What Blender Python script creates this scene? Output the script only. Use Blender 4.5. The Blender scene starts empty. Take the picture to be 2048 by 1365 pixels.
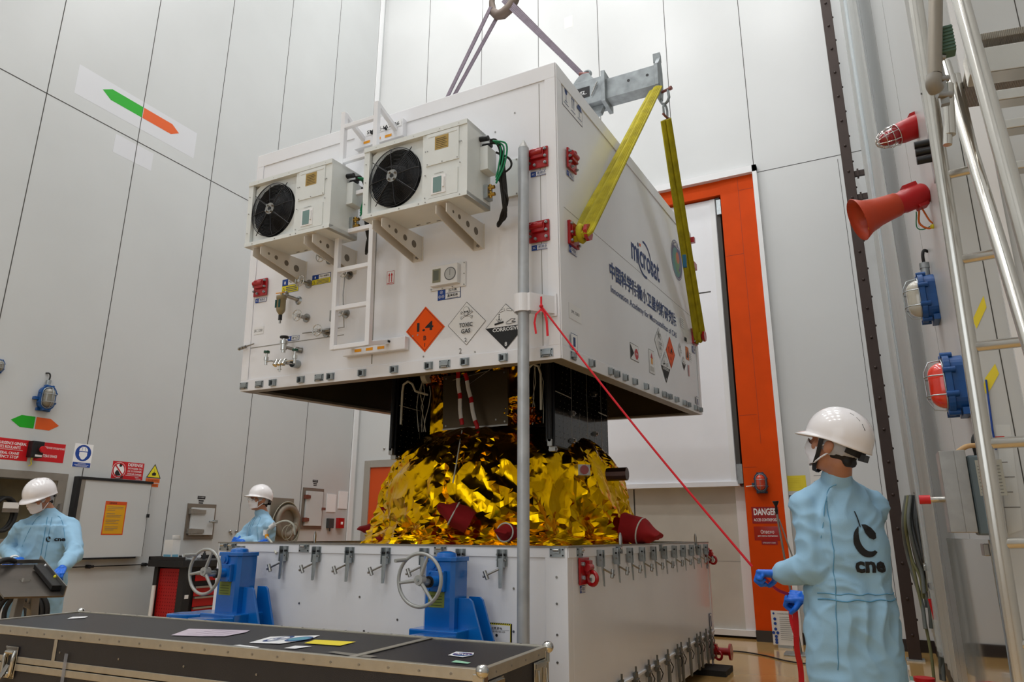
import bpy, bmesh, math, random
from math import sin, cos, pi, radians, sqrt, atan2
from mathutils import Vector, Matrix, noise, Euler, Quaternion
from mathutils.bvhtree import BVHTree
random.seed(7)
SC = bpy.context.scene
COL = SC.collection
V3 = Vector

# ------------------------------------------------------------------ camera
PW, PH = 2048, 1365
FPX = 1399.4
YAW, PITCH, ROLL, CAMH = radians(26.819), radians(15.449), radians(0.2785), 1.25
_fw = V3((-sin(YAW)*cos(PITCH), cos(YAW)*cos(PITCH), sin(PITCH)))
_r0 = V3((cos(YAW), sin(YAW), 0)); _u0 = _r0.cross(_fw)
_rt = _r0*cos(ROLL) + _u0*sin(ROLL); _up = _rt.cross(_fw)
CAMP = V3((0, 0, CAMH))
cam = bpy.data.cameras.new('camera')
camo = bpy.data.objects.new('camera', cam); COL.objects.link(camo)
cam.sensor_width = 36; cam.lens = FPX/PW*36; cam.clip_start = .05; cam.clip_end = 200
m = Matrix.Identity(4)
for i in range(3):
    m[i][0] = _rt[i]; m[i][1] = _up[i]; m[i][2] = -_fw[i]; m[i][3] = CAMP[i]
camo.matrix_world = m
SC.camera = camo
# ------------------------------------------------------------------ world and lamps
w = bpy.data.worlds.new('world'); SC.world = w; w.use_nodes = True
w.node_tree.nodes['Background'].inputs[0].default_value = (.9, .95, 1, 1)
w.node_tree.nodes['Background'].inputs[1].default_value = .15
SC.view_settings.view_transform = 'Standard'; SC.view_settings.look = 'None'
SC.view_settings.gamma = 1; SC.view_settings.use_curve_mapping = False
SC.view_settings.exposure = 0.0
CEIL = 13.6
LAMPS = [(x, y) for y in (7.5, 3.9, .2, -3.6) for x in (-6.4, -3.4, -.6)]
for (x, y) in LAMPS:
    l = bpy.data.lights.new('bay_lamp_light', 'AREA'); l.shape = 'RECTANGLE'; l.size = 1.1; l.size_y = .5
    l.energy = 98; l.color = (.985, .99, 1)
    o = bpy.data.objects.new('bay_lamp_light', l); COL.objects.link(o); o.location = (x, y, CEIL-.34)
# added cool fill light behind the camera, brightens the faces turned to it
l = bpy.data.lights.new('front_fill', 'AREA'); l.shape = 'RECTANGLE'; l.size = 6; l.size_y = 5; l.energy = 120; l.color = (.84, .92, 1)
o = bpy.data.objects.new('front_fill', l); COL.objects.link(o); o.location = (-2.6, -6.9, 4.2); o.rotation_euler = (radians(90), 0, 0)

# ------------------------------------------------------------------ projection helpers (image point -> point on a real plane)
def ray(x, y): return _fw + _rt*((x-PW/2)/FPX) - _up*((y-PH/2)/FPX)
def on(x, y, ax, v):
    d = ray(x, y); return CAMP + d*((v-CAMP[ax])/d[ax])
def atd(x, y, d): return CAMP + ray(x, y)*d
def onX(x, y, v): return on(x, y, 0, v)
def onY(x, y, v): return on(x, y, 1, v)
def onZ(x, y, v): return on(x, y, 2, v)
LIDP = V3((-1.564, 3.7454, 2.2624)); LW, LD, LH = 2.718, 3.517, 1.9785
LIDM = Matrix.Translation(LIDP) @ (Matrix.Rotation(-.0243, 4, 'Z') @ Matrix.Rotation(.0155, 4, 'Y') @ Matrix.Rotation(.0517, 4, 'X'))
LIDI = LIDM.inverted()
def lidl(x, y, ax, v):
    o = LIDI @ CAMP; d = LIDI.to_3x3() @ ray(x, y); return o + d*((v-o[ax])/d[ax])

# ------------------------------------------------------------------ materials
def S(r, g, b):
    f = lambda c: (c/255)/12.92 if c/255 <= .04045 else ((c/255+.055)/1.055)**2.4
    return (f(r), f(g), f(b), 1)
MATS = {}
def mat(name, col, rough=.5, metal=0, bump=0, bscale=40, var=0, vscale=3, coat=0, alpha=1, trans=0, emit=0, kind='noise', stretch=(1, 1, 1), ior=1.45):
    if name in MATS: return MATS[name]
    M = bpy.data.materials.new(name); M.use_nodes = True; N = M.node_tree.nodes; L = M.node_tree.links
    b = N['Principled BSDF']; b.inputs['Base Color'].default_value = col
    b.inputs['Roughness'].default_value = rough; b.inputs['Metallic'].default_value = metal; b.inputs['IOR'].default_value = ior
    b.inputs['Coat Weight'].default_value = coat; b.inputs['Coat Roughness'].default_value = .1
    b.inputs['Alpha'].default_value = alpha; b.inputs['Transmission Weight'].default_value = trans
    if emit: b.inputs['Emission Color'].default_value = col; b.inputs['Emission Strength'].default_value = emit
    tc = N.new('ShaderNodeTexCoord'); mp = N.new('ShaderNodeMapping'); L.new(tc.outputs['Object'], mp.inputs[0])
    mp.inputs['Scale'].default_value = stretch
    if var:
        n = N.new('ShaderNodeTexNoise'); n.inputs['Scale'].default_value = vscale; n.inputs['Detail'].default_value = 5
        L.new(mp.outputs[0], n.inputs['Vector'])
        r = N.new('ShaderNodeMapRange'); r.inputs['From Min'].default_value = .3; r.inputs['From Max'].default_value = .7
        r.inputs['To Min'].default_value = 1-var; r.inputs['To Max'].default_value = 1+var*.35
        L.new(n.outputs['Fac'], r.inputs['Value'])
        mx = N.new('ShaderNodeMix'); mx.data_type = 'RGBA'; mx.blend_type = 'MULTIPLY'; mx.inputs[0].default_value = 1
        mx.inputs[6].default_value = col; L.new(r.outputs[0], mx.inputs[7]); L.new(mx.outputs[2], b.inputs['Base Color'])
    if bump:
        if kind == 'voronoi':
            n2 = N.new('ShaderNodeTexVoronoi'); n2.inputs['Scale'].default_value = bscale; out = n2.outputs['Distance']
        elif kind == 'wave':
            n2 = N.new('ShaderNodeTexWave'); n2.inputs['Scale'].default_value = bscale; out = n2.outputs['Fac']; n2.inputs['Distortion'].default_value = .4
        else:
            n2 = N.new('ShaderNodeTexNoise'); n2.inputs['Scale'].default_value = bscale; n2.inputs['Detail'].default_value = 3; out = n2.outputs['Fac']
        L.new(mp.outputs[0], n2.inputs['Vector'])
        bp = N.new('ShaderNodeBump'); bp.inputs['Strength'].default_value = min(1, bump); bp.inputs['Distance'].default_value = .004*max(1, bump)
        L.new(out, bp.inputs['Height']); L.new(bp.outputs[0], b.inputs['Normal'])
    MATS[name] = M; return M
WALL = mat('wall_enamel', S(196, 198, 197), .32, var=.05, vscale=.8)
WALLB = mat('wall_enamel_back', S(208, 209, 208), .3, var=.04, vscale=.7)
SEAM = mat('seam_dark', S(70, 68, 64), .8)
SEAML = mat('seam_light', S(150, 148, 142), .8)
WHITE = mat('white_paint', S(238, 238, 241), .3, var=.035, vscale=2.2, coat=.5)
WHITE2 = mat('white_paint_plain', S(232, 232, 232), .35)
CREAM = mat('cream_paint', S(226, 230, 228), .35, var=.05, vscale=6)
BRK = mat('bracket_paint', S(222, 216, 206), .4)
FLOOR = mat('epoxy_floor', S(202, 160, 96), .14, var=.1, vscale=1.4, coat=.5)
ORANGE = mat('orange_paint', S(216, 72, 0), .6, var=.08, vscale=4, ior=1.25)
BLUE = mat('jack_blue', S(14, 106, 190), .22, coat=.6, var=.05, vscale=8)
BLUE2 = mat('lamp_blue', S(22, 76, 138), .35, var=.15, vscale=20)
RED = mat('lug_red', S(168, 8, 16), .3, coat=.4, var=.06, vscale=10)
RED2 = mat('horn_red', S(172, 12, 16), .35)
REDF = mat('red_fabric', S(146, 8, 12), .85, bump=.4, bscale=300)
REDT = mat('red_tape', S(214, 22, 40), .6)
BLACK = mat('black_plastic', S(22, 22, 24), .45)
BLACKM = mat('black_wire', S(58, 58, 60), .28, metal=.6)
RUB = mat('rubber', S(30, 29, 28), .7)
ZINC = mat('zinc', S(170, 176, 178), .38, metal=.85, var=.15, vscale=30)
STEEL = mat('steel', S(168, 166, 162), .3, metal=.95, var=.2, vscale=12)
CHROME = mat('chrome', S(205, 204, 200), .12, metal=1)
ALU = mat('aluminium', S(186, 184, 178), .3, metal=.9, var=.12, vscale=9)
ALUD = mat('aluminium_dull', S(150, 145, 136), .5, metal=.6, var=.12, vscale=7)
GALV = mat('galvanised', S(150, 156, 158), .5, metal=.45, var=.35, vscale=9)
BROWN = mat('brown_steel', S(58, 44, 38), .5, metal=.2, var=.1, vscale=12)
DKBASE = mat('dark_baseboard', S(42, 32, 28), .45)
GOLDP = mat('gold_label', S(176, 146, 82), .4, metal=.4)
BRASS = mat('brass', S(190, 150, 70), .3, metal=.9)
YEL = mat('yellow_sling', S(184, 170, 18), .8, bump=.7, bscale=90, var=.3, vscale=9, kind='noise')
GSL = mat('grey_sling', S(146, 134, 146), .8, bump=.5, bscale=120, var=.15, vscale=14)
YPAP = mat('yellow_paper', S(232, 212, 56), .6)
OLIVE = mat('olive_label', S(128, 140, 60), .5)
PAPER = mat('paper', S(226, 224, 220), .7)
INK = mat('ink', S(26, 26, 28), .6)
INKG = mat('ink_grey', S(110, 108, 104), .7)
LBLUE = mat('label_blue', S(24, 66, 150), .5)
LYEL = mat('label_yellow', S(226, 212, 40), .5)
LRED = mat('label_red', S(196, 22, 30), .4)
LORG = mat('label_orange', S(244, 88, 0), .5, ior=1.3)
LGRN = mat('label_green', S(22, 160, 22), .45)
LWHT = mat('label_white', S(236, 236, 236), .45)
NAVY = mat('navy_print', S(34, 62, 118), .5)
TOR = mat('orange_tape', S(240, 160, 10), .5)
GRNW = mat('green_wire', S(12, 130, 84), .5)
GLASSD = mat('dark_glass', S(60, 84, 88), .08, coat=1)
CLEAR = mat('clear_glass', (1, 1, 1, 1), .05, trans=1, ior=1.2)

# ------------------------------------------------------------------ mesh builder
TXT = {}
def text_mesh(s, bold=0):
    k = (s, bold)
    if k in TXT: return TXT[k]
    c = bpy.data.curves.new('t', 'FONT'); c.body = s; c.size = 1; c.resolution_u = 2; c.offset = bold; c.space_line = 1.0; c.align_x = 'CENTER'
    o = bpy.data.objects.new('t', c); COL.objects.link(o)
    bpy.context.view_layer.update()
    me = bpy.data.meshes.new_from_object(o.evaluated_get(bpy.context.evaluated_depsgraph_get()))
    vs = [(v.co.x, v.co.y) for v in me.vertices]; fs = [tuple(p.vertices) for p in me.polygons]
    bpy.data.objects.remove(o); bpy.data.curves.remove(c); bpy.data.meshes.remove(me)
    if vs:
        x0 = min(v[0] for v in vs); x1 = max(v[0] for v in vs); y0 = min(v[1] for v in vs); y1 = max(v[1] for v in vs)
        vs = [((x-x0)/(x1-x0+1e-9)-.5, (y-y0)/(y1-y0+1e-9)-.5) for x, y in vs]; asp = (x1-x0)/(y1-y0+1e-9)
    else: asp = 1
    TXT[k] = (vs, fs, asp); return TXT[k]

def frame(o, x, y):
    """4x4 whose columns are x, y, x*y and origin o"""
    x = V3(x).normalized(); y = V3(y); y = (y - x*y.dot(x)).normalized(); z = x.cross(y); M = Matrix.Identity(4)
    for i in range(3): M[i][0] = x[i]; M[i][1] = y[i]; M[i][2] = z[i]; M[i][3] = o[i]
    return M
def FS(o): return frame(o, (1, 0, 0), (0, 0, 1))      # faces -Y (towards the camera), x right, y up
def FR(o): return frame(o, (0, 1, 0), (0, 0, 1))      # faces +X
def FL(o): return frame(o, (0, -1, 0), (0, 0, 1))     # faces -X
def align(p, q):
    d = (V3(q)-V3(p)); z = d.normalized(); a = V3((0, 0, 1)) if abs(z.z) < .95 else V3((1, 0, 0))
    x = a.cross(z).normalized(); y = z.cross(x); M = Matrix.Identity(4)
    for i in range(3): M[i][0] = x[i]; M[i][1] = y[i]; M[i][2] = z[i]; M[i][3] = p[i]
    return M, d.length

def cr(pts, k=6):
    P = [V3(p) for p in pts]; P = [P[0]*2-P[1]]+P+[P[-1]*2-P[-2]]; out = []
    for i in range(1, len(P)-2):
        for j in range(k):
            t = j/k; a, b_, c, d = P[i-1], P[i], P[i+1], P[i+2]
            out.append(.5*((2*b_)+(c-a)*t+(2*a-5*b_+4*c-d)*t*t+(3*b_-a-3*c+d)*t**3))
    return out+[P[-2]]
class MB:
    def __init__(s, m=None): s.V = []; s.F = []; s.I = []; s.SM = []; s.mats = []; s.M = Matrix.Identity(4); s.cur = 0; s.use(m or WHITE2); s.lay = 0
    def use(s, m):
        if m not in s.mats: s.mats.append(m)
        s.cur = s.mats.index(m); return s
    def fr(s, M): s.M = M; return s
    def add(s, vs, fs, smooth=False):
        n = len(s.V); M = s.M
        s.V += [M @ V3(v) for v in vs]; s.F += [tuple(i+n for i in f) for f in fs]
        s.I += [s.cur]*len(fs); s.SM += [smooth]*len(fs); return s
    def box(s, x0, y0, z0, x1, y1, z1):
        if x0 > x1: x0, x1 = x1, x0
        if y0 > y1: y0, y1 = y1, y0
        if z0 > z1: z0, z1 = z1, z0
        return s.add([(x0, y0, z0), (x1, y0, z0), (x1, y1, z0), (x0, y1, z0), (x0, y0, z1), (x1, y0, z1), (x1, y1, z1), (x0, y1, z1)],
                     [(0, 3, 2, 1), (4, 5, 6, 7), (0, 1, 5, 4), (1, 2, 6, 5), (2, 3, 7, 6), (3, 0, 4, 7)])
    def cb(s, cx, cy, cz, sx, sy, sz): return s.box(cx-sx/2, cy-sy/2, cz-sz/2, cx+sx/2, cy+sy/2, cz+sz/2)
    def cyl(s, p, q, r, r2=None, n=16, caps=True, smooth=True):
        if r2 is None: r2 = r
        M, L = align(V3(p), V3(q)); vs = []
        for k, (rr, z) in enumerate(((r, 0), (r2, L))):
            for i in range(n):
                a = 2*pi*i/n; vs.append(M @ V3((rr*cos(a), rr*sin(a), z)))
        s.add(vs, [(i, (i+1) % n, n+(i+1) % n, n+i) for i in range(n)], smooth)
        if caps: s.add(vs, [tuple(range(n-1, -1, -1)), tuple(range(n, 2*n))])
        return s
    def lathe(s, prof, p, q, n=24, smooth=True, cap=False):
        M, L = align(V3(p), V3(q)); vs = []; m = len(prof)
        for (r, z) in prof:
            for i in range(n):
                a = 2*pi*i/n; vs.append(M @ V3((r*cos(a), r*sin(a), z)))
        s.add(vs, [(k*n+i, k*n+(i+1) % n, (k+1)*n+(i+1) % n, (k+1)*n+i) for k in range(m-1) for i in range(n)], smooth)
        if cap: s.add(vs, [tuple(range(n-1, -1, -1)), tuple(range((m-1)*n, m*n))])
        return s
    def ball(s, c, r, sc=(1, 1, 1), n=16, m=10, R=None):
        vs = []; R = R or Matrix.Identity(3)
        for j in range(m+1):
            t = pi*j/m
            for i in range(n):
                a = 2*pi*i/n; vs.append(V3(c) + R @ V3((r*sc[0]*sin(t)*cos(a), r*sc[1]*sin(t)*sin(a), r*sc[2]*cos(t))))
        return s.add(vs, [(j*n+i, (j+1)*n+i, (j+1)*n+(i+1) % n, j*n+(i+1) % n) for j in range(m) for i in range(n)], True)
    def sweep(s, pts, prof, scl=None, up=(0, 0, 1), closed=False, smooth=True, caps=True):
        pts = [V3(p) for p in pts]; n = len(pts); m = len(prof); vs = []; prev = None
        for i, p in enumerate(pts):
            if closed: t = pts[(i+1) % n]-pts[i-1]
            else: t = pts[min(i+1, n-1)]-pts[max(i-1, 0)]
            t.normalize()
            if prev is None:
                u = V3(up); u = u-t*u.dot(t)
                if u.length < 1e-3: u = V3((1, .1, 0)); u = u-t*u.dot(t)
            else: u = prev-t*prev.dot(t)
            u.normalize(); prev = u; v = t.cross(u); k = scl[i] if scl else (1, 1)
            if not isinstance(k, (tuple, list)): k = (k, k)
            for (a, b) in prof: vs.append(p + v*a*k[0] + u*b*k[1])
        fs = []
        for i in range(n if closed else n-1):
            for j in range(m): fs.append((i*m+j, i*m+(j+1) % m, ((i+1) % n)*m+(j+1) % m, ((i+1) % n)*m+j))
        s.add(vs, fs, smooth)
        if caps and not closed: s.add(vs, [tuple(range(m-1, -1, -1)), tuple(range((n-1)*m, n*m))])
        return s
    def tube(s, pts, r, n=8, closed=False, scl=None, caps=True):
        return s.sweep(pts, [(r*cos(2*pi*i/n), r*sin(2*pi*i/n)) for i in range(n)], scl, closed=closed, caps=caps)
    def bar(s, pts, w, h, up=(0, 0, 1), closed=False):
        return s.sweep(pts, [(-w/2, -h/2), (w/2, -h/2), (w/2, h/2), (-w/2, h/2)], None, up, closed, False)
    def torus(s, M, R, r, n=32, k=8, a0=0, a1=2*pi):
        full = abs(a1-a0-2*pi) < 1e-6; N = n if full else n+1
        return s.tube([M @ V3((R*cos(a0+(a1-a0)*i/n), R*sin(a0+(a1-a0)*i/n), 0)) for i in range(N)], r, k, closed=full)
    def prism(s, pts, z0, z1, smooth=False):
        n = len(pts); vs = [(x, y, z0) for x, y in pts] + [(x, y, z1) for x, y in pts]
        return s.add(vs, [tuple(range(n-1, -1, -1)), tuple(range(n, 2*n))] + [(i, (i+1) % n, n+(i+1) % n, n+i) for i in range(n)], smooth)
    # flat print on the current frame; every call lies .3 mm above the one before
    def _z(s): s.lay += 1; return .0012+.0003*s.lay
    def rect(s, x0, y0, x1, y1, m=None):
        if m: s.use(m)
        z = s._z(); return s.add([(x0, y0, z), (x1, y0, z), (x1, y1, z), (x0, y1, z)], [(0, 1, 2, 3)])
    def poly(s, pts, m=None):
        if m: s.use(m)
        z = s._z(); a = sum(pts[i][0]*pts[(i+1) % len(pts)][1]-pts[(i+1) % len(pts)][0]*pts[i][1] for i in range(len(pts)))
        if a < 0: pts = pts[::-1]
        return s.add([(x, y, z) for x, y in pts], [tuple(range(len(pts)))])
    def ell(s, cx, cy, rx, ry=None, m=None, n=28): return s.poly([(cx+rx*cos(2*pi*i/n), cy+(ry or rx)*sin(2*pi*i/n)) for i in range(n)], m)
    def ring(s, cx, cy, rx, ry, wd, m=None, n=32, a0=0, a1=2*pi):
        if m: s.use(m)
        z = s._z(); vs = []
        for i in range(n+1):
            a = a0+(a1-a0)*i/n; vs += [(cx+rx*cos(a), cy+ry*sin(a), z), (cx+(rx-wd)*cos(a), cy+(ry-wd)*sin(a), z)]
        return s.add(vs, [(2*i, 2*i+2, 2*i+3, 2*i+1) for i in range(n)])
    def line(s, pts, wd, m=None):
        if m: s.use(m)
        z = s._z()
        for (a, b) in zip(pts[:-1], pts[1:]):
            d = V3((b[0]-a[0], b[1]-a[1])); L = d.length or 1; nx, ny = -d[1]/L*wd/2, d[0]/L*wd/2
            s.add([(a[0]-nx, a[1]-ny, z), (b[0]-nx, b[1]-ny, z), (b[0]+nx, b[1]+ny, z), (a[0]+nx, a[1]+ny, z)], [(0, 1, 2, 3)])
        return s
    def text(s, t, cx, cy, h, m=None, w=None, bold=.0, rot=0):
        if m: s.use(m)
        vs, fs, asp = text_mesh(t, bold); z = s._z(); w = w or h*asp; c, d = cos(rot), sin(rot)
        return s.add([(cx+x*w*c-y*h*d, cy+x*w*d+y*h*c, z) for x, y in vs], fs)
    def slab(s, x0, y0, x1, y1, m=None, t=.0012):
        if m: s.use(m)
        return s.box(x0, y0, 0, x1, y1, t)
    def bolts(s, pts, r=.008, h=.006, n=6, z=0):
        for (x, y) in pts: s.cyl((x, y, z), (x, y, z+h), r, n=n, smooth=False)
        return s
    def build(s, name, parent=None, bevel=0, seg=2, label=None, kind=None):
        me = bpy.data.meshes.new(name); me.from_pydata([tuple(v) for v in s.V], [], s.F)
        for mm in s.mats: me.materials.append(mm)
        me.polygons.foreach_set('material_index', s.I); me.polygons.foreach_set('use_smooth', s.SM); me.update()
        o = bpy.data.objects.new(name, me); COL.objects.link(o)
        if parent: o.parent = parent
        if bevel:
            b = o.modifiers.new('b', 'BEVEL'); b.width = bevel; b.segments = seg; b.limit_method = 'ANGLE'; b.angle_limit = radians(50)
        if label: o['label'] = label
        if kind: o['kind'] = kind
        return o
def tag(o, label, cat, group=None, kind=None):
    o['label'] = label; o['category'] = cat
    if group: o['group'] = group
    if kind: o['kind'] = kind
    return o
def thing(name, label, cat, loc=(0, 0, 0), group=None, M=None, kind=None):
    o = bpy.data.objects.new(name, None); COL.objects.link(o); o.empty_display_size = .1
    if M is not None: o.matrix_world = M
    else: o.location = loc
    return tag(o, label, cat, group, kind)
def kids(o): return [c for c in bpy.data.objects if c.parent == o]
def dup(o, parent=None, M=None, loc=None):
    c = o.copy(); COL.objects.link(c)
    if parent is not None: c.parent = parent
    if M is not None: c.matrix_local = M
    if loc is not None: c.location = loc
    for k in kids(o): dup(k, c)
    return c
def struct(o): o['kind'] = 'structure'; return o
for (x, y) in []: pass
# ================================================================== ROOM
XL, XR, XR2, YB, YF = -7.8, .43, 2.2, 9.6, -7.0
b = MB(FLOOR); b.box(XL-.2, YF-.2, -.1, XR2+.2, YB+.4, 0); struct(b.build('floor'))
b = MB(WALLB); b.box(XL-.2, YF-.2, CEIL, XR2+.2, YB+.4, CEIL+.15); struct(b.build('ceiling'))
# left wall with its recess, vertical seams every 1.13 m and one level seam
RY0, RY1, RZ0, RZ1 = 3.2, 4.66, 1.16, 1.80
b = MB(WALL)
b.box(XL-.25, YF, 0, XL, RY0, CEIL); b.box(XL-.25, RY1, 0, XL, YB+.2, CEIL)
b.box(XL-.25, RY0, 0, XL, RY1, RZ0); b.box(XL-.25, RY0, RZ1, XL, RY1, CEIL); b.box(XL-.3, RY0, RZ0, XL-.25, RY1, RZ1)
b.fr(FR((XL, 0, 0)))
ys = [3.76-1.13*k for k in range(9)] + [4.885, 6.02, 7.16, 8.3, 9.42]
for y in ys:
    if RY0 < y < RY1: b.use(SEAM).box(y-.005, 0, 0, y+.005, RZ0, .001).box(y-.005, RZ1, 0, y+.005, CEIL, .001)
    else: b.use(SEAM).box(y-.005, 0, 0, y+.005, CEIL, .001)
b.box(YF, 6.02, 0, YB, 6.032, .001)
struct(b.build('wall_left'))
b = MB(WHITE2); b.fr(FR((XL, 0, 0))); b.box(9.42, 0, 0, 9.52, CEIL, .03); struct(b.build('trim_1'))
# back wall with the opening of the big sliding door
DX0, DX1, DZ = -6.4, -1.0, 6.24
b = MB(WALLB)
b.box(XL, YB, 0, DX0, YB+.3, CEIL); b.box(DX1, YB, 0, XR+.3, YB+.3, CEIL); b.box(DX0, YB, DZ, DX1, YB+.3, CEIL)
b.fr(FS((0, YB, 0)))
for x in (-6.7, -5.51, -4.36, -3.25, -2.12):
    b.use(SEAM).box(x-.005, DZ+.08, 0, x+.005, CEIL, .001)
b.box(-.985, 0, 0, -.975, CEIL, .001); b.box(DX1, 6.25, 0, XR, 6.26, .001); b.box(.1, 0, 0, .106, 6.2, .001)
struct(b.build('wall_back'))
b = MB(mat('wall_patch', S(226, 224, 217), .35)); b.fr(FS((0, YB, 0)))
b.rect(-3.86, 9.75, -3.7, 9.98); tag(b.build('paper_patch'), 'square of cream tape stuck high on the back wall between two seams', 'patch')
b = MB(WHITE2); b.fr(FS((0, YB, 0))); b.box(DX0, DZ, 0, DX1+.06, DZ+.1, .09); b.box(DX1, 0, 0, DX1+.06, DZ+.1, .09)
struct(b.build('trim_2'))
# big door
dr = struct(bpy.data.objects.new('door_1', None)); COL.objects.link(dr)
b = MB(ORANGE); b.box(-1.47, YB-.02, .13, DX1, YB+.3, DZ); b.use(mat('orange_seam', S(150, 45, 8), .6))
b.fr(FS((0, YB-.02, 0))); b.box(-1.22, 2.4, 0, -1.215, DZ, .001); b.box(-1.46, 5.05, 0, -1.22, 5.055, .001); b.box(-1.22, 6.02, 0, -1.02, 6.025, .001); b.box(-1.46, 2.78, 0, -1.24, 2.785, .001); b.box(-1.46, 2.1, 0, -1.3, 2.105, .001)
b.build('orange_post', dr, label='orange steel door post')
b = MB(ORANGE); b.box(DX0, YB-.01, 6.02, -1.47, YB+.3, DZ); b.build('orange_header', dr, label='orange steel door header')
b = MB(mat('kick_plate', S(60, 56, 52), .5)); b.box(-1.47, YB-.03, 0, DX1, YB+.1, .13); b.build('kick_plate', dr)
b = MB(WHITE); b.box(DX0, YB+.06, 1.9, -1.55, YB+.16, 6.0); b.box(DX0, YB+.02, 1.87, -1.53, YB+.2, 1.93)
b.fr(FS((0, YB+.06, 0))); b.use(SEAM).box(DX0, 4.58, 0, -1.72, 4.6, .001); b.use(WHITE2).box(-1.64, 1.93, 0, -1.57, 6, .012)
b.build('upper_leaf', dr, bevel=.004)
b = MB(mat('lower_leaf_paint', S(205, 200, 190), .35, var=.08)); b.box(DX0, YB+.2, .04, -1.5, YB+.28, 1.9); b.use(WHITE2).box(DX0, YB+.14, .03, -1.5, YB+.2, .1).box(-1.62, YB+.17, .1, -1.5, YB+.2, 1.87)
b.fr(FS((0, YB+.2, 0))); b.use(SEAM).box(-3.02, .1, 0, -3.0, 1.87, .001); b.use(SEAML).box(-3, .92, 0, -1.62, .926, .001)
b.build('lower_leaf', dr)
b = MB(SEAM); b.box(-1.56, YB+.03, 1.95, -1.5, YB+.2, 6.0); b.use(ZINC).box(-1.54, YB-.005, 5.72, -1.48, YB+.03, 5.95).box(-1.55, YB-.005, 1.9, -1.48, YB+.03, 2.15)
b.build('guide_rail', dr)
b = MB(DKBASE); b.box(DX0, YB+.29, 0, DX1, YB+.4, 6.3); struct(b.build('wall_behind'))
# small orange door in the left corner
dr = struct(bpy.data.objects.new('door_2', None)); COL.objects.link(dr)
b = MB(mat('door_frame_grey', S(168, 162, 152), .45, metal=.3)); b.fr(FS((0, YB, 0)))
b.box(-7.62, 0, 0, -7.5, 2.44, .04); b.box(-6.62, 0, 0, -6.5, 2.44, .04); b.box(-7.5, 2.32, 0, -6.62, 2.44, .04); b.build('door_frame', dr, bevel=.004)
b = MB(mat('door_orange', S(204, 76, 20), .45)); b.fr(FS((0, YB, 0))); b.box(-7.5, 0, 0, -6.62, 2.32, .015); b.build('door_leaf', dr)
b = MB(STEEL); b.fr(FS((0, YB, 0))); b.ball((-7.25, 2.63, .005), .02); tag(b.build('wall_stud'), 'small dark stud on the wall above the small orange door', 'stud')
# right wall (far part), return and near part
YRET = 3.5
b = MB(WALL); b.box(XR, YRET, 0, XR2+.2, YB+.3, CEIL)
b.fr(FL((XR, 0, 0))); b.use(SEAML)
for y in (4.5, 5.35, 6.5, 8.4): b.box(-y-.003, 0, 0, -y+.003, CEIL, .001)
b.fr(FS((0, YRET, 0))); b.use(SEAM).box(.55, 0, 0, .554, CEIL, .001).box(.43, 3.3, 0, 1.6, 3.31, .001).box(.86, 0, 0, .864, CEIL, .001); b.use(WHITE2).box(.60, 0, 0, .66, CEIL, .02)
struct(b.build('wall_right'))
b = MB(WALL); b.box(XR2, YF, 0, XR2+.2, YRET, CEIL); struct(b.build('wall_side'))
b = MB(WALL); b.box(XL, YF-.2, 0, XR2, YF, CEIL); struct(b.build('wall_rear'))
b = MB(DKBASE); b.box(DX1+.0, YB-.015, 0, XR, YB, .13); struct(b.build('baseboard_back'))
b = MB(DKBASE); b.box(XR-.015, YRET, 0, XR, YB, .13); struct(b.build('baseboard_right'))
b = MB(DKBASE); b.box(XL, YF, 0, XL+.015, YB, .13); struct(b.build('baseboard_left'))
# high bay fittings on the ceiling
proto = None
for i, (x, y) in enumerate(LAMPS):
    if proto is None:
        proto = thing('bay_lamp', 'white high bay lamp fitting under the hall ceiling', 'lamp', (x, y, CEIL), 'high bay lamps on the ceiling')
        b = MB(WHITE2); b.cb(0, 0, -.15, 1.3, .7, .3); b.build('housing', proto)
        b = MB(mat('lamp_diffuser', (1, .97, .92, 1), .5, emit=3)); b.cb(0, 0, -.31, 1.1, .5, .02); b.build('diffuser', proto)
    else: dup(proto, loc=(x, y, CEIL))
# brown riveted column in front of the back wall
t = thing('steel_column', 'dark brown riveted steel column standing right of the orange door post', 'column', (.2, 8.97, 0)); t['kind'] = 'structure'
b = MB(BROWN); b.box(-.06, -.05, .01, .06, .05, 9.4)
b.build('column_shaft', t, bevel=.004)
b = MB(BROWN); b.fr(FS((0, -.05, 0)))
z = .25
while z < 9.3: b.ball((0, z, .004), .017, (1, 1, .7), 8, 6); z += .36
b.fr(FR((.06, 0, 0))); z = .4
while z < 9.3: b.ball((0, z, .004), .014, (1, 1, .7), 8, 6); z += .36
b.build('rivets', t)
b = MB(ZINC); b.cb(0, 0, .008, .17, .16, .016); b.build('foot_plate', t)
for z in (5.62, 5.3):
    b = MB(BROWN); b.box(.06, -.02, z-.035, .23+.0, .02, z+.035); b.box(.09, -.04, z-.05, .11, .04, z+.05); b.build('bracket_arm', t)
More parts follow.
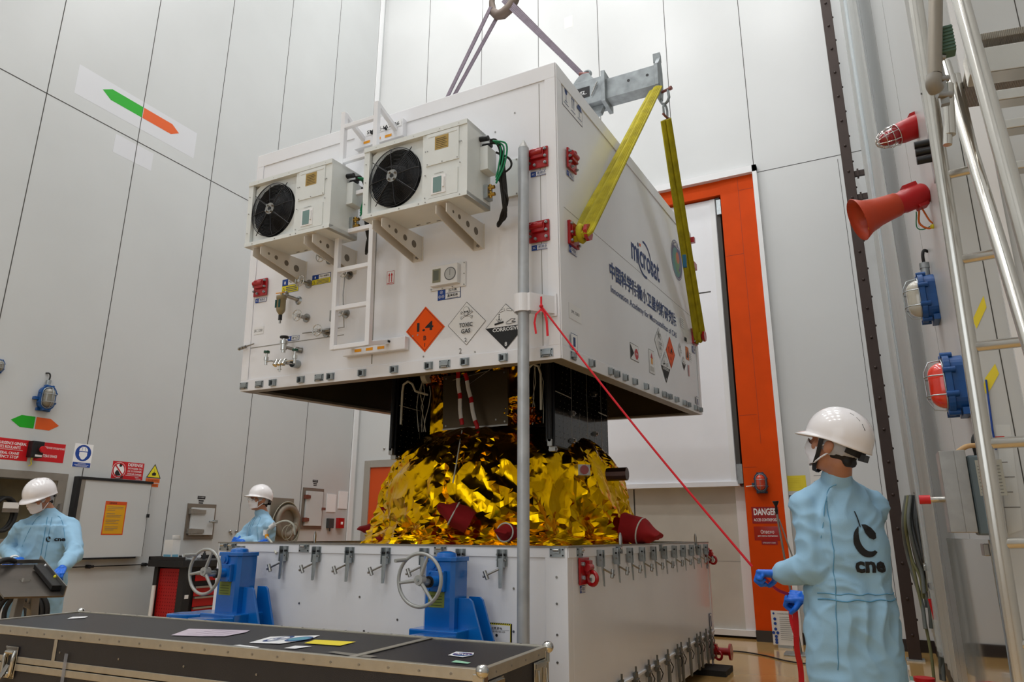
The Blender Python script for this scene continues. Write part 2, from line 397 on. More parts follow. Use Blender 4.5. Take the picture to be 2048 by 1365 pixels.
# strip curtain hanging in front of the right wall
def curt():
    t = thing('strip_curtain', 'tall translucent grey plastic strip curtain beside the brown column', 'curtain', (.36, 8.6, 0))
    P = mat('pvc_strip', S(216, 228, 232), .25, alpha=.3, var=.05); P2 = mat('pvc_milky', S(206, 208, 204), .4, alpha=.42)
    x = 0
    for i in range(9):
        y0 = -i*.36; pts = []
        b = MB(P if i in (4, 5) else P2); n = 14; vs = []
        for k in range(n+1):
            u = k/n; yy = y0-u*.38; xx = .012*sin(u*pi*2+i)+.008*sin(u*9+i*2)-.004*i
            for z in (.35, 3, 6, 9.8): vs.append((xx+.01*sin(z+i+u*3), yy, z))
        b.add(vs, [(k*4+j, (k+1)*4+j, (k+1)*4+j+1, k*4+j+1) for k in range(n) for j in range(3)], True)
        o = b.build('curtain_strip', t); sm = o.modifiers.new('s', 'SOLIDIFY'); sm.thickness = .003
    b = MB(ALU); b.box(-.03, -3.3, 9.78, .03, .05, 9.84); b.build('curtain_rail', t)
curt()
# ================================================================== LIFTED CONTAINER LID
lid = thing('shipping_container', 'white upper half of the container hanging in slings above the gold satellite', 'container', M=LIDM)
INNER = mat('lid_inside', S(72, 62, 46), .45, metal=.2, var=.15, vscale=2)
b = MB(WHITE); T = .07
b.box(-LW, 0, .02, 0, T, LH); b.box(-LW, LD-T, .02, 0, LD, LH); b.box(-LW, T, .02, -LW+T, LD-T, LH); b.box(-T, T, .02, 0, LD-T, LH)
b.box(-LW+T, T, LH-.07, -T, LD-T, LH)
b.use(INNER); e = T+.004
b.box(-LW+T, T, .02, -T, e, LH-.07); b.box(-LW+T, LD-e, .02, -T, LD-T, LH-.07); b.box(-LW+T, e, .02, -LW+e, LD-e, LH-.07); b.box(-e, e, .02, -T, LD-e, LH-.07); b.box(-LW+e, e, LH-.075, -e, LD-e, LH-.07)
b.use(ALUD); b.box(-LW, 0, 0, 0, T+.02, .02); b.box(-LW, LD-T-.02, 0, 0, LD, .02); b.box(-LW, T+.02, 0, -LW+T+.02, LD-T-.02, .02); b.box(-T-.02, T+.02, 0, 0, LD-T-.02, .02)
b.build('shell', lid)
# raised edge frame: front, right side and lid rim
b = MB(WHITE); h = .008
for (fr, W0, W1) in ((FS((0, 0, 0)), -LW, 0), (FR((0, 0, 0)), 0, LD)):
    b.fr(fr); ww = .075
    b.box(W0, LH-.105, 0, W1, LH, h); b.box(W0, 0, 0, W1, .085, h)
    b.box(W0, .085, 0, W0+ww, LH-.105, h); b.box(W1-ww, .085, 0, W1, LH-.105, h)
b.fr(Matrix.Identity(4)); b.box(-LW, 0, LH, 0, .07, LH+.008); b.box(-.07, .07, LH, 0, LD, LH+.008)
b.build('edge_frame', lid, bevel=.002)
b = MB(SEAML); b.fr(FS((0, 0, 0))); b.box(-1.44, .1, 0, -1.432, 1.7, .002); b.box(-LW+.075, .335, 0, -1.7, .341, .002); b.box(-.12, .09, 0, -.116, 1.86, .002)
b.fr(FR((0, 0, 0))); b.box(.06, 1.0, 0, LD-.1, 1.003, .001)
b.build('panel_seam', lid)

# --- air conditioners
def aircon(x0, first):
    # local frame: x right, y up, z out of the lid, origin at bottom-left of the casing back
    o = bpy.data.objects.new('air_conditioner', None); COL.objects.link(o); o.parent = lid
    o.matrix_local = FS((x0, 0, .957)); o['label'] = 'cream air conditioner left of the ladder' if first else 'cream air conditioner right of the ladder'
    if not first:
        for k in kids(AC1): dup(k, o)
        return o
    W, H, Z0, Z1 = .80, .495, .17, .45
    b = MB(CREAM)
    b.box(.02, .02, Z0, W-.02, H-.02, Z1-.12); b.box(.02, .02, Z1-.12, .045, H-.02, Z1-.02)
    b.box(0, H-.028, Z0-.01, W, H+.004, Z1+.006); b.box(0, 0, Z0, W, .028, Z1+.004)
    b.box(0, 0, Z1-.03, .045, H, Z1); b.box(W-.035, 0, Z0, W, H, Z1)
    b.box(.47, .02, Z1-.03, W-.03, H-.02, Z1-.002)
    b.box(.47, .02, Z1-.12, W-.02, H-.02, Z1-.03)
    hx0, hx1, hy0, hy1 = .045, .47, .028, H-.028; N = 40; vs = []; qx, qy, qr = .247, .243, .197
    for k in range(N):
        a = 2*pi*k/N; c_, s_ = cos(a), sin(a); vs.append((qx+qr*c_, qy+qr*s_, Z1-.03))
        tt = min((hx1-qx)/c_ if c_ > 1e-6 else (hx0-qx)/c_ if c_ < -1e-6 else 9, (hy1-qy)/s_ if s_ > 1e-6 else (hy0-qy)/s_ if s_ < -1e-6 else 9); vs.append((qx+tt*c_, qy+tt*s_, Z1-.03))
    b.add(vs, [(2*k, 2*k+1, (2*k+3) % (2*N), (2*k+2) % (2*N)) for k in range(N)])
    b.fr(frame((0, 0, 0), (1, 0, 0), (0, 1, 0)))
    b.use(SEAM)
    for q in (.5, .58, .66, .73): b.box(q-.25, .0, Z0+.02, q-.22, -.001, Z0+.028)
    b.build('casing', o, bevel=.003)
    b = MB(CREAM); b.box(.52, .03, Z1-.002, .735, .195, Z1+.004); b.build('window_panel', o)
    b = MB(CREAM); b.box(.50, .25, Z1-.002, .74, .465, Z1+.004); b.box(.515, .44, Z1+.003, .725, .448, Z1+.006); b.build('service_panel', o)
    b = MB(STEEL)
    b.fr(frame((0, 0, Z1+.003), (1, 0, 0), (0, 1, 0)))
    b.bolts([(.51, .26), (.62, .258), (.73, .26), (.495, .35), (.51, .35), (.745, .36), (.757, .36), (.495, .19), (.75, .22), (.495, .04), (.02, .1), (.02, .25), (.02, .38), (.1, .483), (.25, .483), (.4, .483), (.6, .483), (.74, .483), (.08, .012), (.3, .012), (.45, .012), (.5, .012), (.75, .012)], .0045, .003)
    b.build('casing_screws', o)
    b = MB(GOLDP); b.fr(frame((0, 0, Z1+.004), (1, 0, 0), (0, 1, 0))); b.slab(.565, .345, .665, .435)
    b.use(INK)
    for k in range(6): b.rect(.575, .355+k*.012, .655-.01*(k % 2), .358+k*.012)
    b.build('nameplate', o)
    b = MB(LWHT); b.fr(frame((0, 0, Z1+.004), (1, 0, 0), (0, 1, 0))); b.box(.545, .05, 0, .65, .17, .004)
    b.use(mat('window_glass', S(120, 148, 146), .1)).box(.56, .06, .004, .62, .16, .006); b.use(INK).rect(.58, .11, .598, .125); b.use(LWHT).box(.63, .085, .004, .642, .15, .012)
    b.text('CONTROL', .6, .185, .008, INKG, .07)
    b.build('control_window', o)
    # fan with guard
    cx, cy, R = .247, .243, .193
    b = MB(mat('fan_dark', S(20, 20, 21), .5)); b.lathe([(R+.004, -.058), (R+.004, .032)], (cx, cy, Z1-.06), (cx, cy, Z1+.94), 36); b.cyl((cx, cy, Z1-.118), (cx, cy, Z1-.115), R+.01, n=36)
    b.use(BLACK)
    for k in range(5):
        a = k*2*pi/5; n = 6; vs = []
        for i in range(n+1):
            r = .04+i*(R-.055)/n; tw = .5-.3*i/n
            for s_ in (-1, 1):
                aa = a + s_*(.30+.05*i) + .12*i; vs.append((cx+r*cos(aa), cy+r*sin(aa), Z1-.065+s_*.018))
        b.add(vs, [(2*i, 2*i+1, 2*i+3, 2*i+2) for i in range(n)], True)
    b.cyl((cx, cy, Z1-.1), (cx, cy, Z1-.03), .055, n=20)
    b.build('fan', o)
    b = MB(BLACKM); z = Z1+.012
    for k in range(17):
        r = .045+k*(R-.041)/16; b.torus(Matrix.Translation((cx, cy, z-.012*(r/R)**4)), r, .0021, 40, 4)
    b.torus(Matrix.Translation((cx, cy, Z1-.002)), R+.005, .003, 40, 6)
    for k in range(8):
        a = k*pi/4+.12; c_, s_ = cos(a), sin(a)
        b.tube([(cx+.035*c_, cy+.035*s_, z+.003), (cx+.16*c_, cy+.16*s_, z+.001), (cx+(R+.004)*c_, cy+(R+.004)*s_, Z1)], .003, 5)
        if k % 2: 
            b.tube([(cx+.035*c_+.008*s_, cy+.035*s_-.008*c_, z+.003), (cx+(R+.03)*c_, cy+(R+.03)*s_, Z1)], .003, 5)
    b.build('fan_guard', o)
    b = MB(STEEL); b.fr(Matrix.Translation((cx, cy, z+.002))); b.cyl((0, 0, 0), (0, 0, .006), .042, n=24)
    for k in range(4): b.cyl((.03*cos(k*pi/2+.6), .03*sin(k*pi/2+.6), .006), (.03*cos(k*pi/2+.6), .03*sin(k*pi/2+.6), .018), .008, n=8)
    b.use(BLACK).cyl((0, 0, .006), (0, 0, .009), .014, n=12); b.build('fan_hub', o)
    # right-hand side: junction box, plugs, valves, cables
    b = MB(CREAM); b.box(W, .22, .19, W+.055, .38, .30); b.use(ZINC); b.box(W, .05, .19, W+.03, .14, .26); b.use(BRASS)
    for (yy, zz) in ((.12, .24), (.075, .235)): b.cyl((W+.02, yy, zz), (W+.07, yy, zz), .012, n=8); b.cyl((W+.04, yy-.02, zz), (W+.04, yy+.02, zz), .009, n=8)
    b.use(BLACK)
    for (yy, zz) in ((.43, .30), (.40, .26)): b.cyl((W, yy, zz), (W+.06, yy-.005, zz), .017, n=10)
    b.build('connector_box', o, bevel=.002)
    b = MB(RUB); rnd = random.Random(3)
    for k in range(6):
        j = lambda s=.014: rnd.uniform(-s, s)
        xx = W+.06
        b.tube(cr([(xx, .42-.02*(k % 2), .28), (xx+.04, .40+j(), .25+j()), (xx+.055+j(), .30+j(), .22+j()), (xx+.05+j(), .18+j(), .2+j()), (xx+.05+j(), .05+j(), .18+j()), (xx+.02+j(), -.03+j(.02), .14), (xx-.05, -.06+j(), .08), (xx-.09, -.03, .02)], 4), .009, 6)
    b.tube(cr([(W+.08, .35, .24), (W+.15, .31, .2), (W+.165, .25, .2), (W+.1, .21, .2)]), .007, 6); b.tube(cr([(W+.07, .2, .2), (W+.12, .1, .2), (W+.13, .04, .18), (W+.08, .08, .15)]), .007, 6)
    b.use(GRNW)
    for k in range(3): b.tube(cr([(W+.08, .41, .26+.01*k), (W+.12+.02*k, .36+.01*k, .25), (W+.10+.02*k, .25, .24), (W+.08, .18-.02*k, .24)]), .006, 5)
    b.build('cable_bundle', o)
    # two folded support brackets with holes
    for xb in (.085, .575):
        b = MB(BRK)
        for q in (0, .075):
            N = 20; outer = [(.0, -.175), (.0, .0), (.40, .0), (.445, -.02), (.445, -.075), (.41, -.085)]
            M = frame((xb+q, 0, 0), (0, 0, 1), (0, 1, 0)); b.fr(M); b.prism(outer, -.0025, .0025)
        b.fr(Matrix.Identity(4)); b.box(xb, -.003, 0, xb+.075, 0, .44); b.box(xb, -.175, 0, xb+.085, 0, .005)
        br = b.build('support_bracket', o)
        for q in (-.0028, .0778):
            for (zz, r) in ((.10, .026), (.2, .021), (.3, .016), (.37, .010)):
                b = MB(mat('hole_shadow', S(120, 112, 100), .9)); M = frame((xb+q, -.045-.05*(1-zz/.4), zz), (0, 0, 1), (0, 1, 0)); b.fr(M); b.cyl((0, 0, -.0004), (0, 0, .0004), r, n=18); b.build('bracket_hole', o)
        for yy in (-.03, -.15): b = MB(STEEL); b.cyl((xb+.04, yy, .005), (xb+.04, yy, .02), .010, n=6, smooth=False); b.build('bracket_bolt', o)
    return o
AC1 = aircon(-2.268, True); aircon(-1.19, False)

# --- ladder with its two stand-off plates
b = MB(WHITE); yy = -.25; w_ = .036
for x in (-1.565, -1.265):
    b.box(x-w_/2, yy-.018, .165, x+w_/2, yy+.018, 1.93); b.bar([(x, yy, 1.915), (x+.012, -.02, 1.80)], .034, .03); b.bar([(x, yy, .18), (x, -.02, .235)], .034, .03)
for k in range(7): b.box(-1.565, yy-.016, .18+.272*k-.015, -1.265, yy+.016, .18+.272*k+.015)
b.build('ladder', lid, bevel=.003)
for (nm, x0, x1, z0, z1, top) in (('ladder_plate', -1.64, -1.19, 1.75, 1.885, 1), ('ladder_plate', -1.66, -1.12, .165, .255, 0)):
    b = MB(WHITE); b.box(x0, -.05, z0, x1, 0, z1)
    b.fr(FS((0, -.05, 0))); b.use(BLACK)
    for x in (-1.565, -1.47, -1.34, -1.25): b.cyl((x, (z0+z1)/2+.02, 0), (x, (z0+z1)/2+.02, .02), .009, n=8)
    b.use(TOR)
    for k, x in enumerate((-1.52, -1.42, -1.32)): b.rect(x-.03, z0+.02, x+.03, z0+.04)
    if top:
        b.use(LWHT); b.rect(-1.53, z0+.08, -1.2, z0+.13); b.text('SMILE-IAT-06', -1.37, z0+.106, .03, INK, .3, bold=.02)
    b.build(nm, lid, bevel=.006)

# --- red lifting lugs
def lug(M, nm='lifting_lug', parent=lid, sz=1.0):
    o = bpy.data.objects.new(nm, None)
    b = MB(RED); b.box(-.07, -.07, 0, .07, .07, .014); b.box(-.045, -.01, .014, .045, .05, .035)
    b.use(RED); b.fr(frame((0, 0, 0), (1, 0, 0), (0, .6, .8))); b.torus(Matrix.Translation((-.02, .028, -.01)), .03, .013, 20, 8)
    b.fr(Matrix.Identity(4)); b.cyl((-.055, .03, .03), (.04, .03, .03), .02, n=12)
    o = b.build(nm, parent, bevel=.003); o.matrix_local = M @ Matrix.Scale(sz, 4)
    b = MB(ZINC); b.cyl((0, 0, 0), (0, 0, .014), .010, n=6, smooth=False); b.cyl((0, 0, .014), (0, 0, .02), .005, n=6); bo = b.build('lug_bolt', o); bo.location = (.054, .05, .014)
    for (x, y) in ((.054, 0), (.054, -.045), (-.02, -.05), (-.058, -.03), (-.06, .01), (-.058, .045)): dup(bo, o, loc=(x, y, .014))
    return o
def tiny_label(M, w=.12, h=.035, parent=lid, t='紧固点'):
    b = MB(LWHT); b.slab(-w/2, -h/2, w/2, h/2); b.rect(-w/2, -h/2, w/2, h/2, LBLUE); b.rect(-w*.18, -h*.42, w*.47, h*.42, LWHT)
    b.text(t, w*.14, h*.08, h*.5, NAVY, w*.5, bold=.02); b.line([(-w*.12, -h*.3), (w*.4, -h*.3)], h*.06, NAVY); b.text('3C', -w*.34, 0, h*.4, LWHT)
    o = b.build('lug_label', parent); o.matrix_local = M; return o
for (x, z) in ((-2.565, .815), (-.125, 1.322), (-.125, .822)):
    lug(FS((x, -.008, z))); tiny_label(FS((x, -.004, z-.1)))
lug(FR((.008, .205, 1.365))); tiny_label(FR((.004, .2, 1.262)))
for yy in (.35, 1.75, 3.2): lug(frame((-.13, yy, LH+.008), (0, 1, 0), (-1, 0, 0)))
lug(frame((-.3, .1, LH+.008), (1, 0, 0), (0, 1, 0))); lug(frame((-2.0, .1, LH+.008), (1, 0, 0), (0, 1, 0)))
b = MB(RED); b.box(0, 3.47, 1.86, .05, 3.52, 1.92); b.box(0, 3.4, 1.55, .05, 3.52, 1.62); b.build('corner_clip', lid)
# trunnions that carry the yellow slings
def trunnion(y, z):
    b = MB(RED); M = FR((0, y, z)); b.fr(M); b.box(-.075, -.08, 0, .075, .08, .02); b.box(-.06, -.02, .02, .06, .05, .03)
    b.cyl((.0, 0, .02), (.0, 0, .10), .034, n=20); b.cyl((0, 0, .10), (0, 0, .122), .058, n=8, smooth=False)
    o = b.build('trunnion', lid, bevel=.003)
    b = MB(ZINC); b.cyl((0, 0, 0), (0, 0, .014), .010, n=6, smooth=False); bo = b.build('trunnion_bolt', o); bo.matrix_local = M @ Matrix.Translation((-.06, .06, .02))
    for (x, q) in ((-.06, 0), (-.06, -.055), (.06, -.06), (.06, .06)): dup(bo, o, M @ Matrix.Translation((x, q, .02)))
trunnion(.215, .85); trunnion(3.37, .79)
tiny_label(FR((.004, .21, .742)), .13, .05); tiny_label(FR((.004, 3.33, .65)), .13, .07)

# --- catches along the bottom edge
def catch(M, wide):
    b = MB(ZINC); w_ = .085 if wide else .06; b.box(-w_/2, -.026, 0, w_/2, .026, .005)
    if wide:
        b.box(-.03, -.012, .005, .03, .014, .016); b.use(BLACK).bolts([(-.034, .018), (.034, .018), (-.034, -.018), (.034, -.018)], .004, .003, z=.005)
        b.use(STEEL).cyl((-.02, -.02, .012), (.02, -.02, .012), .006, n=8)
    else:
        b.box(-.024, -.024, .005, -.016, .02, .03); b.box(.016, -.024, .005, .024, .02, .03); b.box(-.024, -.026, .005, .024, -.02, .022); b.use(BLACK).box(-.014, -.014, .0055, -.002, .014, .007)
    o = b.build('catch_plate', lid, bevel=.001); o.matrix_local = M; return o
CW = catch(FS((-2.675, -.008, .042)), True); CN = catch(FS((-2.36, -.008, .042)), False)
for i, x in enumerate((-2.51, -2.076, -1.906, -1.792, -1.505, -1.228, -.946, -.824, -.667, -.386, -.09)):
    dup(CW if x in (-2.51, -1.906, -.824, -.09) else CN, lid, FS((x, -.008, .042)))
for y in (.16, .442, .80, .852+.07, 1.1, 1.32, 1.6, 1.87, 2.1, 2.18, 2.28, 2.5, 2.77, 2.85, 2.93, 3.2, 3.4, 3.3):
    dup(CW if y in (.16, .922, 2.18, 2.85, 3.3) else CN, lid, FR((.008, y, .042)))
# the clamp for the guide pole
b = MB(WHITE); pc = LIDI @ V3((-1.70, 3.6, 0)); px_, py_ = pc.x, pc.y; b2 = None
zc = lidl(1040, 610, 1, -.12).z
R_ = .052; prof = []
M = Matrix.Translation((0, 0, zc-.055)); b.fr(M)
pole_l = LIDI @ onY(1046, 610, 3.60); ax, ay = pole_l.x, pole_l.y
vs = [];
for i in range(25):
    a = radians(-70) - i*radians(285)/24
    vs.append((ax+R_*cos(a), ay+R_*sin(a)))
pts = [(-.03, -.014)] + [(ax+.09, ay+.02), (ax+.06, ay-.03)] + [(ax+R_*cos(radians(-30-k*12)), ay+R_*sin(radians(-30-k*12))) for k in range(24)] + [(ax-.0+.052, -.014)]
b.bar([(p[0], p[1], .055) for p in pts], .007, .11, up=(0, 0, 1))
b.fr(FS((-.055, -.012, zc))); b.box(-.05, -.07, 0, .04, .07, .006); b.use(STEEL).bolts([(.01, .03), (.01, -.03)], .008, .01, z=.006)
b.use(GALV).cyl((-.06, 0, .0), (-.06, 0, .09), .016, n=12); b.build('pole_clamp', lid, bevel=.001)

# --- gauges, valves and fittings on the front face
b = MB(WHITE2); b.fr(FS((-.81, -.0, .635))); b.box(-.14, -.085, 0, .14, .085, .012); b.box(-.115, -.065, .012, .10, .07, .05)
b.fr(FS((-.81, -.05, .635))); b.use(OLIVE).rect(-.095, -.045, -.03, .05, mat('sight_glass', S(140, 138, 112), .1)); b.rect(-.088, -.03, -.045, .04, mat('sight_in', S(100, 104, 88), .3)); b.ring(.045, .002, .045, .045, .006, mat('gauge_ring', S(90, 90, 92), .3)); b.ell(.045, .002, .039, .039, mat('gauge_face', S(190, 192, 192), .2)); b.line([(.045, -.01), (.045, .035)], .003, INK); b.text('0  1', .045, -.02, .006, INK)
b.fr(FS((-.81, -.012, .635))); b.use(STEEL).bolts([(-.13, .075), (0, .078), (.13, .075), (.13, 0), (.13, -.075), (.04, -.078), (-.04, -.078), (-.13, -.075)], .005, .004)
b.build('gauge_box', lid, bevel=.003)
def handwheel(x, z, r=.042, d=.10, up=0):
    b = MB(STEEL); b.fr(FS((x, 0, z))); b.cyl((0, 0, 0), (0, 0, d-.01), .014, n=10); b.cyl((0, 0, .0), (0, 0, .008), .034, n=16)
    b.use(CHROME); M = Matrix.Translation((0, 0, d)); b.torus(M, r, .0035, 24, 6); b.cyl((0, 0, d-.012), (0, 0, d+.012), .012, n=12)
    for k in range(5): a = k*2*pi/5+.3; b.cyl((0, 0, d), (r*cos(a), r*sin(a), d), .0028, n=5)
    return b.build('valve_handwheel', lid)
P = lambda px, py, d=.05: lidl(px, py, 1, -d)
for (px, py) in ((641, 513), (599, 562), (594, 631), (634, 661)):
    q = P(px, py, .1); handwheel(q.x, q.z)
for (px, py) in ((690, 547), (683, 625)):
    q = P(px, py, .05); handwheel(q.x, q.z, .034, .07)
b = MB(STEEL)
b.tube([P(605, 667, .03), P(640, 663, .03), P(688, 655, .03), P(686, 590, .03), P(690, 550, .03)], .0045, 6)
b.cyl(P(645, 662, .03), P(660, 660, .03), .014, n=8); b.box(-1.80, -.05, .44, -1.77, -.02, .52)
b.build('sensing_pipe', lid)
# sight bowl filter
b = MB(mat('filter_body', S(150, 138, 106), .35)); q = P(562, 612, .1); M = Matrix.Translation((q.x, -.1, q.z)); b.fr(M)
b.lathe([(0, -.075), (.012, -.07), (.03, -.045), (.034, -.03), (.034, .05), (.038, .052), (.038, .075), (.02, .08), (0, .08)], (0, 0, 0), (0, 0, 1), 20)
b.use(mat('filter_glass', S(16, 80, 76), .2)); b.box(-.036, -.012, -.02, -.028, .012, .04); b.box(.008, -.036, -.02, .022, -.03, .04); b.box(-.026, -.036, -.02, -.012, -.028, .04)
b.use(BLACK).cyl((0, 0, -.11), (0, 0, -.072), .014, n=10); b.use(STEEL).cyl((0, 0, -.135), (0, 0, -.11), .008, n=8)
b.cyl((0, 0, .09), (.07, .095, .06), .014, n=10); b.ball((.02, .02, .09), .024, n=10, m=8); b.use(TOR).cyl((-.06, 0, .105), (.03, 0, .10), .004, n=6); b.use(BRASS).cyl((0, 0, .08), (0, 0, .1), .01, n=8)
b.fr(FS((q.x+.075, 0, q.z+.055))); b.use(CLEAR); b.use(ZINC).lathe([(.02, .01), (.034, .0)], (0, 0, 0), (0, 0, 1), 18)
b.build('filter_bowl', lid)
# exhaust port and twin valve manifold
b = MB(BLACK); q = P(568, 686, .1); b.fr(Matrix.Translation(q)); b.lathe([(0, .05), (.03, .05), (.034, .042), (.03, .034), (0, .034)], (0, 0, 0), (0, 0, 1), 14)
b.use(CHROME); b.cyl((0, 0, .0), (0, 0, .034), .012, n=10); b.cyl((0, 0, -.01), (0, 0, .015), .03, n=16); b.cyl((0, 0, -.055), (0, 0, -.01), .022, n=16); b.cyl((0, 0, -.075), (0, 0, -.05), .014, n=12)
b.use(STEEL).cyl((0, 0, -.03), (.05, .07, -.045), .012, n=8); b.cyl((.05, .07, -.045), (.085, .1, -.05), .022, n=10); b.build('exhaust_valve', lid)
b = MB(CHROME); a_ = P(533, 712, .12); c_ = P(590, 708, .12)
for e_ in (a_, c_):
    b.fr(Matrix.Translation(e_)); b.use(mat('green_knob', S(24, 72, 52), .4)).cyl((0, 0, .02), (0, 0, .035), .022, n=14); b.use(CHROME); b.cyl((0, 0, .035), (0, 0, .04), .018, n=12)
    b.cyl((0, 0, -.02), (0, 0, .02), .008, n=8); b.cyl((0, 0, -.035), (0, 0, -.01), .018, n=6); b.cyl((0, 0, -.07), (0, 0, -.035), .010, n=8)
b.fr(Matrix.Identity(4)); lo = V3((0, 0, -.045))
b.tube([a_+lo, a_+lo+V3((.05, 0, 0)), (a_+c_)/2+lo*1.3, c_+lo+V3((-.05, 0, 0)), c_+lo], .007, 8)
mid = (a_+c_)/2+lo*1.3
for dx in (-.04, 0, .04): b.cyl(mid+V3((dx, -.012, -.02)), mid+V3((dx, .012, .02)), .018, n=6)
b.cyl(mid, mid+V3((0, .0, -.07)), .006, n=6); b.cyl(mid+V3((-.02, 0, -.05)), mid+V3((.02, 0, -.05)), .004, n=6); b.cyl(mid, mid+V3((.06, .11, .0)), .012, n=10)
b.use(ZINC); b.lathe([(.03, .0), (.03, .06)], V3((mid.x+.06, -.06, mid.z)), V3((mid.x+.06, 0, mid.z)), 18)
b.build('valve_manifold', lid)
b = MB(STEEL); b.cyl((-LW-.03, -.03, .335), (-LW+.14, -.03, .36), .006, n=8)
for k in range(3): b.cyl((-LW-.02+.03*k, -.03, .336+.004*k), (-LW-.005+.03*k, -.03, .338+.004*k), .013, n=8)
b.build('side_fitting', lid)
b = MB(CREAM); b.fr(FS((-.42, 0, 1.24))); b.box(.04, -.14, 0, .15, .12, .02); b.use(SEAML).rect(.06, -.09, .13, .08); b.use(STEEL).bolts([(.05, .11), (.14, .11), (.05, -.13), (.14, -.13)], .006, .003, z=.02); b.build('cable_gland_plate', lid, bevel=.004)
b = MB(STEEL); b.fr(FS((0, 0, 0)))
for x, z in ((-1.09, .26), (-1.05, .262), (-.45, 1.6), (-.3, 1.7), (-.3, 1.2), (-.28, .55), (-1.3, .17), (-1.9, 1.0), (-2.2, .2), (-1.0, .11), (-.6, .1)): b.cyl((x, z, 0), (x, z, .003), .006, n=8)
b.build('rivets', lid)

# --- printed placards
def diamond(b, cx, cy, r, m, edge=INK, off=0):
    b.poly([(cx, cy-r), (cx+r, cy), (cx, cy+r), (cx-r, cy)], m); r2 = r*(1-off)
    if edge:
        p = [(cx, cy-r2), (cx+r2, cy), (cx, cy+r2), (cx-r2, cy), (cx, cy-r2)]; b.line(p, r*.018, edge)
def pl_14(b, cx, cy, r):
    diamond(b, cx, cy, r, LORG, INK, .08); b.text('1.4', cx, cy+r*.12, r*.40, INK, r*.84, bold=.03); b.text('B', cx, cy-r*.38, r*.20, INK, bold=.02); b.text('1', cx, cy-r*.68, r*.16, INK, bold=.02)
def skull(b, cx, cy, s):
    for sg in (-1, 1):
        b.line([(cx-sg*s*.9, cy-s*.75), (cx+sg*s*.9, cy-s*.05)], s*.26, INK); b.line([(cx-sg*s*.9, cy-s*.75), (cx+sg*s*.9, cy-s*.05)], s*.17, LWHT)
    for (qx, qy) in ((-.95, -.68), (-.88, -.86), (.95, -.68), (.88, -.86), (-.95, -.02), (-.85, .12), (.95, -.02), (.85, .12)): b.ell(cx+qx*s, cy+qy*s, s*.13, s*.13, INK, 12); b.ell(cx+qx*s, cy+qy*s, s*.09, s*.09, LWHT, 12)
    b.ell(cx, cy+s*.25, s*.52, s*.62, INK); b.ell(cx, cy+s*.25, s*.48, s*.58, LWHT); b.rect(cx-s*.28, cy-s*.55, cx+s*.28, cy-s*.1, INK); b.rect(cx-s*.24, cy-s*.51, cx+s*.24, cy-s*.05, LWHT)
    b.ell(cx-s*.2, cy+s*.08, s*.13, s*.15, INK, 14); b.ell(cx+s*.2, cy+s*.08, s*.13, s*.15, INK, 14); b.poly([(cx-s*.07, cy-s*.2), (cx+s*.07, cy-s*.2), (cx, cy-s*.04)], INK)
    for k in range(-2, 3): b.line([(cx+k*s*.09, cy-s*.5), (cx+k*s*.09, cy-s*.3)], s*.02, INK)
def pl_tox(b, cx, cy, r, n2=True):
    diamond(b, cx, cy, r, LWHT, INK, .02); skull(b, cx, cy+r*.5, r*.30); b.text('TOXIC', cx, cy-r*.08, r*.2, INK, r*.7, bold=.02); b.text('GAS', cx, cy-r*.36, r*.2, INK, r*.48, bold=.02); b.text('2', cx, cy-r*.76, r*.17, INK, bold=.01)
def pl_cor(b, cx, cy, r):
    diamond(b, cx, cy, r, LWHT, None); b.poly([(cx-r, cy), (cx, cy-r), (cx+r, cy)], INK); diamond_e = [(cx, cy-r), (cx+r, cy), (cx, cy+r), (cx-r, cy), (cx, cy-r)]; b.line(diamond_e, r*.018, INK)
    b.text('CORROSIVE', cx, cy-r*.12, r*.17, LWHT, r*1.3, bold=.02); b.text('8', cx, cy-r*.78, r*.18, LWHT, bold=.01)
    for sg in (-1, 1): b.line([(cx+sg*r*.3, cy+r*.68), (cx+sg*r*.05, cy+r*.75)], r*.10, INK); b.line([(cx+sg*r*.29, cy+r*.685), (cx+sg*r*.06, cy+r*.745)], r*.07, LWHT)
    b.line([(cx-r*.55, cy+r*.13), (cx-r*.1, cy+r*.20)], r*.08, INK)
    for k in range(3): b.ell(cx-r*.32, cy+r*(.55-.1*k), r*.025, r*.04, INK, 8)
    for k in range(4): b.line([(cx-r*.35+k*r*.03, cy+r*.2), (cx-r*.46+k*r*.09, cy+r*.36)], r*.015, INK)
    b.line([(cx+r*.02, cy+r*.15), (cx+r*.3, cy+r*.3), (cx+r*.48, cy+r*.27), (cx+r*.3, cy+r*.17), (cx+r*.5, cy+r*.14), (cx+r*.2, cy+r*.08), (cx+r*.02, cy+r*.1)], r*.022, INK)
def placard(fn, F, r, nm):
    b = MB(LWHT); b.fr(F); b.lay = 0; fn(b, 0, 0, r); return b.build(nm, lid)
f_ = lambda x, z: FS((x, -.001, z))
placard(pl_14, f_(-.99, .295), .158, 'explosive_placard'); placard(pl_tox, f_(-.664, .296), .146, 'toxic_placard'); placard(pl_cor, f_(-.374, .242), .146, 'corrosive_placard')
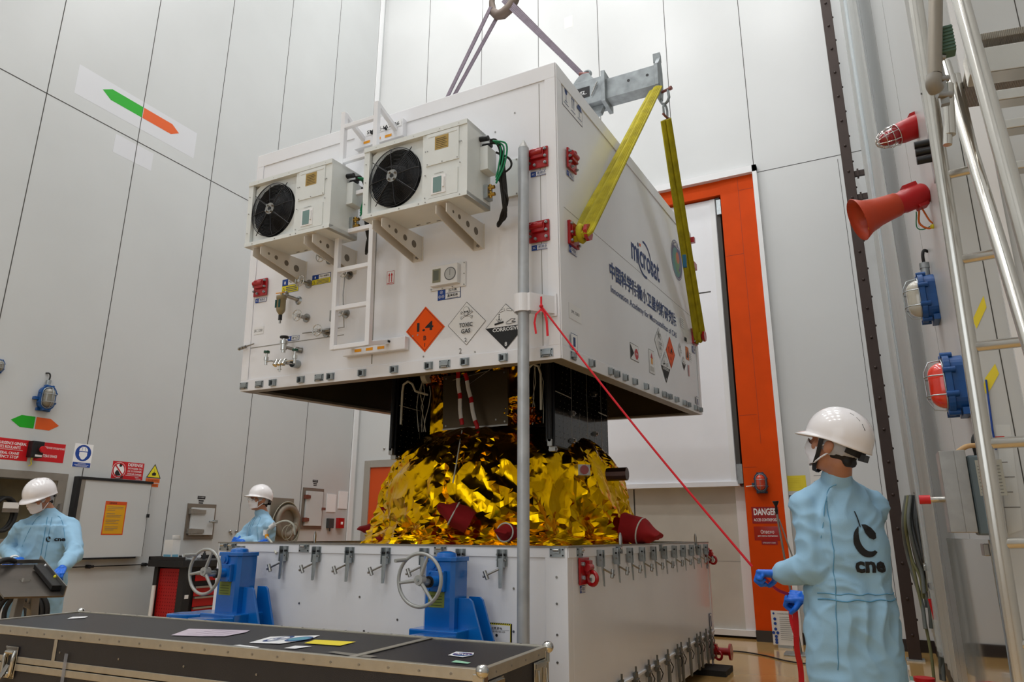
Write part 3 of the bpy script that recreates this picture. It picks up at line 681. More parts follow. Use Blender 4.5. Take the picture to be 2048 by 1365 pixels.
def label_blue(F, w, h, kind):
    b = MB(LWHT); b.fr(F); b.slab(0, 0, w, h); b.rect(0, 0, w, h, NAVY)
    if kind == 0:
        b.rect(w*.34, h*.52, w*.97, h*.94, LWHT); b.rect(w*.34, h*.06, w*.97, h*.48, LWHT); b.rect(.002, .002, w*.33, h-.002, LBLUE)
        b.text('压力表', w*.65, h*.76, h*.24, INK, w*.36, .02); b.text('温湿度表', w*.65, h*.31, h*.24, INK, w*.46, .02); b.line([(w*.4, h*.56), (w*.9, h*.56)], h*.03, INKG); b.line([(w*.4, h*.1), (w*.9, h*.1)], h*.03, INKG)
        for (x, y) in ((.17, .68), (.10, .3), (.24, .3)): b.ring(w*x, h*y, h*.13, h*.13, h*.025, LWHT, 16); b.rect(w*x-h*.03, h*y-h*.04, w*x+h*.03, h*y+h*.04, LWHT)
    elif kind == 1:
        b.rect(w*.36, h*.55, w*.97, h*.95, LWHT); b.rect(.002, h*.55, w*.33, h*.97, LBLUE); b.ell(w*.17, h*.74, h*.07, h*.12, LWHT, 12)
        b.rect(.002, .002, w-.002, h*.52, LYEL); b.text('气体平衡口', w*.66, h*.76, h*.2, INK, w*.5, .02)
        b.poly([(w*.04, h*.1), (w*.2, h*.1), (w*.12, h*.42)], INK); b.poly([(w*.07, h*.14), (w*.17, h*.14), (w*.12, h*.34)], LYEL)
        for k in range(3): b.line([(w*.26, h*(.12+.13*k)), (w*.92, h*(.12+.13*k))], h*.06, INKG)
    elif kind == 2:
        b.rect(w*.34, h*.08, w*.97, h*.92, LWHT); b.rect(.001, .001, w*.33, h-.001, LBLUE); b.text('放气口', w*.66, h*.52, h*.5, INK, w*.5, .02); b.ell(w*.16, h*.6, h*.14, h*.2, LWHT, 12)
    return b.build('information_label', lid)
label_blue(FS((-.893, -.001, .478)), .182, .08, 0); label_blue(FS((-2.345, -.001, .735)), .172, .112, 1); label_blue(FS((-2.036, -.001, .754)), .184, .08, 1); label_blue(FS((-2.251, -.001, .349)), .118, .037, 2)
label_blue(FS((-1.66, -.001, 1.41)), .1, .045, 2)
b = MB(LWHT); b.fr(FS((-1.328, -.001, .653))); b.slab(0, 0, .066, .1); b.rect(.001, .001, .065, .099, LRED); b.rect(.004, .004, .062, .096, LWHT)
for x in (.022, .044): b.line([(x, .018), (x, .07)], .007, LRED); b.poly([(x-.009, .066), (x+.009, .066), (x, .088)], LRED)
b.rect(.008, .008, .058, .013, LRED); b.build('this_way_up_label', lid)
b = MB(WHITE2); b.fr(FS((-2.622, -.001, .44))); b.slab(0, 0, .11, .06); b.text('SRC 3280', .05, .03, .022, INK, .09); b.build('tape_note', lid)
b = MB(INKG); b.fr(FS((-.71, -.001, .118))); b.text('2', 0, 0, .036, INKG, .02); b.build('pencil_mark', lid)
b = MB(WHITE2); b.fr(FR((.001, .13, .32))); b.slab(0, -.04, .2, .06); b.text('SPK 32803', .1, .01, .02, INK, .13); b.build('tape_note', lid)
# right side printing
b = MB(LWHT); b.fr(FR((.001, .105, 1.735))); b.slab(0, 0, .345, .165); b.rect(0, 0, .345, .165, NAVY); b.rect(.004, .004, .341, .161, LWHT)
b.ell(.06, .125, .022, .026, NAVY, 14); b.rect(.035, .128, .085, .155, NAVY); b.line([(.06, .1), (.06, .05)], .006, NAVY); b.line([(.04, .05), (.08, .05)], .006, NAVY); b.line([(.02, .03), (.1, .03)], .005, NAVY)
for x in (.16, .19): b.line([(x, .05), (x, .12)], .006, NAVY); b.poly([(x-.01, .118), (x+.01, .118), (x, .145)], NAVY)
b.line([(.14, .03), (.21, .03)], .005, NAVY); b.poly([(.285+.042*cos(pi*k/12), .098+.042*sin(pi*k/12)) for k in range(13)], NAVY); b.line([(.285, .1), (.285, .052), (.295, .048)], .005, NAVY); b.line([(.25, .03), (.325, .03)], .005, NAVY)
b.build('handling_marks_label', lid)
b = MB(NAVY); b.fr(FR((0, 0, 0)))
b.text('microsat', 1.82, 1.16, .2, NAVY, .78, .02)
b.ring(1.78, 1.155, .2, .165, .022, NAVY, 30, radians(-15), radians(100)); b.ring(1.78, 1.155, .2, .165, .022, NAVY, 30, radians(165), radians(285)); b.rect(1.655, 1.24, 1.685, 1.265, LORG)
b.text('中国科学院微小卫星创新研究院', 1.8, .818, .135, NAVY, 1.80, .025)
b.text('Innovation Academy for Microsatellites of CAS', 1.8, .665, .068, NAVY, 1.78, .01)
b.build('printed_name', lid)
b = MB(NAVY); b.fr(FR((0, 2.87, 1.48))); b.ell(0, 0, .205, .205, mat('emblem_blue', S(70, 78, 130), .4), 40); b.ring(0, 0, .195, .195, .006, LWHT, 40)
b.ell(-.02, -.03, .15, .15, mat('emblem_teal', S(70, 150, 150), .4), 30); b.ell(.03, -.02, .11, .11, mat('emblem_green', S(110, 170, 110), .4), 26); b.ell(.03, .03, .06, .06, mat('emblem_orange', S(224, 120, 60), .4), 20); b.ring(0, 0, .13, .13, .03, mat('emblem_violet', S(110, 70, 140), .4), 26, radians(-60), radians(80))
b.text('SMILE', 0, .155, .05, LWHT, .2, .02); b.build('mission_emblem', lid)
b = MB(LWHT); b.fr(FR((.001, 1.29, .215))); b.slab(0, 0, .2, .13); b.rect(0, 0, .2, .13, INK); b.rect(.004, .004, .196, .126, LWHT); b.poly([(.004, .004), (.09, .06), (.004, .12)], INK); b.poly([(.15+.045*cos(pi/4*k+.39), .06+.045*sin(pi/4*k+.39)) for k in range(8)], LRED); b.rect(.1, .05, .16, .075, LRED); b.text('STOP', .15, .06, .016, LWHT, .05, .02); b.build('stop_label', lid)
b = MB(LWHT); b.fr(FR((.001, 1.765, .18))); b.slab(0, 0, .15, .2); b.rect(0, 0, .15, .2, INK); b.rect(.003, .003, .147, .197, LWHT); b.poly([(.04, .13), (.11, .13), (.075, .18)], LRED); b.rect(.055, .08, .095, .13, TOR); b.rect(.02, .02, .13, .06, mat('label_grey', S(200, 200, 196), .5)); b.build('shock_label', lid)
f_ = lambda y, z: FR((.001, y, z))
placard(pl_tox, f_(2.09, .49), .14, 'toxic_placard'); placard(pl_14, f_(2.44, .465), .15, 'explosive_placard'); placard(pl_cor, f_(2.25, .30), .14, 'corrosive_placard')
placard(pl_tox, f_(2.78, .55), .07, 'toxic_placard'); placard(pl_cor, f_(2.9, .44), .07, 'corrosive_placard')
b = MB(TOR); b.fr(FR((.001, 3.0, .5))); b.rect(0, 0, .11, .13, mat('orange_lab', S(226, 120, 40), .5)); b.poly([(.02, .02), (.09, .02), (.055, .11)], INK); b.rect(.12, 0, .22, .11, LWHT); 
for k in range(4): b.line([(.13, .02+.02*k), (.21, .02+.02*k)], .004, INKG)
b.rect(-.02, .18, .06, .22, INK); b.rect(.05, -.16, .1, -.05, mat('pinkish', S(214, 160, 160), .5)); b.rect(.35, .2, .45, .34, LWHT); b.rect(-.14, .3, -.02, .4, LWHT)
for k in range(4): b.line([(-.13, .32+.02*k), (-.03, .32+.02*k)], .004, INKG); b.line([(.36, .22+.03*k), (.44, .22+.03*k)], .005, INKG)
b.build('shipping_notes', lid)
for (y, z) in ((.13, .115), (3.28, .095)):
    b = MB(LWHT); b.fr(FR((.009, y, z))); b.slab(0, -.035, .105, .07); b.rect(0, -.035, .105, .07, NAVY); b.rect(.004, -.031, .101, .066, LWHT); b.text('I', .052, .018, .06, NAVY, .035, .02); b.build('side_mark_label', lid)
# ================================================================== LOWER CONTAINER
BX0, BX1, BY0, BY1, BZ = -4.305, -1.564, 3.797, 7.55, 1.178
base = thing('shipping_container', 'white open lower half of the container standing on the floor', 'container', (BX0, BY0, 0))
def baseM(): return Matrix.Translation((-BX0, -BY0, 0))
def bb(m=None): return MB(m).fr(baseM())
def bfr(F): return baseM() @ F
b = bb(WHITE); T = .07; ZB = .10
b.box(BX0, BY0, ZB, BX1, BY0+T, BZ); b.box(BX0, BY1-T, ZB, BX1, BY1, BZ); b.box(BX0, BY0+T, ZB, BX0+T, BY1-T, BZ); b.box(BX1-T, BY0+T, ZB, BX1, BY1-T, BZ); b.box(BX0+T, BY0+T, .5, BX1-T, BY1-T, .56)
b.build('shell', base, bevel=.004)
b = bb(ALUD); z0, z1 = BZ, BZ+.008
b.box(BX0-.01, BY0-.01, z0, BX1+.01, BY0+.09, z1); b.box(BX0-.01, BY1-.09, z0, BX1+.01, BY1+.01, z1); b.box(BX0-.01, BY0+.09, z0, BX0+.09, BY1-.09, z1); b.box(BX1-.09, BY0+.09, z0, BX1+.01, BY1-.09, z1)
b.use(mat('seal_strip', S(128, 118, 70), .6)); b.box(BX0+.09, BY0+.07, BZ-.05, BX1-.09, BY0+.09, BZ+.002); b.box(BX0+.09, BY1-.09, BZ-.05, BX1-.09, BY1-.07, BZ+.002)
b.build('rim', base)
b = bb(WHITE); h = .006
b.fr(bfr(FS((0, BY0, 0)))); b.box(BX0, BZ-.055, 0, BX1, BZ, h); b.box(BX1-.135, .34, 0, BX1, BZ-.055, h); b.box(BX0, .34, 0, BX0+.08, BZ-.055, h); b.box(BX0, .30, 0, BX1, .34, .012)
b.fr(bfr(FR((BX1, 0, 0)))); b.box(BY0, BZ-.055, 0, BY1, BZ, h); b.box(BY0, .33, 0, BY1, .345, .014); b.box(BY1-.06, .3, 0, BY1, BZ-.055, h)
b.build('edge_frame', base, bevel=.001)
b = bb(mat('skid_grey', S(150, 146, 138), .6)); b.box(BX0+.2, BY0+.1, 0, BX0+.45, BY1-.1, ZB); b.box(BX1-.45, BY0+.1, 0, BX1-.2, BY1-.1, ZB); b.build('skid', base)
b = bb(RUB); b.box(BX1-.25, BY1-.45, 0, BX1+.18, BY1-.1, .05); b.build('rubber_foot', base)
# toggle latches (lever plate with hook rod and T handle)
def latch(M, side):
    o = None; b = MB(ZINC)
    b.box(-.03, -.045, 0, .03, .05, .004); b.box(-.024, -.05, .004, -.018, .05, .035); b.box(.014, -.05, .004, .02, .05, .035)
    b.add([(-.018, .0, .02), (.016, .0, .02), (.012, -.16, .03), (-.010, -.16, .03), (-.018, 0, .028), (.016, 0, .028), (.010, -.165, .036), (-.008, -.165, .036)], [(0, 1, 2, 3), (7, 6, 5, 4), (0, 4, 5, 1), (1, 5, 6, 2), (2, 6, 7, 3), (3, 7, 4, 0)])
    b.use(BLACK).cyl((-.03, .02, .022), (.03, .02, .022), .007, n=8); b.use(STEEL).cyl((-.03, -.01, .022), (.03, -.01, .022), .006, n=8)
    o = b.build('toggle_latch', base, bevel=.001)
    b = MB(STEEL); p = V3((-.01, -.06, .03)); q = V3((-.085, -.095, .045)) if not side else V3((.09, -.095, .055))
    b.cyl(p, q, .0065, n=6); d = (q-p).normalized(); n_ = V3((0, 0, 1)).cross(d); b.cyl(q-n_*.026, q+n_*.026, .012, n=8); b.cyl(q, q+d*.022, .008, n=6)
    b.build('hook_rod', o); o.matrix_local = baseM() @ M; return o
L0 = latch(FS((-4.07, BY0-.006, 1.11)), False)
for x in (-3.66, -3.37, -3.09, -2.80, -2.51, -2.25, -1.97): dup(L0, base, baseM() @ FS((x, BY0-.006, 1.115)))
L1 = latch(FR((BX1+.006, 4.28, 1.11)), True)
for y in (4.58, 4.87, 5.16, 5.46, 5.77, 6.09, 6.4, 6.72, 7.02, 7.34): dup(L1, base, baseM() @ FR((BX1+.006, y, 1.115)))
def kplate(M):
    b = MB(ZINC); b.box(-.045, -.026, 0, .045, .026, .004); b.box(-.02, -.004, .004, .02, .022, .02); b.use(CHROME).cyl((-.018, .012, .02), (.018, .012, .02), .008, n=8); b.use(BLACK).bolts([(-.036, .016), (.036, .016), (-.036, -.016), (.036, -.016)], .005, .003, z=.004)
    o = b.build('keeper_plate', base); o.matrix_local = baseM() @ M; return o
k0 = kplate(FS((-4.25, BY0-.006, 1.152)))
for x in (-4.17, -3.49, -2.40, -1.625): dup(k0, base, baseM() @ FS((x, BY0-.006, 1.152)))
for y in (3.96, 4.66, 5.72, 6.97): dup(k0, base, baseM() @ FR((BX1+.006, y, 1.152)))
for (x, y) in ((BX1-.04, 4.72), (BX1-.04, 6.98), (BX0+.04, 4.7)):
    b = bb(STEEL); b.lathe([(.013, -.06), (.013, .045), (.008, .07), (.002, .078)], (x+.045, y, BZ+.01), (x+.045, y, BZ+1.01), 10); b.build('guide_pin', base)
# red lugs
def blug(y, z, ty=0):
    M = bfr(FR((BX1+.006, y, z))); b = MB(RED); b.box(-.075, -.075, 0, .075, .075, .012); b.box(-.0, -.02, .012, .055, .06, .04); b.torus(Matrix.Translation((.015, -.04, .05)) @ Matrix.Rotation(radians(70), 4, 'Y'), .036, .012, 20, 8)
    b.cyl((-.02, .02, .03), (.05, .02, .03), .022, n=12); o = b.build('tie_down_lug', base, bevel=.003); o.matrix_local = M
    for (x, q) in ((-.045, .04), (-.045, -.035), (.06, .05), (.06, -.05)): b = MB(ZINC); b.cyl((x, q, .012), (x, q, .028), .012, n=6, smooth=False); b.build('lug_bolt', o)
    l_ = tiny_label(bfr(FR((BX1+.003, y-.01, z-.10))), .085, .04, base); return o
blug(4.015, 1.045); blug(7.47, 1.05); o = blug(7.42, .17)
b = bb(RED); b.fr(bfr(FR((BX1+.02, 7.5, .16)))); b.cyl((0, 0, 0), (0, 0, .13), .035, n=16); b.cyl((0, 0, .13), (0, 0, .15), .075, n=20); b.build('tow_boss', base)
# long clamps along the lower edge of the side
def clampl(M):
    b = MB(mat('zinc_dull', S(120, 120, 114), .45, metal=.7, var=.2)); b.box(-.03, -.02, 0, .03, .055, .02); b.cyl((0, .05, .015), (0, .09, .015), .007, n=8); b.box(-.02, -.15, .01, .02, -.02, .03)
    b.prism([(-.02, -.15), (.02, -.15), (.012, -.21), (-.008, -.21)], .012, .03); b.cyl((-.035, .01, .02), (.035, .01, .02), .008, n=8)
    o = b.build('edge_clamp', base, bevel=.002); b = MB(BLACK); b.tube([(.03, 0, .025), (.05, -.04, .04), (.03, -.08, .03)], .004, 5); b.build('safety_wire', o); o.matrix_local = baseM() @ M; return o
c0 = clampl(FR((BX1+.008, 4.0, .315)))
for y in (4.3, 4.6, 4.9, 5.2, 5.42, 5.72, 6.02, 6.14, 6.42, 6.72, 6.86, 7.1, 7.3): dup(c0, base, baseM() @ FR((BX1+.008, y, .315)))
b = bb(LWHT); b.fr(bfr(FS((-2.0, BY0-.001, .72)))); b.slab(-.1, -.09, .09, .04, INK); b.rect(-.092, -.09, .082, .032, LYEL)
for k in range(14): b.poly([(-.098+k*.0135, .033), (-.092+k*.0135, .033), (-.088+k*.0135, .039), (-.094+k*.0135, .039)], LYEL)
b.rect(-.09, -.088, .08, .03, LWHT); b.text('注意 静电', -.005, .012, .012, INK, .07, .02); b.text('防静电敏感', -.005, -.006, .01, INKG, .11); b.rect(-.085, .003, .075, .0045, INKG); b.ell(-.005, -.025, .008, .008, INK, 12); b.build('warning_label', base)
b = bb(LWHT); b.fr(bfr(FR((BX1+.007, 7.42, .42)))); b.slab(-.05, -.06, .05, .09, NAVY); b.rect(-.045, -.055, .045, .085, LWHT); b.text('I', 0, .02, .1, NAVY, .04, .02); b.build('side_mark_label', base)
b = bb(STEEL); b.fr(bfr(FS((0, BY0, 0))))
for (x, z) in ((-3.5, .8), (-3.0, .86), (-2.95, .66), (-1.9, .95), (-1.9, .72), (-3.4, .6), (-2.7, .74)): b.cyl((x, z, 0), (x, z, .003), .007, n=8)
b.fr(bfr(FS((0, BY0-.006, 0))))
for z in (1.02, .88, .72, .58): b.cyl((-1.63, z, 0), (-1.63, z, .003), .007, n=8)
b.build('rivets', base)

# ================================================================== SATELLITE
SX, SY = -2.9, 5.6
sat = thing('satellite', 'satellite wrapped in crinkled gold foil with black solar panels under the lid', 'satellite', (SX, SY, .56))
SO = V3((SX, SY, .56)); sM = Matrix.Translation(-SO)
def sb(m=None): return MB(m).fr(sM)
def foilmat():
    M = bpy.data.materials.new('gold_foil'); M.use_nodes = True; N = M.node_tree.nodes; L = M.node_tree.links; p = N['Principled BSDF']
    p.inputs['Base Color'].default_value = S(240, 184, 8); p.inputs['Metallic'].default_value = 1; p.inputs['Roughness'].default_value = .17
    tc = N.new('ShaderNodeTexCoord'); mp = N.new('ShaderNodeMapping'); mp.inputs['Scale'].default_value = (1, 1, .45); L.new(tc.outputs['Object'], mp.inputs[0])
    n = N.new('ShaderNodeTexNoise'); n.inputs['Scale'].default_value = 5; n.inputs['Detail'].default_value = 2; L.new(mp.outputs[0], n.inputs['Vector'])
    ad = N.new('ShaderNodeMix'); ad.data_type = 'VECTOR'; ad.inputs[0].default_value = .22; L.new(mp.outputs[0], ad.inputs[4]); L.new(n.outputs['Color'], ad.inputs[5])
    vs = []
    for sc, w_ in ((6, 1.0), (15, .35)):
        v = N.new('ShaderNodeTexVoronoi'); v.inputs['Scale'].default_value = sc; L.new(ad.outputs[1], v.inputs['Vector'])
        mu = N.new('ShaderNodeMath'); mu.operation = 'MULTIPLY'; mu.inputs[1].default_value = w_; L.new(v.outputs['Distance'], mu.inputs[0]); vs.append(mu)
    a = N.new('ShaderNodeMath'); a.operation = 'ADD'; L.new(vs[0].outputs[0], a.inputs[0]); L.new(vs[1].outputs[0], a.inputs[1])
    bp = N.new('ShaderNodeBump'); bp.inputs['Strength'].default_value = .4; bp.inputs['Distance'].default_value = .02; L.new(a.outputs[0], bp.inputs['Height']); L.new(bp.outputs[0], p.inputs['Normal'])
    return M
FOIL = foilmat()
AMBER = mat('amber_foil', S(150, 78, 22), .2, metal=1, bump=3, bscale=30, kind='voronoi')
def rg(p): return 1-abs(noise.noise(p))*2
def dome():
    prof = [(1.14, 1.18), (1.19, 1.15), (1.25, 1.12), (1.40, 1.09), (1.60, 1.05), (1.78, .99), (1.92, .90), (2.02, .80), (2.09, .67), (2.14, .5), (2.17, .3)]
    nt, nz = 200, 62; vs = []; tot = len(prof)-1; rn = random.Random(11)
    for j in range(nz+1):
        f0 = j/nz*tot
        for k in range(nt):
            f = min(tot, max(0, f0+(rn.uniform(-.4, .4)*tot/nz if 0 < j < nz else 0))); i = min(int(f), tot-1); u = f-i; z = prof[i][0]*(1-u)+prof[i+1][0]*u; r = prof[i][1]*(1-u)+prof[i+1][1]*u
            a = 2*pi*(k+rn.uniform(-.38, .38))/nt; c, s_ = cos(a), sin(a)
            env = min(1, max(0, (2.16-z)/.3)); low = max(0, (1.48-z)/.33)
            wv = noise.noise(V3((c*1.7, s_*1.7, z*1.6)))
            d = .085*(rg(V3((c*2.4+wv*.9, s_*2.4, z*.5)))-.5)*env
            d += .040*(rg(V3((a*5+wv*3.0+z*.9, z*.9, 3)))-.5)*env
            d += .026*(rg(V3((a*11+wv*4-z*2.2, z*2.1, 9)))-.5)*env
            d += .014*(rg(V3((c*6, s_*6, z*6+7)))-.5)
            if low > 0: d += low*.085*(rg(V3((c*5, s_*5, z*8+1)))-.42)+low*.035*noise.noise(V3((c*13, s_*13, z*15)))
            rr = r+d; vs.append((SX+rr*c, SY+rr*s_*.98, z+.01*noise.noise(V3((c*9, s_*9, z*7)))+low*.03*noise.noise(V3((c*5+3, s_*5, 1)))))
    fs = []
    for j in range(nz):
        for k in range(nt):
            A, B_, C_, D_ = j*nt+k, j*nt+(k+1) % nt, (j+1)*nt+(k+1) % nt, (j+1)*nt+k
            if (j*7+k*3) % 2: fs += [(A, B_, C_), (A, C_, D_)]
            else: fs += [(A, B_, D_), (B_, C_, D_)]
    b = sb(FOIL); b.add(vs, fs, True); o = b.build('foil_skirt', sat)
    me = o.data; me.set_sharp_from_angle(angle=radians(18)); return o
dome()
b = sb(ALUD); b.cyl((SX, SY, .56), (SX, SY, 1.15), 1.0, n=48); b.build('adapter_ring', sat)
def crinkle_box(x0, y0, z0, x1, y1, z1, amp=.02, n=40, nm='foil_body', fr=5, m=None):
    b = sb(m or FOIL)
    def face(o, u, v, nrm):
        vs = []; U, V_ = V3(u), V3(v); Nn = V3(nrm)
        for j in range(n+1):
            for i in range(n+1):
                p = V3(o)+U*(i/n)+V_*(j/n); e = min(1, 8*min(i/n, 1-i/n, j/n, 1-j/n))
                d = amp*((rg(p*fr)-.4)+.4*(rg(p*fr*2.7)-.5)); vs.append(p+Nn*d*e)
        b.add(vs, [(j*(n+1)+i, j*(n+1)+i+1, (j+1)*(n+1)+i+1, (j+1)*(n+1)+i) for j in range(n) for i in range(n)], True)
    dx, dy, dz = x1-x0, y1-y0, z1-z0
    face((x0, y0, z0), (dx, 0, 0), (0, 0, dz), (0, -1, 0)); face((x1, y0, z0), (0, dy, 0), (0, 0, dz), (1, 0, 0)); face((x1, y1, z0), (-dx, 0, 0), (0, 0, dz), (0, 1, 0)); face((x0, y1, z0), (0, -dy, 0), (0, 0, dz), (-1, 0, 0)); face((x0, y0, z1), (dx, 0, 0), (0, dy, 0), (0, 0, 1))
    return b.build(nm, sat)
crinkle_box(-3.32, 5.02, 2.0, -2.42, 6.15, 3.2, .03, 60)
crinkle_box(-2.60, 4.97, 2.14, -2.36, 5.1, 2.34, .05, 24, 'foil_fold', 9)
crinkle_box(-3.34, 4.96, 2.48, -3.14, 5.06, 2.75, .04, 20, 'foil_fold', 12, AMBER)
crinkle_box(-2.50, 4.96, 2.10, -2.3, 5.06, 2.22, .04, 20, 'foil_fold', 12, AMBER)
# dark radiator panel
b = sb(mat('radiator', S(88, 76, 58), .3, metal=.5, bump=.15, bscale=12)); b.fr(sM @ frame((-2.84, 4.95, 2.32), (1, -.02, 0), (0, -.04, 1))); b.box(-.31, -.225, -.02, .31, .225, .01)
b.use(ALUD)
for k in range(9): b.rect(-.3, -.2+k*.05, .3, -.199+k*.05)
b.rect(.2, -.22, .204, .22); b.rect(-.22, -.22, -.216, .22); b.use(STEEL).box(-.31, -.235, .01, .31, -.222, .018); b.bolts([(-.28, -.2), (.28, -.2), (.2, -.18), (.28, .2), (-.28, .2)], .008, .004, z=.01)
b.use(mat('tape_clear', S(150, 140, 120), .15)); b.rect(0.0, .13, .2, .15); b.build('radiator_panel', sat)
# solar arrays folded on both sides
CELL = mat('solar_cell', S(9, 10, 15), .06, ior=1.4); LINE = mat('cell_line', S(200, 196, 180), .4, metal=.3)
def array(x, sgn, y0, y1, z0=1.89, z1=3.0):
    g = bpy.data.objects.new('solar_array', None); COL.objects.link(g); g.parent = sat; g['label'] = 'folded solar array on the right of the satellite' if sgn > 0 else 'folded solar array on the left of the satellite'
    b = sb(BLACK); b.box(x-.02, y0, z0, x, y1, z1); b.box(x-.05, y0+.01, z0, x-.035, y1, z1); b.box(x-.035, y0+.03, z0+.05, x-.02, y0+.06, z1); b.build('panel_core', g)
    b = sb(CELL); b.fr(sM @ FR((x, 0, 0))); b.box(y0+.01, z0+.01, 0, y1-.01, z1-.01, .0015); b.use(LINE)
    W = y1-y0; n = 7
    for k in range(1, n): b.rect(y0+W*k/n-.003, z0+.01, y0+W*k/n+.003, z1) if k % 2 == 0 else b.rect(y0+W*k/n-.001, z0+.01, y0+W*k/n+.001, z0+.33)
    for z in (.42, .83): b.rect(y0+.02, z0+z, y0+W*2/7, z0+z+.008)
    b.rect(y0+W*.8, z0+.4, y1-.02, z0+.41)
    for j in range(int((z1-z0)/.045)):
        for k in range(14): b.rect(y0+.045+k*(W-.06)/14, z0+.03+j*.045, y0+.052+k*(W-.06)/14, z0+.035+j*.045)
    b.build('solar_cells', g)
    for (yy, zz) in ((y0+W*2/7, z0+.08), (y0+W*2/7, z0+.3), (y0+W*2/7, z0+.75), (y0+W*5/7, z0+.2), (y0+W*5/7, z0+.55)): b = sb(STEEL); b.box(x, yy-.02, zz-.02, x+.02, yy+.02, zz+.02); b.cyl((x, yy, zz), (x+.035, yy, zz), .012, n=8); b.build('hold_down', g)
    for yy in (y0+.03, y0+W-.2, y0+W-.1, y0+W-.03): b = sb(STEEL); b.box(x-.05, yy-.02, z0-.035, x, yy+.02, z0); b.cyl((x-.06, yy, z0-.02), (x+.01, yy, z0-.02), .01, n=8); b.build('hinge_fitting', g)
    b = sb(STEEL); b.box(x-.045, y0-.03, z0, x-.01, y0, z0+.05); b.cyl((x-.03, y0-.03, z0+.045), (x-.03, y0, z0+.045), .014, n=8); b.build('hinge_fitting', g)
    b = sb(BLACK); b.cyl((x-.03, y0-.02, z0+.05), (x-.03, y0-.02, z1), .018, n=8); b.box(x-.08, y0+.02, z0+.04, x-.055, y0+.06, z1); b.build('yoke_tube', g)
    return g
array(-2.09, 1, 4.85, 6.08); array(-3.55, -1, 4.85, 6.08)
b = sb(mat('dark_bulkhead', S(20, 20, 20), .35)); b.box(-2.42, 5.2, 2.1, -2.2, 5.25, 3.0); b.build('equipment_panel', sat); b = sb(mat('dark_bulkhead', S(20, 20, 20), .35)); b.box(-3.5, 5.5, 2.0, -3.3, 5.55, 3.0); b.build('equipment_panel', sat)
WH = mat('white_hose', S(206, 204, 190), .5)
rnd = random.Random(5)
for (x0, y0, z0, s_) in ((-3.46, 4.83, 2.42, 1), (-2.22, 4.83, 2.45, -1)):
    b = sb(WH); b.tube([(x0-.03*s_, y0, z0-.28), (x0-.03*s_, y0, z0), (x0-.015*s_, y0-.01, z0+.06), (x0+.03*s_, y0-.01, z0+.085), (x0+.07*s_, y0, z0+.06), (x0+.09*s_, y0+.02, z0-.0), (x0+.15*s_, y0+.12, z0-.02)], .010, 7); b.build('harness_hose', sat)
b = sb(WH)
for k in range(9):
    x = -3.42+.03*k if k < 4 else -2.40+.035*(k-4); p = V3((x, 4.98, 2.75)); pts = [p.copy()]
    for q in range(6): p = p+V3((rnd.uniform(-.035, .035), rnd.uniform(-.01, .01), -.11)); pts.append(p.copy())
    b.tube(pts, .0035, 5)
b.build('signal_wires', sat)
for (x, z) in ((-3.32, 2.56), (-2.38, 2.62)): b = sb(WH); b.fr(sM @ FR((x, 4.93, z))); b.cyl((0, 0, -.02), (0, 0, .03), .062, n=24); b.build('white_sensor', sat)
b = sb(mat('green_clip', S(60, 170, 80), .5)); b.ball((-2.98, 4.91, 2.5), .02); b.build('green_clip', sat)
b = sb(STEEL); b.tube([(-3.05, 4.93, 2.50), (-2.7, 4.93, 2.55)], .003, 5); b.tube([(-2.9, 4.92, 2.44), (-2.68, 4.92, 2.56)], .002, 5)
b.build('brace_wire', sat); b = sb(WH); b.cyl(onY(924, 862, 4.84), onY(906, 966, 4.42), .0055, n=8); b.build('sensor_rod', sat)
# instruments on the right flank
q = onY(1165, 963, 5.0); b = sb(ALU); b.fr(sM @ frame((-1.93, 5.02, 1.72), (.8, .6, 0), (0, 0, 1))); b.box(-.045, -.04, -.12, .048, .04, .02); b.bolts([(-.036, .032), (.036, .032), (-.036, -.032)], .005, .006, z=.02)
b.use(mat('red_lens', S(150, 40, 36), .15, coat=1)).cyl((0, 0, .02), (0, 0, .035), .034, n=24); b.build('star_sensor', sat)
b = sb(mat('sensor_bronze', S(60, 36, 26), .25, metal=.6)); b.fr(sM @ frame((-1.80, 5.25, 1.70), (0, 1, 0), (0, 0, 1))); b.cyl((0, 0, -.02), (0, 0, .14), .05, n=10, smooth=False); b.build('nozzle_tube', sat)
# red cloth covers on the thrusters: removable, so things of their own
def cover(px, py, y, L, r, dr, nm_label, seed):
    P0 = onY(px, py, y); rn = random.Random(seed); b = MB(REDF); d = V3(dr).normalized(); M, _ = align(V3((0, 0, 0)), d)
    n, m_ = 22, 12; vs = []
    for j in range(m_+1):
        u = j/m_; rr = r*(1.05-.12*u) if u < .5 else r*(.99-.30*(u-.5)*2); fl = max(0, (u-.55)/.45)
        for i in range(n):
            a = 2*pi*i/n; q = V3((rr*cos(a)*(1+.25*fl), rr*sin(a)*(1-.72*fl), L*(u-.4)))
            q += V3((noise.noise(q*14+V3((seed, 0, 0))), noise.noise(q*14+V3((0, seed, 0))), noise.noise(q*12)))*.018; vs.append(M @ q)
    b.add(vs, [(j*n+i, j*n+(i+1) % n, (j+1)*n+(i+1) % n, (j+1)*n+i) for j in range(m_) for i in range(n)], True); b.add(vs, [tuple(range(m_*n, (m_+1)*n)), tuple(range(n-1, -1, -1))])
    t = thing('thruster_cover', nm_label, 'protective cover', P0, 'red cloth covers on the satellite')
    b.build('cloth_cap', t)
    b = MB(WH); b.torus(M @ Matrix.Translation((0, 0, L*.12)), r*1.02, .006, 24, 5); b.build('tie_cord', t)
cover(915, 1032, 4.45, .26, .085, (-.85, -.5, .5), 'red cloth cover on the middle front of the foil, left of the pole', 1)
cover(795, 1037, 4.85, .24, .075, (-.8, -.3, .55), 'red cloth cover sloping upwards at the left of the gold foil', 2)
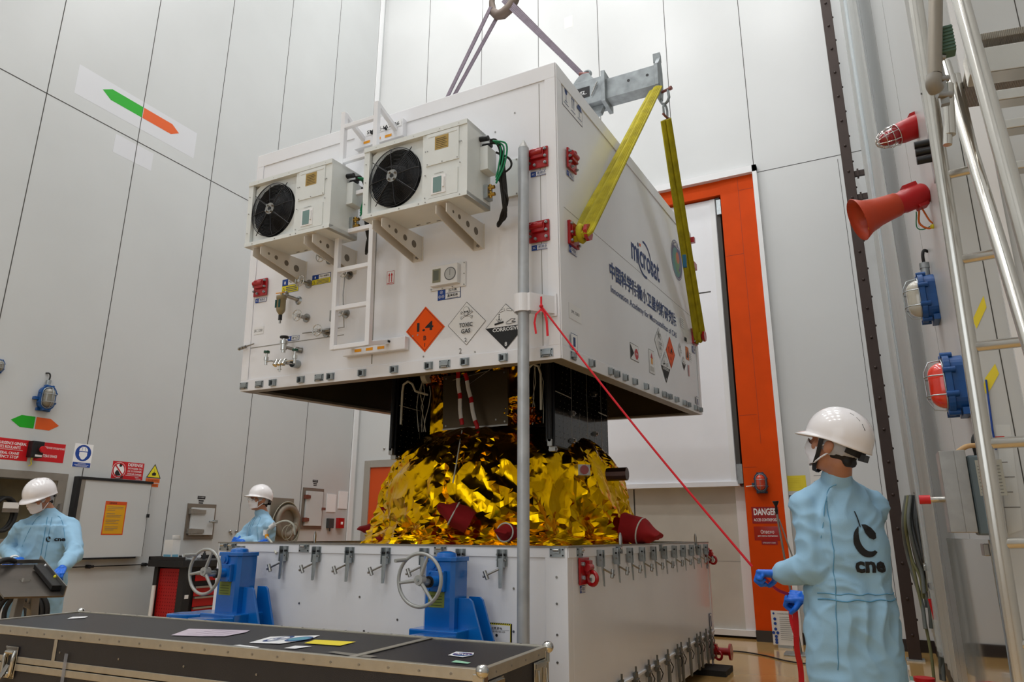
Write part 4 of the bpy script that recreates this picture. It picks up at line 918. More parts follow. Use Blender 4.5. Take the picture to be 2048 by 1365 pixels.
cover(757, 1060, 5.1, .30, .07, (-1, -.2, .05), 'red cloth cover poking out level at the far left rim', 3)
cover(1012, 1066, 4.4, .14, .06, (0, -1, .1), 'small round red cloth cover just left of the pole', 4)
cover(770, 1078, 4.8, .12, .05, (-.5, -.9, 0), 'small dark red cloth cover low at the left rim', 5)
cover(1275, 1062, 5.35, .30, .10, (1, -.15, -.25), 'big red cloth cover at the right end of the foil', 6)
# streamers
def streamer(pts, lab):
    P_ = [onY(x, y, 4.86) for x, y in pts]; t = thing('warning_streamer', lab, 'streamer', P_[0]); o_ = P_[0]
    n = len(P_)-1
    for i in range(n):
        b = MB(LRED if i % 2 == 0 else LWHT); q = [P_[i]-o_, (P_[i]+P_[i+1])/2-o_+V3((.004*(-1)**i, 0, 0)), P_[i+1]-o_]
        b.sweep(q, [(-.017, -.004), (0, -.008), (.017, -.004), (.017, .004), (0, .008), (-.017, .004)], None, (0, -1, 0)); b.build('red_band' if i % 2 == 0 else 'white_band', t)
streamer([(916, 742), (916, 757), (919, 787), (920, 798), (922, 838), (924, 850)], 'red and white streamer hanging on the left of the radiator')
streamer([(930, 748), (934, 762), (941, 795), (943, 806), (950, 842), (955, 858)], 'red and white streamer hanging to the right of the other one')

# ================================================================== RIGGING
BY = 5.6
def sling(name, lab, p, q, w0, w1, m, grp, side=(0, 1, 0), folds=5, th=.02, off=0, waist=1):
    p = V3(p); q = V3(q); n = 14; prof = []; 
    for k in range(folds*2+1): x = -0.5+k/(folds*2); prof.append((x, th*(.5 if k % 2 else .95)))
    prof += [(x, -y) for x, y in reversed(prof)]
    pts = []; sc = []
    for i in range(n+1):
        u = i/n; pts.append(p.lerp(q, u)+V3(side)*off*sin(pi*u)); w_ = w0+(w1-w0)*u; w_ *= 1+(waist-1)*sin(pi*u); sc.append((w_, 1))
    o_ = pts[0].copy(); b = MB(m); b.sweep([a-o_ for a in pts], prof, sc, V3(side), smooth=False); return b, o_
# crane hook
hp = onY(1003, 14, BY)
t = thing('crane_hook', 'brown crane hook block holding the grey slings at the top', 'crane hook', hp)
b = MB(mat('hook_brown', S(118, 102, 92), .5, metal=.3, var=.15)); b.fr(FS((0, 0, 0)))
pts = [(-.115+.005, .28), (-.12, .1), (-.105, -.02), (-.05, -.085), (.02, -.095), (.10, -.05), (.155, .03), (.20, .12), (.21, .22)]
b.sweep([(x, y, 0) for x, y in pts], [(.05*cos(2*pi*i/12), .04*sin(2*pi*i/12)) for i in range(12)], [.55, .7, .9, 1.15, 1.3, 1.3, 1.15, .9, .7]); b.build('hook', t)
b = MB(mat('hook_yellow', S(160, 130, 30), .5)); b.fr(FS((0, 0, 0))); b.box(-.14, .22, -.03, -.06, .6, .03); b.build('safety_latch', t)
b = MB(mat('hook_block', S(70, 66, 60), .5, metal=.5)); b.box(-.2, -.12, .55, .25, .12, 1.1); b.cyl((0, 0, .2), (0, 0, .6), .045); b.cyl((0, 0, 1.1), (0, 0, CEIL-hp.z), .012); b.build('hook_block', t)
# spreader beam
bt = onY(1215, 157, BY-.07).z; bbm = onY(1215, 195, BY-.07).z; zc = (bt+bbm)/2; hh = (bt-bbm)/2; xe = onY(1310, 150, BY-.07).x
t = thing('spreader_beam', 'galvanised telescopic spreader beam above the lid under the grey slings', 'lifting beam', (SX, BY, zc)); HX = xe-SX
b = MB(GALV); b.box(-HX, -.07, -hh, HX, .07, hh); b.use(BLACK)
for sg in (-1, 1):
    for dx in (.08, .28): b.cyl((sg*(HX-dx*.9), -.072, hh*.15), (sg*(HX-dx*.9), -.068, hh*.15), .014, n=12)
b.use(GALV); b.box(-HX, -.075, -hh-.012, HX, .075, -hh); b.build('inner_tube', t, bevel=.004)
b = MB(GALV); xs = onY(1207, 175, BY-.1).x-SX; b.box(-xs, -.095, -hh-.03, xs, .095, hh+.03)
for sg in (-1, 1): b.box(sg*xs-.02, -.12, -hh-.06, sg*xs+.02, .12, hh+.07)
for sg in (-1, 1):
    b.fr(FS((sg*(xs-.22), -.02, hh+.03))); b.prism([(-.14, 0), (.14, 0), (.09, .06), (.05, .12), (-.03, .13), (-.08, .08)], -.02, .02); b.fr(Matrix.Identity(4))
    b.fr(FS((sg*(xs-.18), 0, -hh-.03))); b.prism([(-.12, 0), (.16, 0), (.12, -.08), (-.06, -.11)], -.03, .03); b.fr(Matrix.Identity(4))
b.build('outer_sleeve', t, bevel=.004)
b = MB(INK); b.fr(FS((xs-.24, -.096, 0))); b.slab(-.12, -.055, .10, .06, INK); b.ell(-.04, .0, .018, .018, TOR, 14); b.ell(-.04, 0, .009, .009, INK, 10); b.text('HTZ', .02, .004, .03, LWHT, .06, .02); b.rect(-.0, -.02, .07, -.016, LWHT); b.build('maker_plate', t)
b = MB(STEEL); b.fr(FS((xs-.09, -.10, 0))); b.tube([(-.03, -.06, .01), (.03, .07, .01)], .006, 6); b.tube([(-.01, .02, .012), (.03, .03, .012), (.01, .05, .012)], .004, 5); b.build('locking_pin', t)
for sg in (-1, 1):
    b = MB(GALV); b.fr(FS((sg*(HX+.015), 0, 0)) @ Matrix.Rotation(pi/2, 4, 'Y') if 0 else frame((sg*(HX+.015), 0, 0), (0, 1, 0), (0, 0, 1)))
    b.prism([(-.09, -hh-.02), (.09, -hh-.02), (.09, hh), (.05, hh+.13), (.03, hh+.14), (-.06, hh+.02), (-.09, hh)], -.018, .018); b.prism([(-.05, -hh-.12), (.05, -hh-.12), (.09, -hh), (-.09, -hh)], -.018, .018)
    b.prism([(.03, hh+.10), (.07, hh+.10), (.06, hh+.17), (.02, hh+.19)], -.05, .02)
    b.build('end_plate', t, bevel=.003)
b = MB(mat('pin_rust', S(140, 90, 84), .5, metal=.4)); ep = onY(1174, 149, BY)-V3((SX, BY, zc)); b.cyl((ep.x-.07, -.03, ep.z), (ep.x+.02, -.0, ep.z-.01), .022, n=12); b.use(GALV).torus(frame(ep, (1, 0, 0), (0, 0, 1)), .035, .016, 20, 8); b.build('eye_pin', t)
eye = V3((SX+ep.x-.05, BY, zc+ep.z+.01))
# grey slings
for (lab, q, sgn) in (('grey web sling running from the hook down to the right end eye', eye, 1), ('grey web sling running from the hook down behind the lid on the left', V3((2*SX-eye.x, BY, eye.z)), -1)):
    t = None; s0 = hp+V3((.03*sgn, 0, .04))
    for k, dx in enumerate((0, .085)):
        if sgn > 0: b, o_ = sling('', '', s0+V3((.02+dx*.2, -.03+.06*k, .02)), q+V3((0, -.02+.04*k, 0)), .085, .045, GSL, '', (0, 1, 0), 5, .008)
        else: b, o_ = sling('', '', s0+V3((-.085+dx*1.0, -.03+.06*k, -.02-.5*dx)), q+V3((-.01+.3*dx, -.02+.04*k, 0)), .042, .038, GSL, '', (0, 1, 0), 2, .008)
        if t is None: t = thing('lifting_sling', lab, 'sling', o_, 'grey slings from the crane hook'); base_o = o_
        ob = b.build('web_strand', t); ob.location = o_-base_o
# shackles on the beam end
def shackle(parent, M, s_=1.0):
    b = MB(GALV); b.fr(M); b.tube([(-.04*s_, .05*s_, 0), (-.045*s_, 0, 0), (-.05*s_, -.05*s_, 0), (-.03*s_, -.09*s_, 0), (0, -.105*s_, 0), (.03*s_, -.09*s_, 0), (.05*s_, -.05*s_, 0), (.045*s_, 0, 0), (.04*s_, .05*s_, 0)], .014*s_, 8); b.build('bow', parent)
    b = MB(mat('pin_rust', S(140, 90, 84), .5)); b.fr(M); b.cyl((-.065*s_, .045*s_, 0), (.065*s_, .045*s_, 0), .014*s_, n=10); b.cyl((.06*s_, .045*s_, 0), (.085*s_, .045*s_, 0), .022*s_, n=6, smooth=False); b.build('shackle_pin', parent)
p1 = onY(1329, 190, BY); t = thing('shackle', 'upper bow shackle hooked in the right end plate of the beam', 'shackle', p1); shackle(t, frame((0, 0, 0), (1, -.3, 0), (0, 0, 1)), .9)
p2 = onY(1331, 226, BY); t = thing('shackle', 'lower shackle hanging in the upper one and carrying the rear yellow sling', 'shackle', p2); shackle(t, frame((0, 0, 0), (.2, 1, 0), (0, 0, -1)), .8)
# yellow slings
tr1 = LIDM @ V3((.065, .215, .85)); tr2 = LIDM @ V3((.065, 3.37, .79)); top1 = onY(1312, 178, BY-.1); top2 = p2+V3((0, 0, -.07))
def ysl(lab, a, c, wa, wc, sidev):
    t = thing('round_sling', lab, 'sling', a, 'yellow slings holding the lid')
    d = (c-a).normalized(); s_ = V3(sidev); s_ = (s_-d*s_.dot(d)).normalized(); nrm = d.cross(s_)
    for k, (o1, o2, ww) in enumerate(((-.015, -.03, 1.0), (.02, .035, .8))):
        n = 16; pts = []; sc = []; prof = []
        for q in range(13): x = -.5+q/12; prof.append((x, .012*(1+.5*(q % 2))*sqrt(max(.15, 1-(2*x)**2))))
        prof += [(x, -y) for x, y in reversed(prof)]
        for i in range(n+1):
            u = i/n; pts.append(a.lerp(c, u)+s_*(o1+(o2-o1)*u)+nrm*(.014*(1 if k else -1))-a+V3((0, 0, -.01*sin(pi*u)))); sc.append(((wa+(wc-wa)*u)*ww*(1+.06*sin(7*u+k)), 1+.5*u))
        pts.append(c+s_*(o2)+nrm*(.014*(1 if k else -1))-a+d*.05); sc.append((wc*ww*.7, 1.2))
        b = MB(YEL); b.sweep(pts, prof, sc, nrm, smooth=False); b.build('sling_strand', t)
    b = MB(YEL); b.fr(Matrix.Identity(4)); b.torus(Matrix.Translation(c-a) @ frame((0, 0, 0), (0, 1, 0), (0, 0, 1)) @ Matrix.Translation((0, 0, -.0)), .046, .022, 20, 6); b.build('sling_loop', t)
    return t
ysl('long yellow sling slanting from the beam end to the near red trunnion', top1, tr1, .095, .115, (1, .3, .2))
t = ysl('yellow sling dropping from the shackles to the far red trunnion', top2, tr2, .10, .10, (.3, 1, .2))
b = MB(mat('teal_tag', S(10, 90, 120), .5)); q = onY(1371, 525, 6.1) - top2; b.cb(q.x, q.y-.03, q.z, .03, .03, .12); b.build('blue_tag', t)
# guide pole
pz = onY(1047, 281, 3.6); px0 = onY(1049, 1100, 3.6).x
t = thing('guide_pole', 'tall galvanised guide pole with a pointed tip in front of the containers', 'guide pole', (pz.x, 3.6, 0))
b = MB(mat('galvanised_pole', S(184, 187, 190), .42, metal=.4, var=.22, vscale=7)); b.cyl((0, 0, 0), (0, 0, pz.z-.06), .0345, n=28); b.build('pole', t)
b = MB(ALU); b.lathe([(.034, 0), (.034, .0), (.006, .058), (0, .06)], (0, 0, pz.z-.06), (0, 0, pz.z+.94), 24); b.build('pole_tip', t)
b = MB(GALV); b.box(-.08, -.08, 0, .08, .08, .012); b.build('foot_plate', t)
# red tag line from the clamp to the worker's hand
HANDL = atd(1522, 1148, 3.25)
ta = LIDM @ V3((pole_l.x+.115, -.12, zc*0+lidl(1080, 615, 1, -.1).z))
t = thing('tag_line', 'long red tape stretched from the pole clamp down to the gloved hands', 'tape', ta)
b = MB(REDT); n = 30; hl = HANDL+V3((-.04, .02, .03)); pts = []
for i in range(n+1): u = i/n; pts.append(ta.lerp(hl, u)-ta+V3((0, 0, -.025*sin(pi*u))))
b.sweep(pts, [(-.0055, -.002), (.0055, -.002), (.0055, .002), (-.0055, .002)], [(1, 1) for i in pts], (0, -1, 0)); b.build('taut_tape', t)
b = MB(REDT); b.bar([(0, 0, .06), (0, 0, .02), (0, 0, -.02), (-.03, -.01, -.05), (-.04, -.01, -.1), (-.03, -.01, -.17)], .012, .003, (0, -1, 0)); b.bar([(0, 0, -.02), (.02, 0, -.04), (.035, 0, -.1), (.04, 0, -.19)], .014, .003, (0, -1, 0)); b.ball((0, 0, 0), .012); b.build('knot_tail', t)
TAGT = t

# ================================================================== JACKS
def jack(x, y, lab, first=None, flip=1):
    if first is not None:
        o = dup(first, loc=(x, y, 0)); o['label'] = lab; return o
    t = thing('lifting_jack', lab, 'jack', (x, y, 0), 'blue hand wheel jacks at the container front')
    b = MB(BLUE); w_, d_ = .1, .085; pr = [(-w_, -d_+.02), (-w_+.02, -d_), (w_-.02, -d_), (w_, -d_+.02), (w_, d_-.02), (w_-.02, d_), (-w_+.02, d_), (-w_, d_-.02)]
    b.prism(pr, .05, 1.1); b.build('column', t, bevel=.003)
    b = MB(BLUE); b.prism([(a*1.08, c*1.08) for a, c in pr], 1.1, 1.125); b.lathe([(.06, 0), (.055, .02), (.02, .03), (0, .03)], (0, 0, 1.125), (0, 0, 2.125), 20); b.build('cap', t, bevel=.004)
    b = MB(BLUE); b.fr(FS((-.03, -d_, 1.078))); b.cyl((0, 0, 0), (0, 0, .012), .034, n=20); b.cyl((0, 0, .012), (0, 0, .02), .018, n=16)
    b.fr(FS((0, -d_, .995))); b.box(-.05, -.055, 0, .055, .055, .03); b.cyl((0, 0, .03), (0, 0, .09), .03, n=16); b.bolts([(-.04, .045), (.045, .045), (-.04, -.045), (.045, -.045)], .008, .008, z=.03); b.build('gearbox', t, bevel=.003)
    b = MB(BLACK); b.fr(FS((0, -d_, .995))); b.cyl((0, 0, .09), (0, 0, .10), .031, n=16); b.use(ZINC).cyl((0, 0, .1), (0, 0, .185), .018, n=12); b.build('drive_shaft', t)
    b = MB(OLIVE); b.fr(FS((-.0, -d_, .89))); b.slab(-.06, -.035, .045, .05); 
    for k in range(4): b.rect(-.05, -.025+k*.016, .03, -.022+k*.016, INK)
    b.build('rating_plate', t)
    b = MB(BLUE); b.box(-.14, -.15, 0, .17, .1, .745); b.prism([(-.05, -.15), (-.07, -.30), (-.02, -.34), (.03, -.33), (.17, -.15)], .5, .73); b.build('foot', t, bevel=.006)
    b = MB(BLUE); M = frame((0, 0, 0), (1, 0, 0), (0, 0, 1)); b.fr(FS((0, -.09, 0))); 
    for dy in (0, .12):
        b.fr(FS((0, -.02+dy, 0))); b.prism([(.10, .45), (.27, .45), (.27, .66), (.19, .89), (.17, .905), (.10, .905)], -.008, .008)
    b.fr(Matrix.Identity(4)); b.box(.1, -.02, .45, .26, .10, .47); b.build('gusset', t, bevel=.002)
    wg = bpy.data.objects.new('handwheel', None); COL.objects.link(wg); wg.parent = t; wg.matrix_local = FS((0, -.27, 1.01)) @ Matrix.Rotation(.3, 4, 'Z')
    P_ = mat('wheel_grey', S(176, 176, 172), .35, metal=.2)
    b = MB(P_); b.torus(Matrix.Translation((0, 0, 0)), .137, .010, 40, 8); b.build('wheel_rim', wg)
    for k in range(3):
        a = k*2*pi/3+.9; b = MB(P_); b.cyl((.02*cos(a), .02*sin(a), -.0), (.135*cos(a), .135*sin(a), 0), .011, .008, n=8); b.build('wheel_spoke', wg)
    b = MB(P_); b.cyl((0, 0, -.03), (0, 0, .015), .026, n=16); b.use(ZINC).cyl((0, 0, .015), (0, 0, .02), .008, n=8); b.build('wheel_hub', wg)
    if flip: 
        b = MB(P_); a = 2.0; b.cyl((.137*cos(a), .137*sin(a), 0), (.137*cos(a)-.01, .137*sin(a), .09), .010, n=8); b.build('wheel_handle', wg)
    return t
j1 = jack(-2.235, 3.60, 'blue lifting jack with grey hand wheel near the guide pole')
j2 = jack(-3.885, 3.60, 'blue lifting jack with grey hand wheel at the left corner of the container', j1)

b = MB(BLUE); b.prism([(-.14, .1), (-.14, -.15), (-.2, -.2), (-.33, -.25), (-.37, -.22), (-.37, -.1), (-.34, -.06), (-.34, .1)], .62, .735); b.box(-.36, -.24, .6, -.14, .08, .62); b.build('foot_arm', j2, bevel=.006)

O_ = onY(533, 1098, 3.86); t = thing('vent_hose', 'thin white hose with small fittings curving up from the container rim', 'hose', O_)
P_ = [onY(x, y, Y)-O_ for x, y, Y in ((552, 1108, 3.78), (545, 1088, 3.84), (533, 1073, 3.9), (531, 1066, 3.9), (545, 1053, 3.92), (562, 1044, 3.95), (576, 1043, 3.98), (588, 1052, 4.0), (590, 1070, 4.02))]
b = MB(WH); b.tube(cr(P_), .007, 8); b.build('hose', t); b = MB(LWHT); b.cyl(P_[3]-V3((.0, 0, .02)), P_[3]+V3((0, 0, .02)), .016, n=10); b.cyl(P_[4]-V3((.02, 0, .01)), P_[4]+V3((.02, 0, .015)), .017, n=10); b.use(TOR).cyl(P_[2]-V3((-.006, 0, .01)), P_[2]+V3((0, 0, .012)), .014, n=10); b.build('hose_fitting', t)
# ================================================================== FLIGHT CASE
cx_ = V3((2.79, .10, 0)).normalized(); CM = frame((-1.26, 2.28, .80), cx_, V3((-cx_.y, cx_.x, 0))); CI = CM.inverted()
case = thing('flight_case', 'long black flight case with aluminium edges and stickers in the foreground', 'flight case', M=CM)
CL, CWD, CHH = 2.95, .60, .80
PLY = mat('case_black', S(44, 42, 44), .42, bump=.3, bscale=300, var=.12, vscale=5); EXT = mat('case_edge', S(196, 190, 176), .32, metal=.75, var=.1, vscale=20, bump=.2, bscale=60)
def cbx(nm, m, bx, bev=0): 
    b = MB(m)
    for q in bx: b.box(*q)
    return b.build(nm, case, bevel=bev)
cbx('lid_panel', PLY, [(-CL, 0, -.155, 0, CWD, -.002)]); cbx('body_panel', PLY, [(-CL, 0, -.68, 0, CWD, -.16)])
e = .004; w_ = .036
def edge(nm, bx): cbx(nm, EXT, bx, .002)
edge('top_edge', [(-CL, -e, -w_, 0, w_*.55, e), (-CL, CWD-w_*.55, -w_, 0, CWD+e, e), (-w_*.55, w_*.55, -w_, e, CWD-w_*.55, e), (-CL-e, w_*.55, -w_, -CL+w_*.55, CWD-w_*.55, e)])
edge('lid_edge', [(-CL, -e, -.156, 0, 0, -.128), (-e*0, 0, -.156, e, CWD, -.128)]); edge('body_edge', [(-CL, -e*1.5, -.19, 0, 0, -.16), (0, 0, -.19, e*1.5, CWD, -.16)])
edge('corner_edge', [(-w_, -e, -.68, e, 0, -w_), (0, -e, -.68, e, w_, -w_), (0, CWD-w_, -.68, e, CWD, -w_)])
xd = (CI @ onZ(800, 1292, .8)).x; edge('divider_edge', [(xd-.016, w_*.5, 0, xd+.016, CWD-w_*.5, e)])
xf = (CI @ onY(112, 1290, 2.2)).x; edge('divider_edge', [(xf-.011, -e, -.13, xf+.011, 0, -w_)])
edge('bottom_edge', [(-CL, -e, -.68, 0, 0, -.65), (0, 0, -.68, e, CWD, -.65)])
b = MB(STEEL)
for k in range(22): x = -.12-k*.13; b.cyl((x, -e, -.018), (x, -e-.002, -.018), .005, n=8); b.cyl((x, CWD-.01, e), (x, CWD-.01, e+.002), .005, n=8)
for k in range(7): b.cyl((-.2-k*.4, 0, -.09), (-.2-k*.4, -.003, -.09), .005, n=8)
for k in range(4): b.cyl((e, .1+k*.13, -.018), (e+.002, .1+k*.13, -.018), .004, n=8)
b.build('rivets', case)
for (x, y) in ((0, 0), (0, CWD), (-CL, 0), (-CL, CWD)):
    b = MB(CHROME); sx = 1 if x < 0 else -1; sy = 1 if y == 0 else -1
    b.ball((x-sx*.0, y+sy*.0, -.002), .024, n=16); b.box(x-sx*.006, y-sy*.006, -.06, x+sx*.035, y+sy*.0, -.012); b.box(x-sx*.006, y-sy*.0, -.06, x, y+sy*.035, -.012); b.build('ball_corner', case, bevel=.003)
def clatch(M):
    b = MB(CHROME); b.box(-.045, -.07, 0, .045, .07, .003); 
    for sg in (-1, 1): b.tube(cr([(sg*.03, .05, .004), (sg*.034, .02, .012), (sg*.03, -.045, .012), (sg*.018, -.06, .008)], 4), .009, 8)
    b.cyl((-.03, .045, .01), (.03, .045, .01), .008, n=10); b.use(INK).box(-.012, -.02, .003, .012, .03, .006); b.use(STEEL); b.bar([(0, -.01, .01), (-.01, -.06, .03), (-.03, -.1, .035)], .025, .004, (0, 0, 1))
    o = b.build('butterfly_latch', case, bevel=.002); o.matrix_local = M; return o
xl = (CI @ onY(28, 1325, 2.2)).x; clatch(frame((xl, -e*1.5, -.155), (1, 0, 0), (0, 0, 1)))
def handle(y):
    b = MB(CHROME); b.fr(frame((e, y, -.12), (0, 1, 0), (0, 0, 1))); b.box(-.06, -.09, 0, .06, .08, .003); b.box(-.05, .055, .003, .05, .075, .012)
    for sg in (-1, 1): b.tube([(sg*.04, .05, .012), (sg*.042, -.01, .016), (sg*.036, -.06, .016)], .005, 8)
    b.use(BLACK).cyl((-.034, -.055, .018), (.034, -.055, .018), .012, n=12)
    return b.build('spring_handle', case, bevel=.002)
handle(.10); handle(.50)
b = MB(ZINC)
for x in (-.25, -CL+.25):
    for y in (.1, CWD-.1): b.cyl((x, y-.02, -.74), (x, y+.02, -.74), .058, n=20)
b.build('caster', case)
def sticker(px, m, nm, deco=None):
    P_ = [CI @ onZ(x, y, .8) for x, y in px]; c = sum(P_, V3((0, 0, 0)))/len(P_)
    b = MB(m); b.fr(Matrix.Translation((c.x, c.y, 0))); b.poly([(p.x-c.x, p.y-c.y) for p in P_], m)
    if deco: deco(b, (max(p.x for p in P_)-min(p.x for p in P_))/2, (max(p.y for p in P_)-min(p.y for p in P_))/2)
    return b.build(nm, case)
def d1(b, w, h):
    for k in range(4): b.line([(-w*.5, -h*.5+k*h*.33), (w*.5, -h*.5+k*h*.33)], .005, mat('pale_ink', S(170, 150, 170), .6))
def d2(b, w, h): b.ell(-w*.4, 0, w*.32, h*.6, NAVY); b.ell(-w*.4, 0, w*.24, h*.42, LWHT); b.text('esa', -w*.4, 0, h*.4, NAVY, w*.3, .02); b.ell(w*.42, h*.2, w*.42, h*.5, BLUE2); b.ell(w*.42, h*.2, w*.34, h*.38, mat('teal_print', S(90, 150, 170), .5))
def d3(b, w, h): b.ell(0, 0, w*.8, h*.7, BLUE2); b.text('MNO', 0, 0, h*.6, LWHT, w*1.1, .02); b.line([(-w*.6, -h*.3), (w*.6, h*.4)], .004, LRED)
sticker([(342, 1272), (378, 1259), (500, 1262), (492, 1266), (450, 1274), (400, 1274)], mat('pink_sheet', S(206, 192, 204), .4), 'sheet_sticker', d1)
sticker([(498, 1287), (540, 1275), (640, 1272), (620, 1280), (560, 1289)], LWHT, 'logo_sticker', d2)
sticker([(608, 1288), (630, 1281), (712, 1285), (700, 1288), (680, 1293)], YPAP, 'yellow_sticker')
sticker([(568, 1298), (590, 1293), (624, 1294), (590, 1299)], LWHT, 'torn_label'); sticker([(134, 1239), (145, 1235), (176, 1234), (170, 1237)], LWHT, 'torn_label')
sticker([(655, 1306), (668, 1304), (756, 1314), (740, 1317), (700, 1313)], ALUD, 'grey_tape'); sticker([(896, 1312), (912, 1305), (948, 1307), (946, 1312), (925, 1316)], LWHT, 'round_sticker', d3)
sticker([(902, 1326), (912, 1322), (942, 1327), (935, 1329)], mat('mint', S(150, 200, 170), .5), 'torn_label'); sticker([(466, 1292), (480, 1291), (520, 1296), (510, 1298)], LWHT, 'torn_label')
b = MB(mat('clear_tape', S(150, 155, 165), .2, alpha=.55)); xt = (CI @ onY(132, 1330, 2.2)).x; b.fr(frame((xt, -e*2, -.14), (1, 0, 0), (0, 0, 1))); b.rect(-.012, -.1, .012, .05); b.build('clear_tape', case)

# ================================================================== LEFT WALL THINGS
def wt(name, lab, cat, y, z, group=None): t = thing(name, lab, cat, M=FR((XL, y, z)), group=group); return t
def flat(name, lab, cat, y, z, fn, group=None, nm='sign_panel'):
    t = wt(name, lab, cat, y, z, group); b = MB(LWHT); fn(b); b.build(nm, t); return t
def arrow(y, z, wl, wr, h, lab):
    def f(b):
        g = .006; t_ = h*.9; b.poly([(-wl, 0), (-wl+t_*.85, h/2), (-g, h/2), (-g, -h/2), (-wl+t_*.85, -h/2)], LGRN); b.poly([(wr, 0), (wr-t_*.85, h/2), (g, h/2), (g, -h/2), (wr-t_*.85, -h/2)], mat('sign_orange', S(214, 88, 20), .45))
    flat('direction_sign', lab, 'sign', y, z, f)
arrow(4.29, 2.36, .24, .25, .125, 'small green and orange double arrow low on the left wall')
arrow(4.89, 6.45, .54, .54, .15, 'large green and orange double arrow high on the left wall')
flat('wall_patch', 'long pale rectangle of film behind the high double arrow', 'patch', 4.87, 6.43, lambda b: b.box(-.83, -.22, 0, .83, .17, .0008), nm='film')
flat('wall_patch', 'short pale rectangle of film below the high double arrow', 'patch', 4.9, 5.86, lambda b: b.box(-.3, -.13, 0, .22, .12, .0008), nm='film')
for o in bpy.data.objects:
    if o.name.startswith('film'): o.data.materials.clear(); o.data.materials.append(mat('film_pale', S(206, 207, 210), .35))
def bulkhead(M, lab, s_=1.0, glass=None, body=None, cable=1, plate=False, cat='wall lamp'):
    t = thing('bulkhead_lamp', lab, cat, M=M @ Matrix.Scale(s_, 4)); body = body or BLUE2
    def ov(w, h, n=28): 
        r = w; return [(r*cos(2*pi*k/n), r*sin(2*pi*k/n)+(h-w if sin(2*pi*k/n) > 1e-6 else -(h-w) if sin(2*pi*k/n) < -1e-6 else 0)) for k in range(n)]
    b = MB(body); b.prism(ov(.072, .125), .0, .05); b.prism(ov(.082, .135), .05, .075)
    for k in range(8): a = 2*pi*k/8+.4; b.cyl((.084*cos(a), .135*sin(a), .035), (.084*cos(a), .135*sin(a), .08), .013, n=8)
    b.box(-.12, -.03, .0, -.07, .0, .05); b.box(-.07, -.14, 0, .07, -.11, .03)
    b.build('housing', t, bevel=.002)
    b = MB(glass or mat('lamp_glass', S(120, 116, 104), .08, coat=1)); vs = []; n, m_ = 28, 6
    for j in range(m_+1):
        a = j/m_*pi/2; vs += [(x, y, .075+.06*sin(a)) for x, y in ov(.056*cos(a)+.001, .102*(.45+.55*cos(a)))]
    b.add(vs, [(j*n+i, j*n+(i+1) % n, (j+1)*n+(i+1) % n, (j+1)*n+i) for j in range(m_) for i in range(n)], True); b.add(vs[m_*n:], [tuple(range(n))]); b.build('glass_dome', t)
    b = MB(ZINC); b.tube([(x, y, .078) for x, y in ov(.066, .112)], .004, 6, closed=True)
    for y in (-.05, .035): b.tube([(-.066, y, .078), (-.06, y, .125), (-.03, y, .148), (.03, y, .148), (.06, y, .125), (.066, y, .078)], .003, 5)
    b.tube([(0, .112, .078), (0, .105, .125), (0, .06, .148), (0, -.06, .148), (0, -.105, .125), (0, -.112, .078)], .003, 5); b.build('wire_guard', t)
    if cable:
        b = MB(ZINC); b.cyl((0, .12, .03), (0, .165, .03), .022, n=8); b.cyl((0, .165, .03), (0, .195, .03), .027, n=6); b.build('cable_gland', t)
        b = MB(RUB); b.tube(cr([(0, .19, .03), (.005, .24, .03), (-.005, .27, .02), (-.03, .27, 0)]), .008, 8); b.build('lamp_cable', t)
    if plate: b = MB(LRED); b.fr(frame((-.086, .02, .04), (0, 0, -1), (0, 1, 0))); b.slab(-.012, -.05, .012, .04); b.build('red_label', t)
    return t
bulkhead(FR((XL, 4.335, 2.63)), 'blue bulkhead lamp with clear glass and guard on the left wall', 1.0)
q = onX(2, 738, XL); bulkhead(FR((XL, q.y-.03, q.z+.02)), 'clear lamp half cut off by the left edge of the photo', .5, cable=0)
def s1(b): b.slab(-.31, -.115, .13, .1, LRED); b.text("ARRET D'URGENCE GENERAL", -.09, .055, .03, LWHT, .38, .015); b.text("DES PONTS ROULANTS", -.11, .015, .03, LWHT, .31, .015); b.rect(-.29, -.012, .07, -.009, LWHT); b.text("GENERAL CRANE", -.08, -.045, .028, LWHT, .24, .015); b.text("EMERGENCY STOP", -.1, -.083, .028, LWHT, .28, .015)
flat('warning_sign', 'red crane emergency stop sign in French and English', 'sign', 4.15, 2.07, s1)
def s2(b): b.slab(-.14, -.1, .17, .1, LRED); b.text('ЩЕЕ ЭКСТРЕННОЕ ОТКЛЮЧЕНИЕ', .02, .045, .025, LWHT, .29, .012); b.text('МОСТОВЫХ КРАНОВ', .0, -.04, .03, LWHT, .19, .012)
flat('warning_sign', 'red sign with Cyrillic text right of the black stop button', 'sign', 4.48, 2.07, s2)
t = wt('stop_button', 'black switch box with red mushroom button between the red signs', 'emergency button', 4.32, 2.08)
b = MB(BLACK); b.box(-.06, -.085, .0, .06, .085, .09); b.build('switch_box', t, bevel=.008); b = MB(LRED); b.cyl((.03, 0, .09), (.03, 0, .12), .018); b.cyl((.03, 0, .12), (.03, 0, .14), .035, .03, n=20); b.build('push_button', t)
b = MB(LWHT); b.fr(Matrix.Translation((0, 0, .09))); b.slab(-.02, -.075, .05, -.055); b.use(LYEL); b.fr(Matrix.Identity(4)); b.tube(cr([(-.01, -.085, .03), (-.01, -.12, .02), (.0, -.15, .02), (-.02, -.17, .01)]), .005, 6); b.build('cable_tail', t)
